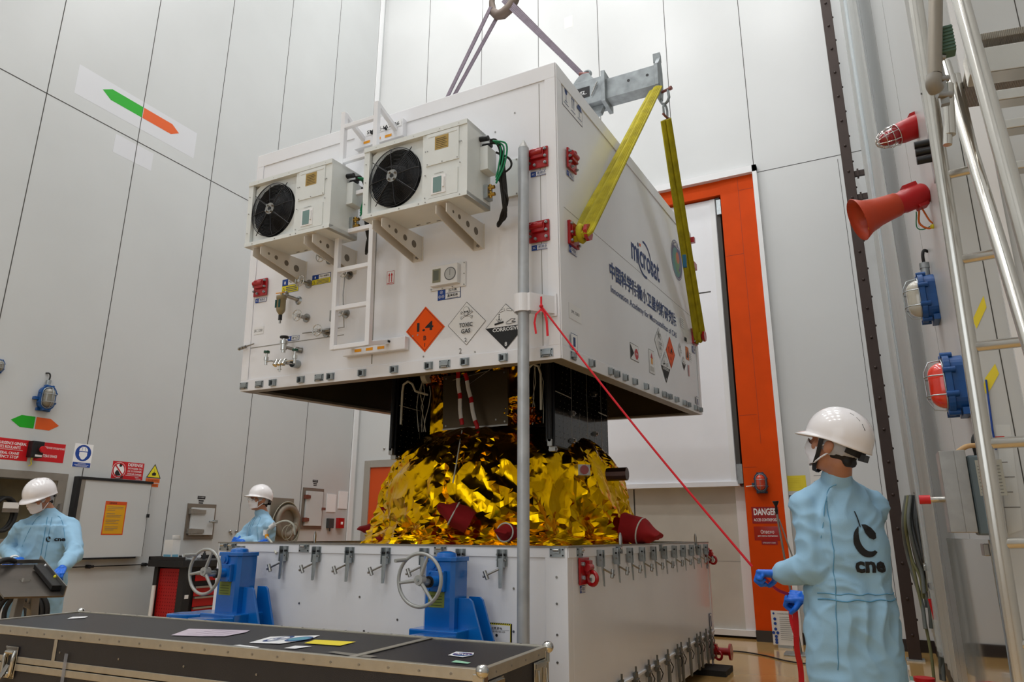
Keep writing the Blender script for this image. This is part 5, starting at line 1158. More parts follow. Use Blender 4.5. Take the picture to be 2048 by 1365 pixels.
def s3(b):
    b.slab(-.105, -.13, .105, .13, LWHT); b.ell(0, .03, .09, .09, LBLUE); b.poly([(-.05, .05), (-.045, .075), (-.02, .098), (.02, .098), (.045, .075), (.05, .05)], LWHT); b.line([(-.015, .095), (-.018, .055)], .004, LBLUE); b.line([(.015, .095), (.018, .055)], .004, LBLUE)
    b.poly([(-.045, .04), (.045, .04), (.045, .0), (.02, -.035), (0, -.045), (-.02, -.035), (-.045, 0)], LWHT); b.rect(-.1, -.125, .1, -.075, LBLUE)
    for k, w_ in enumerate((.09, .16, .13)): b.rect(-w_/2, -.09-k*.013, w_/2, -.086-k*.013, LWHT)
flat('safety_sign', 'blue and white sign with a helmeted head', 'sign', 4.855, 2.07, s3)
def s4(b):
    b.slab(-.2, -.1, .2, .1, LRED); b.ell(-.115, .0, .075, .08, LWHT); b.ring(-.115, 0, .085, .09, .004, LWHT); b.ell(-.1, .055, .018, .018, INK); b.poly([(-.15, -.07), (-.16, -.03), (-.14, 0), (-.12, -.01), (-.1, -.04), (-.08, -.06)], INK); b.poly([(-.09, -.09), (-.07, -.03), (-.05, -.08)], INK)
    b.ring(-.115, 0, .078, .083, .012, LRED); b.line([(-.165, .055), (-.065, -.055)], .014, LRED); b.rect(-.16, -.098, -.05, -.092, INK)
    b.text('DEFENSE', .085, .07, .035, LWHT, .19, .02)
    for k, t_ in enumerate(('DE PASSER OU', 'DE STATIONNER', 'SOUS LES CHARGES')): b.text(t_, .085, .028-k*.032, .02, LWHT, .18, .012)
    b.rect(-.03, -.055, .18, -.052, LWHT); b.text('запрет', .12, -.072, .012, LWHT); b.text('прохода', .14, -.09, .012, LWHT)
flat('warning_sign', 'red sign reading DEFENSE with a round prohibition symbol', 'sign', 5.42, 1.95, s4)
def s5(b):
    b.poly([(-.1, -.02), (.1, -.02), (0, .15)], INK); b.poly([(-.084, -.011), (.084, -.011), (0, .132)], LYEL); b.line([(0, .09), (.0, .05)], .003, INK); b.poly([(-.03, .03), (0, .05), (.03, .035), (.025, .01), (-.02, .008)], INK)
    O = mat('sign_orange2', S(206, 96, 34), .45); b.slab(-.1, -.075, .09, -.025, O); b.slab(-.05, -.125, .08, -.085, O); b.text('ОСТОРОЖНО', 0, -.05, .015, INK, .14); b.text('ВНИМАНИЕ', .01, -.105, .014, INK, .1)
flat('warning_sign', 'yellow triangle sign showing a hanging load with orange strips', 'sign', 5.765, 1.91, s5)
# white door panel beside the recess with its notice
t = wt('notice_board', 'large white hinged cover board with black top edge on the left wall', 'cover panel', 5.26, 1.4)
b = MB(WALL); b.box(-.42, -.42, .03, .44, .41, .07); b.build('board', t); b = MB(BLACK); b.box(-.46, .41, .002, .46, .44, .08); b.box(-.46, -.44, .002, -.42, .41, .08); b.box(-.42, -.44, .002, .36, -.42, .08); b.use(SEAM).box(.44, -.42, .02, .446, .41, .07); b.build('rubber_edge', t)
b = MB(ALUD); b.box(-.42, -.42, .07, -.37, .41, .074); b.use(BLACK).box(.43, .02, .07, .45, .06, .1); b.build('hinge_strip', t)
b = MB(LORG); b.fr(Matrix.Translation((.03, .0, .07))); O = mat('notice_orange', S(206, 76, 22), .5); Yn = mat('notice_yellow', S(214, 156, 16), .5); b.slab(-.13, -.18, .13, .19, O); b.rect(-.118, -.165, .118, .15, Yn); b.text('АВАРИЯ', -.04, .17, .02, INK, .09, .02)
rn = random.Random(2)
for k in range(15):
    if k % 4 != 3: b.rect(-.10, .125-k*.018, -.10+rn.uniform(.09, .2), .129-k*.018, INKG)
b.build('notice', t)
t = wt('wall_rod', 'thin black rod with round knobs running level below the cover board', 'rod', 5.1, .885)
b = MB(BLACK); b.cyl((-.5, 0, .03), (1.6, 0, .03), .006); 
for x in (0, .68): b.cyl((x, 0, 0), (x, 0, .06), .02); b.cyl((x+.03, 0, .03), (x+.06, 0, .03), .014)
b.build('rod', t)
# recess with its steel frame and the plugs in it
t = thing('recess_frame', 'grey steel frame around the recess behind the left worker', 'frame', M=FR((XL, 3.93, 1.48)))
b = MB(ALUD); b.box(-.73, .30, -.01, .80, .38, .012); b.box(-.73, -.38, -.01, .80, -.30, .012); b.box(.70, -.3, -.01, .80, .3, .012); b.build('frame', t, bevel=.002)
b = MB(STEEL); b.box(.74, -.05, .012, .765, .06, .05); b.box(.73, -.03, .012, .775, .04, .03); b.build('frame_latch', t)
b = MB(mat('recess_back', S(112, 102, 76), .6, var=.3, vscale=6)); b.box(-.7, -.3, -.22, .7, .3, -.215); b.build('back_panel', t)
b = MB(ALUD); b.slab(-.4, -.395, .3, -.34); b.build('lower_strip', t)
t = thing('power_connector', 'black and blue power connector with an orange switch in the recess', 'connector', M=FR((XL, 3.95, 1.5)))
b = MB(BLACK); b.box(-.12, -.1, -.2, .09, .14, -.02); b.build('connector_body', t, bevel=.02); b = MB(LBLUE); b.cyl((-.03, -.16, -.1), (-.03, -.1, -.1), .06, n=18); b.build('plug_ring', t); b = MB(LORG); b.box(.0, .0, -.02, .06, .03, -.01); b.use(PAPER).box(0, .05, -.02, .05, .08, -.015); b.build('switch', t)
b = MB(RUB); b.tube(cr([(-.03, -.16, -.1), (-.02, -.28, -.08), (-.1, -.36, .02), (-.3, -.4, .05)]), .02, 8); b.build('connector_cable', t)
t = thing('cable_reel', 'black cable loop with a paper tag hanging in the recess', 'cable', M=FR((XL, 4.18, 1.42)))
b = MB(RUB); b.torus(Matrix.Translation((0, 0, -.1)) @ Matrix.Scale(1.5, 4, (0, 1, 0)), .11, .02, 24, 8); b.torus(Matrix.Translation((.02, 0, -.07)) @ Matrix.Scale(1.5, 4, (0, 1, 0)), .11, .018, 24, 8); b.build('cable_loop', t); b = MB(PAPER); b.box(-.02, .06, -.05, .13, .12, -.045); b.use(STEEL).box(-.02, .02, -.06, .14, .06, -.05); b.build('paper_tag', t)
# wall hatches
def hatch(y0, y1, z0, z1, lab, big):
    t = wt('wall_hatch', lab, 'hatch', (y0+y1)/2, (z0+z1)/2); w_, h_ = (y1-y0)/2, (z1-z0)/2; F = mat('hatch_frame', S(128, 118, 106), .45, metal=.5)
    b = MB(F); b.box(-w_, -h_, 0, w_, h_, .015); b.build('frame', t); b = MB(WALL); b.box(-w_+.05, -h_+.05, .015, w_-.04, h_-.05, .045); b.build('door', t, bevel=.004)
    for z in (-h_*.55, h_*.55):
        b = MB(ALUD if not big else mat('hinge_brown', S(120, 70, 56), .5, metal=.3)); k = 2.2 if not big else .8; b.box(-w_+.02, z-.03, .015, -w_+.05, z+.03, .06); b.add([(-w_+.05, z-.032, .046), (-w_+.05, z+.032, .046), (-w_+.05+.09*k, z+.022, .046), (-w_+.05+.09*k, z-.022, .046), (-w_+.05, z-.032, .062), (-w_+.05, z+.032, .062), (-w_+.05+.09*k, z+.022, .062), (-w_+.05+.09*k, z-.022, .062)], [(3, 2, 1, 0), (4, 5, 6, 7), (0, 1, 5, 4), (1, 2, 6, 5), (2, 3, 7, 6), (3, 0, 4, 7)]); b.build('hinge', t)
    b = MB(ZINC if not big else mat('hinge_brown', S(120, 70, 56), .5)); b.box(w_-.06, -.02, .045, w_, .02, .075); b.cyl((w_-.04, 0, .07), (w_-.14 if not big else w_-.05, 0, .08), .011); b.build('handle', t)
hatch(6.3, 6.74, 1.17, 1.61, 'square white wall hatch with long grey hinges on the left wall', False)
hatch(8.34, 8.8, 1.31, 1.93, 'tall narrow white wall hatch with two short brown hinges', True)
for (y, z, n, lab) in ((6.5, 1.69, 2, 'small black plates above the square wall hatch'), (8.6, 2.04, 3, 'small black plates above the tall narrow hatch')):
    def f(b, n=n):
        b.slab(-.06, -.02, .06, .02, INK); b.text('ETAGERE', 0, .005, .01, LWHT, .09); b.slab(-.04, -.05, .04, -.03, INK); b.slab(-.035, -.075, .035, -.06, INK)
    flat('number_plate', lab, 'plate', y, z, f)
t = wt('round_port', 'round grey wall port with hoses looped over it behind the standing worker', 'port', 8.0, 1.42)
b = MB(mat('port_grey', S(140, 130, 116), .5, metal=.4)); b.box(-.3, -.3, 0, .15, .33, .02); b.lathe([(.24, .02), (.25, .08), (.23, .11), (.17, .11), (.16, .03)], (0, 0, 0), (0, 0, 1), 32); b.cyl((0, 0, .02), (0, 0, .04), .17, n=28); b.build('port_ring', t)
b = MB(mat('hose_grey', S(150, 148, 132), .5))
for k in range(5): b.torus(Matrix.Translation((-.012*k, -.05-.015*k, .035+.014*k)) @ Matrix.Rotation(.01*k, 4, 'X') @ Matrix.Scale(1.15+.05*k, 4, (0, 1, 0)), .262+.006*k, .008, 32, 6)
for k in range(2): b.torus(Matrix.Translation((-.05+.1*k, -.16, .13)) @ Matrix.Rotation(.1, 4, 'X'), .10+.03*k, .006, 24, 6)
b.build('hose_loops', t)
t = wt('call_point', 'small red alarm box on the left wall near the corner', 'alarm box', 9.22, 1.42); b = MB(RED); b.box(-.07, -.09, 0, .07, .07, .06); b.use(LWHT).box(-.02, -.03, .06, .03, .01, .064); b.build('alarm_box', t, bevel=.005)
t = wt('wall_switch', 'small dark switch box left of the red alarm box', 'switch', 8.98, 1.40); b = MB(mat('switch_dark', S(60, 60, 60), .5)); b.box(-.06, -.07, 0, .06, .08, .06); b.cyl((0, -.07, .03), (0, -.12, .03), .012); b.build('switch_box', t, bevel=.005)
for (y, z, lab) in ((9.0, 1.72, 'beige louvred panel right of the tall narrow hatch'), (9.28, 1.78, 'pale paper sheet above the red alarm box')):
    def f(b): 
        b.box(-.11, -.14, 0, .11, .14, .01); b.use(SEAML)
        for k in range(5): b.rect(-.08, -.1+k*.045, .08, -.096+k*.045)
    flat('wall_notice', lab, 'panel', y, z, f)
b = MB(STEEL); b.fr(FR((XL, 7.02, 1.27))); b.ball((0, 0, .01), .02); b.ball((.1, .0, .01), .018); b.ball((.03, -.03, .01), .012); tag(b.build('pipe_stub'), 'short pipe stubs on the left wall right of the square hatch', 'pipe stub')

# tool cabinet
yq = onX(366, 1180, -6.85).y; xq = onY(303, 1180, yq).x
t = thing('tool_cabinet', 'black and red workshop tool cabinet against the left wall', 'cabinet', (xq, yq, 0)); W_ = -6.85-xq; ZT = .99
b = MB(mat('cabinet_black', S(36, 35, 36), .45)); b.box(0, 0, 0, W_, .05, .9) if 0 else None
b.box(0, .0, 0, .06, .05, .9); b.box(W_-.09, 0, 0, W_, 1.0, .1); b.box(W_-.10, 0, 0, W_, .10, ZT-.04); b.box(0, .06, 0, W_-.02, 1.1, ZT-.06); b.box(-.04, -.06, ZT-.11, W_+.02, 1.1, ZT-.04); b.box(-.04, -.06, ZT-.04, -.01, 1.1, ZT); b.box(-.04, -.06, ZT-.04, W_+.02, -.03, ZT); b.box(W_-.0, 1.0, 0, W_+.01, 1.1, .9); b.build('carcass', t, bevel=.004)
PR = mat('cabinet_red', S(178, 22, 22), .4); b = MB(PR); b.box(.06, .03, .05, W_-.10, .06, .86); b.use(mat('perforation', S(90, 12, 12), .8)); b.fr(FS((0, .03, 0)))
for i in range(8):
    for j in range(22): b.rect(.09+i*(W_-.2)/8, .08+j*.035, .10+i*(W_-.2)/8, .09+j*.035); b.lay = 0
b.build('perforated_panel', t)
for k, z in enumerate((.80, .66, .55, .44, .33, .22)):
    b = MB(PR); b.box(W_, .14, z-.09 if k else z-.07, W_+.012, .98, z+.01 if k else z+.03); o = b.build('drawer', t, bevel=.002); b = MB(ALU); b.box(W_+.01, .14, z-.006, W_+.03, .98, z+.014); b.build('drawer_handle', o)
b = MB(LWHT); b.fr(Matrix.Translation((W_, 0, 0)) @ frame((0, 0, 0), (0, 1, 0), (0, 0, 1))); b.slab(.03, .55, .08, .59); b.build('label', t)
def onchest(px, py): p = onY(px, py, yq+.2); return p
p = V3((xq+.12, yq+.1, ZT-.04)); t = thing('carton', 'tall white carton standing on the tool cabinet', 'box', p); b = MB(PAPER); b.box(-.07, -.05, 0, .07, .05, .22); b.use(mat('blue_print', S(110, 170, 196), .5)); b.fr(FS((0, -.05, 0))); b.rect(-.06, .02, .06, .06); b.fr(FR((.07, 0, 0))); b.rect(-.04, .02, .04, .06); b.build('box_body', t); b = MB(PAPER); b.add([(-.07, .05, .22), (.07, .05, .22), (.11, .0, .27), (-.02, 0, .27)], [(0, 1, 2, 3)]); o = b.build('open_flap', t); o.modifiers.new('s', 'SOLIDIFY').thickness = .002
p = V3((-6.95, yq+.72, ZT-.04)); t = thing('carton', 'flat white carton lying on the cabinet beside the container corner', 'box', p); b = MB(PAPER); b.box(-.08, -.12, 0, .08, .12, .075); b.use(mat('blue_print', S(110, 170, 196), .5)); b.fr(FR((.08, 0, 0))); b.rect(-.1, .02, .04, .04); b.build('box_body', t)
def crump(name, lab, cat, p, s_, m, seed):
    bm = bmesh.new(); bmesh.ops.create_icosphere(bm, subdivisions=3, radius=1)
    for v in bm.verts: v.co *= 1+.35*noise.noise(v.co*1.8+V3((seed, 0, 0))); v.co = V3((v.co.x*s_[0], v.co.y*s_[1], max(-.6, v.co.z)*s_[2]+.6*s_[2]))
    me = bpy.data.meshes.new(name); bm.to_mesh(me); bm.free(); me.materials.append(m); o = bpy.data.objects.new(name, me); COL.objects.link(o); o.location = p; return tag(o, lab, cat)
crump('plastic_bag', 'crumpled clear plastic bag lying on the tool cabinet', 'bag', V3((-6.98, yq+.16, ZT-.04)), (.07, .12, .045), mat('bag_clear', S(200, 204, 206), .15, alpha=.75), 3)
t = thing('spray_bottle', 'small dark bottle standing on the cabinet behind the plastic bag', 'bottle', (-7.05, yq+.4, ZT-.04)); b = MB(mat('bottle_dark', S(50, 52, 54), .3)); b.cyl((0, 0, 0), (0, 0, .07), .018); b.cyl((0, 0, .07), (0, 0, .1), .010); b.build('bottle_body', t)
t = thing('cardboard_tube', 'white roll leaning against the perforated side of the tool cabinet', 'tube', (xq+.12, yq-.05, 0)); b = MB(PAPER); b.cyl((-.02, 0, .03), (-.06, .03, .68), .022, n=14); b.build('tube', t)

# operator desk at the far left
t = thing('control_desk', 'tilted stainless steel control desk in front of the left worker', 'control desk', (-5.3, 3.0, 0))
O_ = V3((-5.3, 3.0, 0)); pz = 5.05
def dk(x, y, d): return atd(x, y, d)-O_
SSM = mat('stainless_desk', S(120, 112, 104), .28, metal=.85, var=.35, vscale=3)
A_, B_, C_, D_ = dk(-45, 1131, 5.0), dk(76, 1129, 5.3), dk(128, 1192, 4.85), dk(8, 1195, 4.6)
nn = (B_-A_).cross(D_-A_).normalized()*.012
b = MB(SSM); b.add([A_, B_, C_, D_, A_+nn, B_+nn, C_+nn, D_+nn], [(0, 1, 2, 3), (7, 6, 5, 4), (0, 4, 5, 1), (1, 5, 6, 2), (2, 6, 7, 3), (3, 7, 4, 0)]); b.build('desk_plate', t)
u = -nn.normalized() if nn.z < 0 else nn.normalized()
b = MB(STEEL); b.bar([B_+u*.03, C_+u*.03], .006, .07, u); b.bar([A_+u*.02, B_+u*.02], .006, .03, u); b.build('rim_strip', t)
b = MB(BLACK); b.bar([B_.lerp(A_, .08)+(C_-B_)*.2+u*.025, C_.lerp(D_, .08)-(C_-B_)*.12+u*.025], .07, .035, u); b.build('control_box', t, bevel=.006); b = MB(LYEL); q = B_.lerp(C_, .62)+u*.045; b.ball(q, .014); b.use(LWHT).ball(B_.lerp(C_, .25)+u*.045, .012); b.build('push_button', t)
for (p, q) in (((49, 1160), (16, 1290)), ((68, 1185), (60, 1290))):
    a = dk(*p, 4.95); c = dk(*q, 4.7 if p[0] < 60 else 4.9); c = c+(c-a)*(( -(c.z)) / (c.z-a.z)) if abs(c.z-a.z) > 1e-3 else c
    b = MB(ALUD); b.bar([a, c], .055, .055, (0, 1, 0)); b.build('leg', t, bevel=.006)
b = MB(ALUD); b.bar([dk(42, 1206, 4.88), dk(62, 1216, 4.92)], .03, .03, (0, 0, 1)); b.build('cross_bar', t)
b = MB(RUB); b.tube(cr([dk(-30, 1160, 4.9), dk(-5, 1128, 5.0), dk(15, 1120, 5.1), dk(32, 1124, 5.2)]), .018, 8); b.build('armoured_cable', t)
t = thing('cable_coil', 'coil of thick black cable behind the desk legs at the far left', 'cable', atd(8, 1240, 5.6)); b = MB(RUB)
for k in range(5): b.torus(Matrix.Translation((.03*k-.05, .03*k, .01*k)) @ frame((0, 0, 0), (.85, .5, 0), (0, 0, 1)), .20-.008*k, .018, 32, 8)
b.build('coil', t)
# things on the door wall
t = bulkhead(FS((onY(1523, 967, YB-.02).x, YB-.02, 1.90)), 'orange lens lamp with dark blue housing on the orange post', .95, mat('lens_orange', S(210, 60, 16), .15, coat=1), mat('lamp_slate', S(44, 62, 84), .4), 0)
b = MB(ZINC); b.cyl((-.12, -.04, .03), (-.08, -.04, .03), .016); b.use(LWHT).cyl((-.2, -.045, .02), (-.12, -.04, .03), .006); b.build('cable_gland', t)
def dsign(b): 
    b.slab(-.17, -.105, .155, .1, mat('danger_red', S(150, 18, 16), .3)); b.text('DANGER', -.005, .04, .085, LWHT, .28, .03); b.text('ACCES CONTREPOIDS', -.005, -.06, .035, LWHT, .29, .012)
def bwall(name, lab, cat, x, z, fn, y=YB): t = thing(name, lab, cat, M=FS((x, y, z))); b = MB(LWHT); fn(b); b.build('sign_panel', t); return t
bwall('warning_sign', 'dark red DANGER ACCES CONTREPOIDS sign on the orange post', 'sign', -1.235, 1.50, dsign, YB-.021)
def rsign(b): b.slab(-.16, -.08, .145, .09, mat('danger_red_gloss', S(170, 24, 24), .12, coat=1)); b.text('Опасно', 0, .025, .045, LWHT, .16, .01); b.text('для жизни, противовес', 0, -.03, .022, LWHT, .24, .01); b.slab(-.08, -.13, .11, -.085, mat('danger_red2', S(150, 24, 40), .2)); b.text('опасная зона', .01, -.108, .016, LWHT, .15, .0)
bwall('warning_sign', 'glossy dark red Cyrillic sign below the DANGER sign', 'sign', -1.235, 1.27, rsign, YB-.021)
def ysh(b): b.slab(-.125, -.09, .125, .1, YPAP); [b.rect(-.09, -.05+k*.022, .06, -.048+k*.022, mat('y_ink', S(200, 180, 40), .6)) for k in range(6)]
bwall('notice_sheet', 'yellow paper notice beside the orange post behind the right worker', 'notice', -.85, 1.88, ysh)
def wsh(b): b.slab(-.17, -.3, .17, .3, PAPER); [b.rect(-.13, .2-k*.07, .12, .204-k*.07, INKG) for k in range(7)]
bwall('notice_sheet', 'white printed notice partly hidden by the right worker\'s face', 'notice', -.50, 1.98, wsh)
def msh(b): b.slab(-.12, -.04, .12, .04, PAPER); b.rect(-.11, -.035, -.03, .03, mat('photo_grey', S(80, 90, 110), .5)); b.text('CSG', .03, 0, .04, INK, .08, .02)
bwall('notice_sheet', 'small sheet with a dark picture under the yellow notice', 'notice', -.85, 1.71, msh)
# instruction board standing on the floor and the stanchion with its foot
t = thing('instruction_board', 'white instruction board with blue symbols leaning by the orange post', 'board', (-1.10, 9.2, 0)); b = MB(PAPER); b.fr(FS((0, 0, 0))); b.box(-.13, .03, -.01, .13, .4, 0)
b.text('CONSIGNES DE SECURITE', .02, .37, .012, INK, .16); b.ell(-.1, .37, .012, .012, LBLUE)
for k in range(12): b.rect(-.04, .33-k*.022, .11-.03*(k % 3 == 2), .334-k*.022, INKG)
for (x, y) in ((-.09, .31), (-.09, .26), (-.09, .2), (-.115, .16), (-.07, .16), (-.09, .12), (-.09, .085), (-.09, .055)): b.ell(x, y, .017, .017, LBLUE, 12)
b.build('board', t); b = MB(ZINC); b.box(-.08, .0, 0, .08, .1, .03); b.build('board_foot', t)
px_ = onY(1548, 1010, 8.75).x+.16; t = thing('barrier_post', 'slim steel barrier post with black head standing on a flat foot', 'post', (px_-.02, 8.75, 0)); pt = onY(1547, 1003, 8.75).z
b = MB(ZINC); b.box(-.17, -.12, 0, .22, .12, .02); b.build('foot_plate', t, bevel=.004); b = MB(STEEL); b.cyl((0, 0, .02), (-.12, 0, pt-.14), .012); b.cyl((.03, 0, .02+.9), (-.10, 0, pt-.2), .008); b.build('post_rod', t); b = MB(BLACK); b.lathe([(.012, 0), (.018, .04), (.012, .09), (.035, .14), (.035, .15), (0, .15)], (-.12, 0, pt-.15), (-.12, 0, pt+.85), 14); b.build('post_head', t)
b = MB(RUB); pts = [onZ(x, y, .008) for x, y in ((1436, 1302), (1480, 1304), (1530, 1312), (1570, 1322), (1610, 1328), (1660, 1330))]; b.tube(cr(pts), .007, 6); tag(b.build('floor_cable'), 'thin dark cable lying across the floor right of the container', 'cable')

# ================================================================== RIGHT WALL THINGS
def horn(P0, P1, lab, kind):
    t = thing('alarm_horn' if kind else 'alarm_beacon', lab, 'horn' if kind else 'beacon', P0); ax = (P1-P0); sc_ = .70; L = ax.length/sc_; M, _ = align(V3((0, 0, 0)), ax)
    up_ = V3((0, 0, 1)); M = frame((0, 0, 0), ax.cross(up_), up_-ax.normalized()*ax.normalized().dot(up_)) ; M = frame((0, 0, 0), up_.cross(ax)*-1, up_)
    z_ = ax.normalized(); y_ = (up_-z_*up_.dot(z_)).normalized(); x_ = y_.cross(z_); M = Matrix.Identity(4)
    for i in range(3): M[i][0] = x_[i]; M[i][1] = y_[i]; M[i][2] = z_[i]
    M = M @ Matrix.Scale(sc_, 4); b = MB(RED2); b.fr(M)
    if kind:
        b.lathe([(0, .0), (.07, 0), (.082, .02), (.085, .33*L), (.078, .36*L), (.082, .41*L), (.0, .41*L)], (0, 0, 0), (0, 0, 1), 24); b.box(-.03, .07, .03, .03, .108, .13); b.box(-.04, -.095, .03, .04, -.06, .10); b.build('driver_body', t, bevel=.002)
        b = MB(mat('horn_orange', S(184, 62, 28), .4, var=.08, vscale=5)); b.fr(M); b.lathe([(.078, .40*L), (.088, .43*L), (.093, .55*L), (.104, .72*L), (.127, .88*L), (.162, L), (.159, L+.004), (.122, .885*L), (.098, .72*L), (.085, .55*L)], (0, 0, 0), (0, 0, 1), 36); b.build('flare', t)
        b = MB(mat('horn_orange', S(176, 60, 34), .4)); b.fr(M); b.lathe([(.0, L*.90), (.03, L*.88), (.042, L*.8), (.04, .5*L)], (0, 0, 0), (0, 0, 1), 20); b.build('inner_cone', t)
        b = MB(LYEL); b.fr(M @ frame((-.085, -.075, .80*L), (.2, -.3, -1), (-.5, .5, .0))); b.slab(-.035, -.03, .035, .03); b.build('yellow_label', t)
    else:
        b.lathe([(0, 0), (.075, 0), (.085, .02), (.09, .1), (.083, .24), (.074, .28), (0, .28)], (0, 0, 0), (0, 0, 1), 24); b.box(-.03, .07, .02, .03, .108, .14); b.build('beacon_body', t, bevel=.002)
        b = MB(mat('red_dome', S(150, 10, 24), .1, coat=1)); b.fr(M); b.lathe([(.06, .28), (.06, .34), (.045, .39), (.02, .41), (0, .412)], (0, 0, 0), (0, 0, 1), 20); b.build('red_dome', t)
        b = MB(CHROME); b.fr(M)
        for (r, z) in ((.082, .285), (.08, .33), (.066, .38), (.035, .425)): b.torus(Matrix.Translation((0, 0, z)), r, .0035, 28, 5)
        for k in range(8): a = k*pi/4; b.tube([(.082*cos(a), .082*sin(a), .285), (.08*cos(a), .08*sin(a), .33), (.066*cos(a), .066*sin(a), .38), (.035*cos(a), .035*sin(a), .425), (0, 0, .44)], .0035, 5)
        b.build('wire_cage', t)
    for sg in (-1,):
        b = MB(mat('bracket_orange', S(176, 66, 36), .5)); b.fr(M); b.box(sg*.096, -.03, .07, sg*.08, .04, .15); b.use(STEEL).cyl((sg*.096, .01, .11), (sg*.104, .01, .11), .014, n=12); b.build('side_pad', t)
    b = MB(ALU); b.fr(M); b.box(-.104, -.015, -.20, -.096, .03, .08); b.box(-.104, -.025, -.21, .08, .04, -.20); b.build('mount_bracket', t)
    b = MB(mat('orange_wire', S(220, 110, 30), .5)); b.fr(M); b.tube(cr([(-.05, -.09, .08), (-.1, -.17, .1), (-.07, -.24, .06), (-.03, -.18, -.02), (0, -.2, -.1)]), .007, 6); b.tube(cr([(-.04, -.09, .06), (-.07, -.2, .04), (-.04, -.22, .0), (0, -.15, -.1)]), .006, 6); b.use(GRNW).tube(cr([(-.05, -.09, .1), (-.12, -.19, .12), (-.08, -.22, .05), (0, -.14, -.1)]), .004, 5); b.use(LYEL).ball((-.06, -.235, .05), .018); b.build('loose_wires', t)
    return t
pw = V3((XR, 3.80, 0)); horn(onY(1852, 386, pw.y), onY(1716, 440, pw.y-.07), 'red and orange alarm horn pointing left from the right wall', 1)
pw = V3((XR, 3.86, 0)); horn(onY(1868, 238, pw.y), onY(1750, 288, pw.y-.06), 'red alarm beacon in a wire cage above the horn', 0)
pw = onX(1872, 594, XR); bulkhead(FL((XR, pw.y, pw.z)), 'blue bulkhead lamp with clear dome on the right wall', 1.02, mat('lamp_milky', S(190, 186, 172), .15, coat=1), BLUE2, 1, True)
pw = onX(1930, 768, XR); bulkhead(FL((XR, pw.y, pw.z)), 'blue wall lamp with long red lens below the horn', 1.05, mat('lens_red', S(226, 50, 24), .2, coat=1), BLUE2, 0, True)
pw = onX(1866, 300, XR); t = thing('cable_connector', 'black cable glands on a small plate right of the beacon', 'connector', M=FL((XR, pw.y, pw.z))); b = MB(ZINC); b.box(-.06, -.14, 0, .03, .08, .01); b.build('plate', t); b = MB(BLACK); 
for z in (.04, 0, -.04): b.cyl((0, z, .01), (0, z, .07), .018, n=10)
b.build('gland', t)
# grey enclosure, steel plate, cable bundle
YR = YRET-.002; g0, g1 = onY(1888, 985, YR-.12), onY(1942, 985, YR-.12); g2 = onY(2000, 985, YR-.12); zA, zB = onY(1915, 902, YR-.12).z, onY(1915, 1066, YR-.12).z
t = thing('junction_box', 'grey electrical enclosure with steel shroud behind the steps on the right', 'enclosure', M=FS((g1.x, YR, (zA+zB)/2))); h_ = (zA-zB)/2
b = MB(mat('box_slate', S(92, 106, 112), .45)); b.box(.004, -h_-.01, 0, g2.x-g1.x, h_-.02, .12); b.build('enclosure_box', t, bevel=.008)
b = MB(STEEL); b.box(g0.x-g1.x, -h_, .0, 0, h_, .14); b.box(-.04, -h_, .14, 0, h_, .145); b.build('steel_shroud', t, bevel=.004)
b = MB(PAPER); b.fr(Matrix.Translation((.075, .05, .12))); b.slab(-.045, -.07, .045, .07, mat('plate_grey', S(160, 160, 150), .5)); [b.rect(-.04, -.06+k*.013, .035, -.057+k*.013, INKG) for k in range(9)]; b.build('data_plate', t)
b = MB(mat('tan_strap', S(186, 150, 104), .6)); b.tube(cr([(-.03, h_-.01, .12), (.01, h_+.015, .12), (.05, h_+.02, .10)]), .010, 8); b.use(RUB).tube(cr([(.05, h_-.02, .08), (.05, h_+.05, .08), (.10, h_+.10, .03)]), .014, 8); b.build('top_cable', t)
b = MB(LRED); b.cyl((g0.x-g1.x-.05, -.03, .09), (g0.x-g1.x-.09, -.03, .09), .018, n=16); b.use(CHROME).cyl((g0.x-g1.x, -.03, .08), (g0.x-g1.x-.055, -.03, .09), .012, n=14); b.build('red_plug', t)
p0, p1 = onX(1892, 1075, XR-.03), onX(1975, 1075, XR-.03); t = thing('steel_plate', 'polished steel guard plate on the right wall below the enclosure', 'plate', M=FL((XR, p1.y, 0))); b = MB(mat('mirror_steel', S(176, 170, 162), .07, metal=1, var=.1)); b.box(-(p0.y-p1.y), .15, 0.002, 0, p1.z-.01, .03); b.build('plate', t, bevel=.002); b = MB(STEEL); b.fr(Matrix.Translation((-.05, p1.z-.05, .03))); b.box(-.05, -.025, 0, .05, .025, .02); b.build('plate_latch', t, bevel=.004)
pb = onX(1870, 1120, XR); zt = onX(1858, 985, XR).z; t = thing('cable_bundle', 'thick hanging bundle of grey and green cables on the right wall', 'cables', M=FL((XR, pb.y, zt)))
rn = random.Random(9)
for k in range(24):
    b = MB([mat('cable_grey', S(98, 102, 98), .5), mat('cable_olive', S(112, 112, 76), .5), mat('cable_dk', S(60, 62, 62), .5)][k % 3]); x = rn.uniform(-.14, .14); L = rn.uniform(.75, 1.15) if k > 3 else zt-.05
    zz = rn.uniform(.03, .19); b.tube(cr([(x*.6, 0, zz*.8), (x+.03, -.25, zz+.02), (x+rn.uniform(-.08, .08), -.55, zz+rn.uniform(-.02, .03)), (x*.7, -L*.8, zz*.8), (x*.4+rn.uniform(-.05, .05), -L, zz*.7+.02)]), .017 if k % 3 == 0 else .013, 7); b.build('cable', t)
b = MB(CHROME); b.box(-.1, .02, 0, .1, .05, .05)
for x in (-.09, -.03, .03, .09): b.cyl((x, .035, .03), (x, .035, .09), .016, n=8)
b.build('cable_clamp', t)
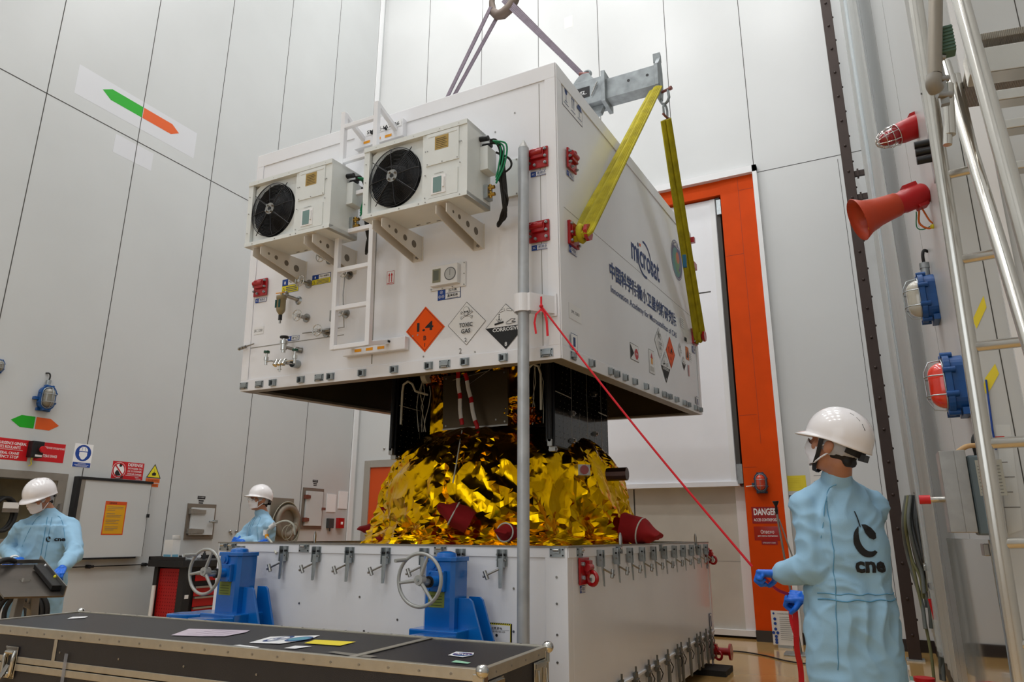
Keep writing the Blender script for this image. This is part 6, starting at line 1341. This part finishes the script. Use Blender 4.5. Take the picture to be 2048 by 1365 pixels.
pb = onX(1880, 1135, XR); t = thing('pipe_clamp', 'chrome pipe clamp in the middle of the cables on the right wall', 'clamp', M=FL((XR, pb.y, pb.z))); b = MB(CHROME); b.cyl((-.12, 0, .1), (.1, 0, .1), .018); b.box(-.03, -.03, 0, .03, .03, .12); b.use(BLACK).cyl((-.05, -.15, .08), (.1, -.15, .08), .03); b.build('clamp_body', t)
pb = onX(1893, 1220, XR); t = thing('hanging_hook', 'red handled tool hanging below the cable bundle', 'tool', M=FL((XR, pb.y, pb.z))); b = MB(LRED); b.cyl((0, -.08, .09), (.02, .08, .11), .014); b.use(CHROME).cyl((.02, .08, .11), (.02, .14, .11), .008); b.build('grip', t)
q = onX(1848, 895, XR)
for (px, py, w1, h1, lab) in ((1845, 890, .10, .16, 'small printed schedule taped on the right wall above the cables'),):
    q = onX(px, py, XR); t = thing('wall_label', lab, 'label', M=FL((XR, q.y, q.z))); b = MB(mat('sticker_grey', S(150, 150, 146), .5)); [b.rect(-w1, -h1/2+k*.03, w1*(.6-.2*(k % 2)), -h1/2+k*.03+.012, INKG) for k in range(5)]; b.build('print', t)
# tape strips and cards on the return wall, in the plane y = 4.05
YR = YRET
def rw(name, lab, cat, pts, m, extra=None):
    P_ = [onY(x, y, YR) for x, y in pts]; c = sum(P_, V3((0, 0, 0)))/len(P_); b = MB(m); b.fr(Matrix.Identity(4)); b.fr(frame((0, 0, 0), (1, 0, 0), (0, 0, 1))); b.poly([(p.x-c.x, p.z-c.z) for p in P_], m)
    if extra: extra(b)
    o = b.build(name); o.location = (c.x, YR, c.z); return tag(o, lab, cat)
rw('tape_strip', 'upper strip of yellow tape slanting on the wall behind the steps', 'tape', [(1945, 640), (1953, 658), (1973, 615), (1967, 592)], YPAP)
rw('tape_strip', 'lower strip of yellow tape slanting on the wall behind the steps', 'tape', [(1964, 787), (1976, 788), (1998, 748), (1990, 728), (1970, 757)], YPAP)
def inf(b):
    for k in range(5): b.rect(-.035, .12-k*.06, .02-.015*(k % 2), .123-k*.06, INKG)
    b.rect(-.03, .16, .01, .168, LRED)
rw('plastic_pocket', 'clear document pocket with printed cards behind the steps on the right', 'document', [(1990, 850), (2020, 850), (2046, 1060), (2016, 1070)], mat('pocket', S(206, 208, 206), .3), inf)
b = MB(LBLUE); P_ = [onY(x, y, YR-.01) for x, y in ((1972, 760), (1985, 860), (1992, 900))]; o_ = P_[0].copy(); b.tube([p-o_ for p in P_], .004, 6); o = b.build('blue_cord'); o.location = o_; tag(o, 'thin blue cord hanging from the lower yellow tape', 'cord')

# mobile steps on the right: rails in the plane y = 2.9, rungs running to the right
t = thing('mobile_steps', 'aluminium mobile access steps standing at the right edge close to the camera', 'steps', (.5, 2.9, 0)); O_ = V3((.5, 2.9, 0)); YS = 2.9
TUB = mat('alu_tube', S(204, 201, 194), .2, metal=.9, var=.08, vscale=4)
def ty(x, y, Y=YS): return onY(x, y, Y)-O_
def lin(p, q, Y0, Y1): return ty(*p, Y0), ty(*q, Y1)
a, c = lin((1822, -60), (2044, 1380), YS, YS); 
b = MB(TUB); b.sweep([a+(a-c)*.1, c+(c-a)*.35], [(.016*cos(2*pi*k/16), .026*sin(2*pi*k/16)) for k in range(16)]); b.build('upright', t)
d0, d1 = lin((1889, 128), (2060, 690), YS-.02, YS-.5); b = MB(TUB); b.tube([d0, d1, d1+(d1-d0)*.9], .022, 14); b.build('stringer', t)
d2, d3 = lin((1899, 128), (1985, 470), YS-.0, YS-.1)
b = MB(TUB); b.tube([ty(1912, 150), ty(1975, 420)], .015, 10); b.build('inner_brace', t)
for (p, q, r) in (((1895, 350), (1950, 338), .024), ((1918, 520), (1992, 507), .024), ((1940, 695), (2052, 683), .024), ((1972, 888), (2080, 882), .024), ((2000, 1088), (2110, 1085), .022), ((2030, 1290), (2150, 1295), .022)):
    e0, e1 = ty(*p), ty(*q); b = MB(TUB); b.sweep([e0, e1], [(.012*cos(2*pi*k/12), r*.8*sin(2*pi*k/12)) for k in range(12)]); b.build('rung', t)
e0, e1 = ty(1905, -60, 1.9), ty(2060, 505, 1.75); b = MB(TUB); b.tube([e0+(e0-e1)*.3, e0, e1, e1+(e1-e0)*.9], .0195, 16); b.build('handrail', t)
b = MB(mat('tube_brownish', S(150, 142, 130), .35, metal=.7)); b.tube([ty(1872, -60, 2.3), ty(1869, 150, 2.3)], .021, 14); b.build('guard_post', t)
b = MB(mat('cap_grey', S(140, 136, 128), .5)); b.tube(cr([ty(1869, 152, 2.3), ty(1867, 168, 2.3), ty(1873, 180, 2.32)]), .023, 12); b.use(STEEL); g = ty(1880, 150, 2.35); b.box(g.x-.012, g.y-.01, g.z-.11, g.x+.012, g.y+.01, g.z+.09)
for z in (-.08, -.02, .06): b.cyl((g.x-.02, g.y-.02, g.z+z), (g.x+.02, g.y-.0, g.z+z), .011, n=8)
b.build('clamp_joint', t)
b = MB(mat('green_rubber', S(86, 116, 100), .7, bump=.5, bscale=30)); g = ty(1892, 84, 2.35); b.box(g.x-.021, g.y-.02, g.z-.048, g.x+.021, g.y+.02, g.z+.048); 
for k in range(7): b.box(g.x-.022, g.y-.024, g.z-.04+k*.0125, g.x+.022, g.y-.019, g.z-.034+k*.0125)
b.build('rubber_end_cap', t, bevel=.006)
TR = mat('tread_alu', S(170, 162, 148), .4, metal=.6, bump=1.5, bscale=60, kind='wave')
for (p, q, dz, dp, nm, m_) in (((1945, 84), (2130, 52), .028, .45, 'platform_deck', TR), ((1940, 150), (2130, 122), .10, .08, 'deck_beam', TUB), ((1968, 205), (2140, 180), .04, .06, 'step_tread', TUB), ((1985, 262), (2140, 238), .035, .06, 'step_tread', TUB), ((2016, 340), (2140, 322), .028, .05, 'step_tread', TUB)):
    a, c = ty(*p, 2.6), ty(*q, 2.6); b = MB(m_); b.add([a, c, c+V3((0, dp, 0)), a+V3((0, dp, 0)), a+V3((0, 0, dz)), c+V3((0, 0, dz)), c+V3((0, dp, dz)), a+V3((0, dp, dz))], [(3, 2, 1, 0), (4, 5, 6, 7), (0, 1, 5, 4), (1, 2, 6, 5), (2, 3, 7, 6), (3, 0, 4, 7)]); b.build(nm, t, bevel=.003)
b = MB(TUB); b.tube([ty(1895, 170, 2.5), ty(1900, 270, 2.5)], .018, 10); b.tube([ty(1898, 170, 2.5), ty(1895, 290, 2.5)], .014, 10); b.build('strut', t)
# bag on the floor at the lower right
q = onZ(1845, 1362, .0); crump('tool_bag', 'pale green and white bag lying on the floor at the bottom right', 'bag', V3((.02, 7.15, 0)), (.26, .22, .075), mat('bag_green', S(120, 160, 140), .5, var=.3, vscale=3), 8)
q = onY(1848, 1356, 6.75); t = thing('red_lid_jar', 'red capped container standing in front of the bag', 'jar', (q.x, q.y, 0)); b = MB(mat('jar_white', S(200, 200, 196), .4)); b.cyl((0, 0, 0), (0, 0, max(.05, q.z-.03)), .07, n=20); b.build('jar_body', t); b = MB(LRED); b.cyl((0, 0, max(.05, q.z-.03)), (0, 0, max(.08, q.z)), .075, n=20); b.build('jar_lid', t)
q = onY(1815, 1352, 6.6); t = thing('spray_bottle', 'white spray bottle left of the bag on the floor', 'bottle', (q.x, 6.6, 0)); b = MB(PAPER); b.cyl((0, 0, 0), (0, 0, .18), .045); b.cyl((0, 0, .18), (0, 0, .27), .014); b.box(-.05, -.01, .26, .02, .01, .29); b.build('bottle_body', t)
# ================================================================== PEOPLE
SKIN = mat('skin', S(178, 124, 96), .5); HAIR = mat('hair', S(24, 20, 20), .6); CLOTH = mat('coverall_blue', S(152, 193, 220), .8, bump=.25, bscale=500, var=.06, vscale=5)
GLV = mat('glove_blue', S(20, 104, 214), .4); HELM = mat('helmet_white', S(236, 232, 232), .2, coat=.6); MASK = mat('mask_white', S(226, 226, 232), .8); SHOE = mat('overshoe', S(200, 206, 214), .7)
NET = mat('hair_net', S(176, 180, 190), .7, bump=1, bscale=60)
class Blob:
    def __init__(s): s.b = MB(SKIN)
    def cap(s, p, q, r1, r2=None):
        r2 = r1 if r2 is None else r2; p, q = V3(p), V3(q); s.b.cyl(p, q, r1, r2, n=20); s.b.ball(p, r1, n=20, m=12); s.b.ball(q, r2, n=20, m=12); return s
    def ell(s, c, r, R=None): s.b.ball(c, 1, r, n=24, m=16, R=R); return s
    def loft(s, rings, M=None, n=32):
        M = M or Matrix.Identity(4); vs = []
        for (z, cx, cy, rx, ry) in rings:
            for i in range(n):
                a = 2*pi*i/n; c, d = cos(a), sin(a); k = 2.6; c2 = abs(c)**(2/k)*(1 if c > 0 else -1); d2 = abs(d)**(2/k)*(1 if d > 0 else -1)
                vs.append(M @ V3((cx+rx*c2, cy+ry*d2, z)))
        m_ = len(rings); fs = [(j*n+i, j*n+(i+1) % n, (j+1)*n+(i+1) % n, (j+1)*n+i) for j in range(m_-1) for i in range(n)] + [tuple(range(n-1, -1, -1)), tuple(range((m_-1)*n, m_*n))]
        s.b.add(vs, fs); return s
    def make(s, name, m, parent, voxel=.01, it=4, disp=None, off=V3((0, 0, 0))):
        o = s.b.build('tmp'); r = o.modifiers.new('r', 'REMESH'); r.mode = 'VOXEL'; r.voxel_size = voxel; r.use_smooth_shade = True
        sm = o.modifiers.new('s', 'SMOOTH'); sm.iterations = it; sm.factor = .5
        bpy.context.view_layer.update(); me = bpy.data.meshes.new_from_object(o.evaluated_get(bpy.context.evaluated_depsgraph_get())); old = o.data
        bpy.data.objects.remove(o); bpy.data.meshes.remove(old); me.name = name
        if disp:
            ns = [v.normal.copy() for v in me.vertices]
            for v, n_ in zip(me.vertices, ns): v.co += n_*disp(v.co)
        me.materials.clear(); me.materials.append(m)
        for v in me.vertices: v.co -= off
        for p in me.polygons: p.use_smooth = True
        q = bpy.data.objects.new(name, me); COL.objects.link(q); q.parent = parent; return q
def folds(knots, amp=.010):
    def f(p):
        w = .35
        for k, r in knots: w += max(0, 1-(p-k).length/r)
        w = min(w, 1.4); q = V3((p.x*8, p.y*8, p.z*3.2)); wv = noise.noise(p*4)*1.2
        return amp*w*((1-2*abs(noise.noise(q+V3((3+wv, 1, 7)))))-.5) + amp*.55*w*((1-2*abs(noise.noise(V3((p.x*9, p.y*9, p.z*14+wv)))))-.5) + .002*noise.noise(p*22)
    return f
def glove(bl, Wp, d, n_, side, curl=(.5, .6, .5), th=1.0, L=1.0, cuff=.07):
    d = V3(d).normalized(); n_ = V3(n_); n_ = (n_-d*n_.dot(d)).normalized(); x = d.cross(n_); Wp = V3(Wp)
    P = lambda a, b_, c: Wp+x*a+d*b_+n_*c
    bl.cap(P(0, -cuff, 0), P(0, .005, 0), .034, .029)
    bases = [(-.033, .082, .064), (-.011, .089, .076), (.012, .087, .072), (.033, .078, .056)]
    if side < 0: bases = [(-a, b_, c) for a, b_, c in bases]
    for i, (a, b_, Lf) in enumerate(bases):
        bl.cap(P(a*.6, .005, 0), P(a, b_, .002), .0165, .0125)
        p = P(a, b_, .002); ang = 0; r = .0115 if i < 3 else .0098
        for k, sg in enumerate((.45, .32, .25)):
            ang += curl[k]*(1+.12*i); q = p+(d*cos(ang)-n_*sin(ang))*Lf*sg*1.15+x*a*.05; bl.cap(p, q, r*(1-.08*k), r*(1-.08*(k+1))); p = q
    s_ = -side; tb = P(s_*.026, .022, -.006); t1 = tb+(d*.45+x*s_*.75-n_*.45*th).normalized()*.042; t2 = t1+(d*.8+x*s_*.15-n_*.6*th).normalized()*.033
    bl.cap(P(s_*.01, .01, 0), tb, .018, .016); bl.cap(tb, t1, .0155, .0125); bl.cap(t1, t2, .0125, .0105)
def person(spec):
    R = spec['root']; yaw = spec['yaw']; B = Matrix.Translation(R) @ Matrix.Rotation(yaw, 4, 'Z'); lean = spec.get('lean', 0)
    t = thing('person', spec['label'], 'person', R)
    S_ = lambda x, y, z: B @ V3((x, y+lean*max(0, z-.95), z))
    hc = V3(spec['head']); HM = Matrix.Translation(hc) @ Matrix.Rotation(spec['hyaw'], 4, 'Z') @ Matrix.Rotation(spec['hpitch'], 4, 'X') @ Matrix.Scale(spec.get('hs', 1), 4); H = lambda *a: HM @ V3(a); H3 = HM.to_3x3()
    J = spec['joints']; sh = spec.get('shz', 1.40); vx = spec.get('vox', .009); fat = spec.get('fat', 1)
    JS = {k: (S_(*v[1:]) if v[0] == 'l' else V3(v[1])) for k, v in J.items()}
    sw = spec.get('sw', .165); Ls, Rs = S_(-sw, 0, sh-.045), S_(sw, 0, sh-.045); Le, Re, Lw, Rw = JS['Le'], JS['Re'], JS['Lw'], JS['Rw']
    # body
    b = Blob(); b.ell(H(0, -.012, .02), (.076, .094, .104), H3); b.ell(H(0, .026, -.045), (.06, .066, .078), H3); b.ell(H(0, .055, -.098), (.03, .028, .022), H3)
    b.cap(H(0, .088, .012), H(0, .112, -.034), .009, .014); b.cap(H(-.032, .078, .024), H(.032, .078, .024), .014); b.cap(H(-.018, .088, -.068), H(.018, .088, -.068), .009)
    for sg in (-1, 1):
        b.ell(H(sg*.080, -.004, -.018), (.012, .020, .032), H3); b.ell(H(sg*.089, -.014, -.010), (.007, .018, .026), H3); b.ell(H(sg*.045, .058, -.02), (.022, .022, .026), H3)
    nk = S_(0, -.01, sh+.06); b.cap(H(0, -.03, -.07), nk, .056, .062)
    b.loft([(.80, 0, 0, .13, .09), (.95, 0, 0, .15, .10), (1.1, 0, 0, .135, .09), (1.3, 0, 0, .145, .09), (sh-.03, 0, 0, .11, .07), (sh+.06, 0, 0, .07, .06)], B if not lean else B @ Matrix.Shear('XY', 4, (0, lean)) if 0 else B)
    for (a, e, w_) in ((Ls, Le, Lw), (Rs, Re, Rw)): b.cap(a-V3((0, 0, .02)), e, .045, .04); b.cap(e, w_, .04, .028)
    hipz = .88
    for sg in (-1, 1): b.cap(S_(sg*.09, 0, hipz), S_(sg*.10, .01, .48), .08, .055); b.cap(S_(sg*.10, .01, .48), S_(sg*.11, -.02, .09), .052, .036)
    body = b.make('body', SKIN, t, vx*.8, 3, off=R)
    if spec.get('face'):
        for sg in (-1, 1):
            e = MB(mat('eye_white', S(214, 208, 202), .2)); c = H(sg*.031, .078, .0)-R; e.ball(c, .0125, n=14, m=8); e.use(INK).ball(c+H3 @ V3((0, .0075, 0)), .0068, n=12, m=8); e.build('eye', t)
    b = Blob(); b.ell(H(0, -.03, -.0), (.0745, .082, .086), H3); b.cap(H(-.03, -.075, -.065), H(.03, -.075, -.065), .022); o = b.make('hair', HAIR, t, .008, 2, lambda p: .0015*noise.noise(p*120), off=R)
    b = Blob(); b.ell(H(0, -.026, .016), (.0885, .103, .088), H3); b.make('hair_net', NET, t, .008, 2, lambda p: .003*noise.noise(p*70), off=R)
    # coverall
    b = Blob(); f = fat
    rings = [(hipz-.1, 0, .0, .175*f, .125*f), (hipz+.05, 0, 0, .18*f, .135*f), (1.04, 0, 0, .168*f, .125*f), (1.2, 0, 0, .18*f, .128*f), (1.32, 0, 0, sw+.02, .125*f), (sh-.05, 0, 0, sw+.005, .116), (sh-.02, 0, 0, sw-.015, .112), (sh+.01, 0, -.002, sw-.04, .103), (sh+.035, 0, -.005, .095, .088), (sh+.075, 0, -.01, .068, .07)]
    if spec.get('back'): rings = [(.52, 0, 0, .175*f, .12*f), (.65, 0, 0, .178*f, .125*f)]+rings
    Bm = B.copy()
    if lean: 
        rr = []
        for (z, cx, cy, rx, ry) in rings: rr.append((z, cx, cy+lean*max(0, z-.95), rx, ry))
        rings = rr
    b.loft(rings, Bm)
    b.cap(S_(-.05, 0, sh+.02), Ls, .062, .066); b.cap(S_(.05, 0, sh+.02), Rs, .062, .066)
    for (a, e, w_) in ((Ls, Le, Lw), (Rs, Re, Rw)): b.cap(a, e, .070*f, .060*f); b.cap(e, e.lerp(w_, .8), .060*f, .048*f); b.cap(e.lerp(w_, .8), e.lerp(w_, .93), .046, .037)
    for sg in (-1, 1): b.cap(S_(sg*.09, 0, hipz-.02), S_(sg*.10, .01, .48), .115*f, .10*f); b.cap(S_(sg*.10, .01, .48), S_(sg*.11, -.02, .12), .098*f, .082*f)
    nd = (H(0, -.02, -.1)-nk).normalized(); b.cap(S_(0, -.01, sh+.05), S_(0, -.01, sh+.05)+nd*.055, .074, .066)
    kn = [(S_(0, 0, sh-.08), .18), (Le, .22), (Re, .22), (S_(0, 0, 1.0), .25), (Ls, .2), (Rs, .2), (S_(0, 0, .8), .3)]
    suit = b.make('coverall', CLOTH, t, vx, 3, folds(kn, spec.get('amp', .012)), off=R)
    # seams, collar edge, waist band
    bvh = BVHTree.FromPolygons([v.co+R for v in suit.data.vertices], [tuple(p.vertices) for p in suit.data.polygons])
    def proj(o_, d_, off=.0025):
        h = bvh.ray_cast(V3(o_), V3(d_).normalized()); return (h[0]+h[1]*off, h[1]) if h[0] else (None, None)
    SEAMC = mat('coverall_seam', S(92, 150, 184), .8)
    def seamline(pts, d_, nm='seam', r=.0022):
        q = [proj(p, d_, .001)[0] for p in pts]; q = [a for a in q if a]
        if len(q) > 2: s_ = MB(SEAMC); s_.tube([a-R for a in q], r, 5); s_.build(nm, t)
    bk = B.to_3x3() @ V3((0, 1, 0))
    if spec.get('back'):
        for xx in (-.10, ):
            seamline([S_(xx-.01*k*.15, -.5, sh-.02-.03*k) for k in range(24)], bk)
        seamline([S_(-.17+.017*k, -.5, .985+.004*sin(k)) for k in range(21)], bk, 'waist_seam', .003); seamline([S_(-.17+.017*k, -.5, 1.01+.003*sin(k*1.3)) for k in range(21)], bk, 'waist_seam')
        seamline([S_(-.05-.012*k, -.5, sh+.05-.006*k*k*.6) for k in range(9)], bk)
    else:
        seamline([S_(.012, .5, sh+.04-.03*k) for k in range(20)], -bk, 'placket_seam', .003); seamline([S_(-.02, .5, sh+.04-.03*k) for k in range(20)], -bk, 'placket_seam')
        for sg in (-1, 1): seamline([S_(sg*(.06+.012*k), .5, sh+.05-.008*k*k*.5) for k in range(9)], -bk)
    # printed emblem (stalked c shape and letters) laid onto the cloth
    cxl, czl, sc = spec['logo']; sd = -1 if spec.get('back') else 1; u_ = 1 if spec.get('back') else -1
    lg = MB(INK)
    def arc(cx, cy, rx, ry, a0, a1, n=18): return [(cx+rx*cos(radians(a0+(a1-a0)*k/n)), cy+ry*sin(radians(a0+(a1-a0)*k/n))) for k in range(n+1)]
    cres = arc(0, .02, .52, .62, 118, 318)+arc(.12, .22, .42, .60, 300, 172)[1:]
    leaf = [(-.12, .62), (.05, .62), (.28, .5), (.42, .3), (.42, .12), (.3, .06), (.12, .12), (-.02, .3)]
    stalk = [(-.30, 1.12), (-.25, 1.12), (-.16, .55), (-.20, .5)]
    if spec.get('back'): shapes = [(0, 0, cres), (0, 0, leaf), (0, 0, stalk)]; tx, tyy, th_, tw_ = .05, -.95, .42, 1.25
    else: shapes = [(-1.0, 0, [(x*.6, y*.6) for x, y in cres]), (-1.0, 0, [(x*.6, y*.6) for x, y in leaf])]; tx, tyy, th_, tw_ = .35, -.05, .42, 1.4
    for ox, oy, pp in shapes: lg.poly([(x+ox, y+oy) for x, y in pp])
    lg.text('cne', tx, tyy, th_, None, tw_, .04); me = bpy.data.meshes.new('l'); me.from_pydata([(v.x, v.y, 0) for v in lg.V], [], lg.F)
    bm = bmesh.new(); bm.from_mesh(me); bmesh.ops.triangulate(bm, faces=bm.faces[:])
    for _ in range(6):
        es = [e for e in bm.edges if e.calc_length()*sc > .010]
        if not es: break
        bmesh.ops.subdivide_edges(bm, edges=es, cuts=1); bmesh.ops.triangulate(bm, faces=[f_ for f_ in bm.faces if len(f_.verts) > 3])
    dead = []
    for v in bm.verts:
        o_ = S_(cxl+u_*v.co.x*sc, .6*sd, czl+v.co.y*sc); h, n_ = proj(o_, bk*(-sd), .004)
        if h is None: dead.append(v)
        else: v.co = h-R
    bmesh.ops.delete(bm, geom=dead, context='VERTS'); bm.to_mesh(me); bm.free(); me.materials.append(INK); o = bpy.data.objects.new('emblem_print', me); COL.objects.link(o); o.parent = t
    # gloves and cuffs
    for k, w_, e in (('Lg', Lw, Le), ('Rg', Rw, Re)):
        g = spec.get(k)
        if not g: continue
        b = Blob(); glove(b, w_, g['d'], g['n'], -1 if k == 'Lg' else 1, g['curl'], g.get('th', 1)); b.make('glove', GLV, t, .0042, 2, lambda p: .0012*noise.noise(p*60), off=R)
        c = MB(mat('cuff_white', S(220, 220, 218), .8)); dd = (w_-e).normalized(); 
        c.lathe([(.041, 0), (.040, .02), (.037, .04)], w_-dd*.075-R, w_-R, 20); c.build('cuff', t)
    # helmet
    b = MB(HELM); n, m_ = 48, 16; vs = []; rx, ry, rz = .112, .142, .128
    def hp_(a, j):
        ph = j/m_*pi/2*1.08; r = sin(min(ph, pi/2))**.92; z = cos(ph)*rz; x, y = rx*r*cos(a), ry*r*sin(a)-.012
        rid = 1+.012*math.exp(-((abs(x)-.028)/.010)**2)*(1 if ph < 1.2 else 0); return x*rid, y, (z+.042)+.004*math.exp(-((abs(x)-.028)/.012)**2)*cos(ph)
    for j in range(m_+1):
        for i in range(n): vs.append(hp_(2*pi*i/n, j))
    for ring in range(3):
        for i in range(n):
            a = 2*pi*i/n; x, y, z = hp_(a, m_); f_ = max(0, sin(a))**2.2; bk_ = max(0, -sin(a)); e_ = (.004+.042*f_)*(ring+1)/3
            vs.append((x+e_*cos(a)*.7, y+e_*sin(a)*1.0, z-.004*(ring+1)-.014*f_*((ring+1)/3)**1.5-.012*bk_*(ring+1)/3))
    M_ = m_+3; b.fr(Matrix.Translation(-R) @ HM @ Matrix.Rotation(spec.get('htilt', 0), 4, 'X')); b.add(vs, [(j*n+i, (j+1)*n+i, (j+1)*n+(i+1) % n, j*n+(i+1) % n) for j in range(M_) for i in range(n)], True)
    o = b.build('hard_hat', t); sd_ = o.modifiers.new('s', 'SOLIDIFY'); sd_.thickness = .0035; sd_.offset = -1
    HT = Matrix.Rotation(spec.get('htilt', 0), 4, 'X')
    b = MB(BLACK); b.fr(Matrix.Translation(-R) @ HM @ HT)
    for sg in (-1, 1):
        for k in range(3):
            y0 = -.045-.03*k; z0 = .150-.018*k; xx = sg*.052; zz = .042+rz*sqrt(max(0, 1-(xx/rx)**2-((y0+.012)/ry)**2)); y1 = y0-.018; z1 = .042+rz*sqrt(max(0, 1-(xx/rx)**2-((y1+.012)/ry)**2))
            b.bar([(xx, y0, zz+.001), (xx, y1, z1+.001)], .004, .003, (0, 0, 1))
    b.build('vent_slot', o)
    b = MB(BLACK); b.fr(Matrix.Translation(-R) @ HM @ HT)
    b.sweep([(.098*cos(a), -.012+.118*sin(a), .012-.022*max(0, -sin(a))) for a in [pi+.6+(pi-1.2)*k/14 for k in range(15)]], [(-.003, -.016), (.003, -.016), (.003, .016), (-.003, .016)], None, (0, 0, 1), smooth=False); b.box(-.03, -.145, -.035, .03, -.12, -.005); b.build('head_band', t)
    if spec.get('strap'):
        b = MB(BLACK); b.fr(Matrix.Translation(-R) @ HM)
        for sg in (-1, 1): b.sweep(cr([(sg*.088, .02, .045), (sg*.087, .028, 0), (sg*.076, .035, -.05), (sg*.055, .05, -.10), (sg*.02, .06, -.128), (0, .06, -.13)]), [(-.0015, -.009), (.0015, -.009), (.0015, .009), (-.0015, .009)], None, (0, 1, 0), smooth=False)
        b.build('chin_strap', t)
    # mask
    b = MB(MASK); nu, nv = 28, 16; vs = []
    for j in range(nv+1):
        v = j/nv
        for i in range(nu+1):
            u = -1+2*i/nu; a = u*1.25; bul = .026*math.exp(-(u*2.3)**2)*(sin(pi*min(1, v*1.1+.18))**.7); wz = .072*(1-.06*v)
            rr_ = 1+.0*v; x = wz*sin(a)*rr_; y = .022+(.074 if v < .75 else .074-.03*(v-.75))*cos(a)+bul+.0015*(j % 4 < 2); z = -.005-.108*v+.016*math.exp(-(u*3)**2)*(1-v)-.020*abs(u)*(1-v)+.02*abs(u)*v; vs.append((x, y, z))
    b.fr(Matrix.Translation(-R) @ HM); b.add(vs, [(j*(nu+1)+i, j*(nu+1)+i+1, (j+1)*(nu+1)+i+1, (j+1)*(nu+1)+i) for j in range(nv) for i in range(nu)], True)
    for sg in (-1, 1):
        for z0, z1 in ((-.024, -.0), (-.090, -.04)): b.tube([(sg*.069, .045, z0), (sg*.078, .02, (z0+z1)/2), (sg*.083, -.01, z1)], .0022, 5)
    o = b.build('face_mask', t); o.modifiers.new('s', 'SOLIDIFY').thickness = .0015
    if spec.get('glasses'):
        b = MB(BLACK); b.fr(Matrix.Translation(-R) @ HM)
        for sg in (-1, 1): b.torus(frame((sg*.033, .104, .0), (1, 0, 0), (0, 0, 1)), .021, .0014, 20, 5); b.tube([(sg*.054, .10, .004), (sg*.082, .05, .004), (sg*.084, -.01, -.002)], .0015, 5)
        b.tube([(-.012, .107, .002), (0, .11, .006), (.012, .107, .002)], .0015, 5); b.build('glasses', t)
    for sg in (-1, 1):
        b = Blob(); b.cap(S_(sg*.11, -.04, .045), S_(sg*.12, .14, .035), .045, .04); b.make('overshoe', SHOE, t, .012, 2, off=R)
    return t
W3 = lambda *a: ('w', V3(a))
LWR = atd(1556, 1149, 3.20); RWR = atd(1612, 1196, 3.36)
person(dict(root=V3((-.145, 3.60, 0)), yaw=radians(30), sw=.15, label='person seen from behind in light blue coverall and hard hat holding the red tape', head=(-.130, 3.50, 1.648), hyaw=radians(74), hpitch=radians(15), htilt=radians(7), hs=1.02,
    joints=dict(Le=('w', atd(1630, 1134, 3.06)), Re=('l', .17, .15, 1.12), Lw=('w', LWR), Rw=('w', RWR)), shz=1.42, fat=1.04, back=True, strap=True, logo=(.035, 1.228, .112), vox=.008, amp=.016,
    Lg=dict(d=HANDL-LWR, n=(0, .2, 1), curl=(1.0, 1.2, .9)), Rg=dict(d=atd(1575, 1194, 3.42)-RWR, n=(-.3, -.5, 1), curl=(1.0, 1.2, .8))))
LH_, RH_ = atd(124, 1138, 5.62), atd(30, 1124, 5.72)
person(dict(root=V3((-6.50, 3.84, 0)), yaw=radians(-121), lean=.06, label='person in a light blue coverall looking down at the steel control desk', head=(-6.475, 3.71, 1.535), hyaw=radians(-166), hpitch=radians(-24), htilt=radians(2), face=True,
    joints=dict(Le=('w', atd(150, 1108, 5.95)), Re=('w', atd(14, 1098, 6.15)), Lw=('w', LH_), Rw=('w', RH_)), shz=1.335, fat=1.10, logo=(-.085, 1.19, .062), vox=.011, amp=.018, 
    Lg=dict(d=atd(112, 1154, 5.5)-LH_, n=(.3, -.2, 1), curl=(.5, .7, .5)), Rg=dict(d=atd(12, 1126, 5.6)-RH_, n=(.2, -.1, 1), curl=(.8, .8, .6))))
person(dict(root=V3((-6.17, 5.99, 0)), yaw=radians(163), label='person with folded arms and glasses standing behind the white container', head=(-6.185, 5.93, 1.615), hyaw=radians(168), hpitch=radians(2), htilt=radians(8), face=True, glasses=True, strap=False,
    joints=dict(Le=('w', atd(524, 1082, 7.72)), Re=('w', atd(478, 1080, 7.9)), Lw=('w', atd(476, 1084, 7.6)), Rw=('w', atd(515, 1090, 7.62))), shz=1.375, fat=1.0, logo=(-.09, 1.1, .05), vox=.011, amp=.014, lean=0,
    Lg=dict(d=(-1, .1, .1), n=(0, -1, .3), curl=(.6, .6, .4)), Rg=dict(d=(1, .1, .0), n=(0, -1, .3), curl=(.6, .6, .4))))
# loose end of the tag line hanging from the hands
t = TAGT; b = MB(REDT); o_ = ta
p0, p1 = HANDL, atd(1578, 1190, 3.42)
b.bar([a-o_ for a in cr([p0, p0.lerp(p1, .5)+V3((0, 0, -.02)), p1])], .004, .014, (0, 0, 1)); b.build('tape_between_hands', t)
b = MB(REDT); b.bar([a-o_ for a in cr([atd(1588, 1200, 3.42), atd(1592, 1250, 3.42), atd(1594, 1300, 3.45), atd(1602, 1345, 3.5), atd(1604, 1420, 3.5)])], .006, .026, (1, 0, 0)); b.bar([a-o_ for a in cr([atd(1580, 1205, 3.45), atd(1582, 1240, 3.45), atd(1592, 1275, 3.43)])], .006, .016, (1, 0, 0)); b.build('hanging_tape', t)
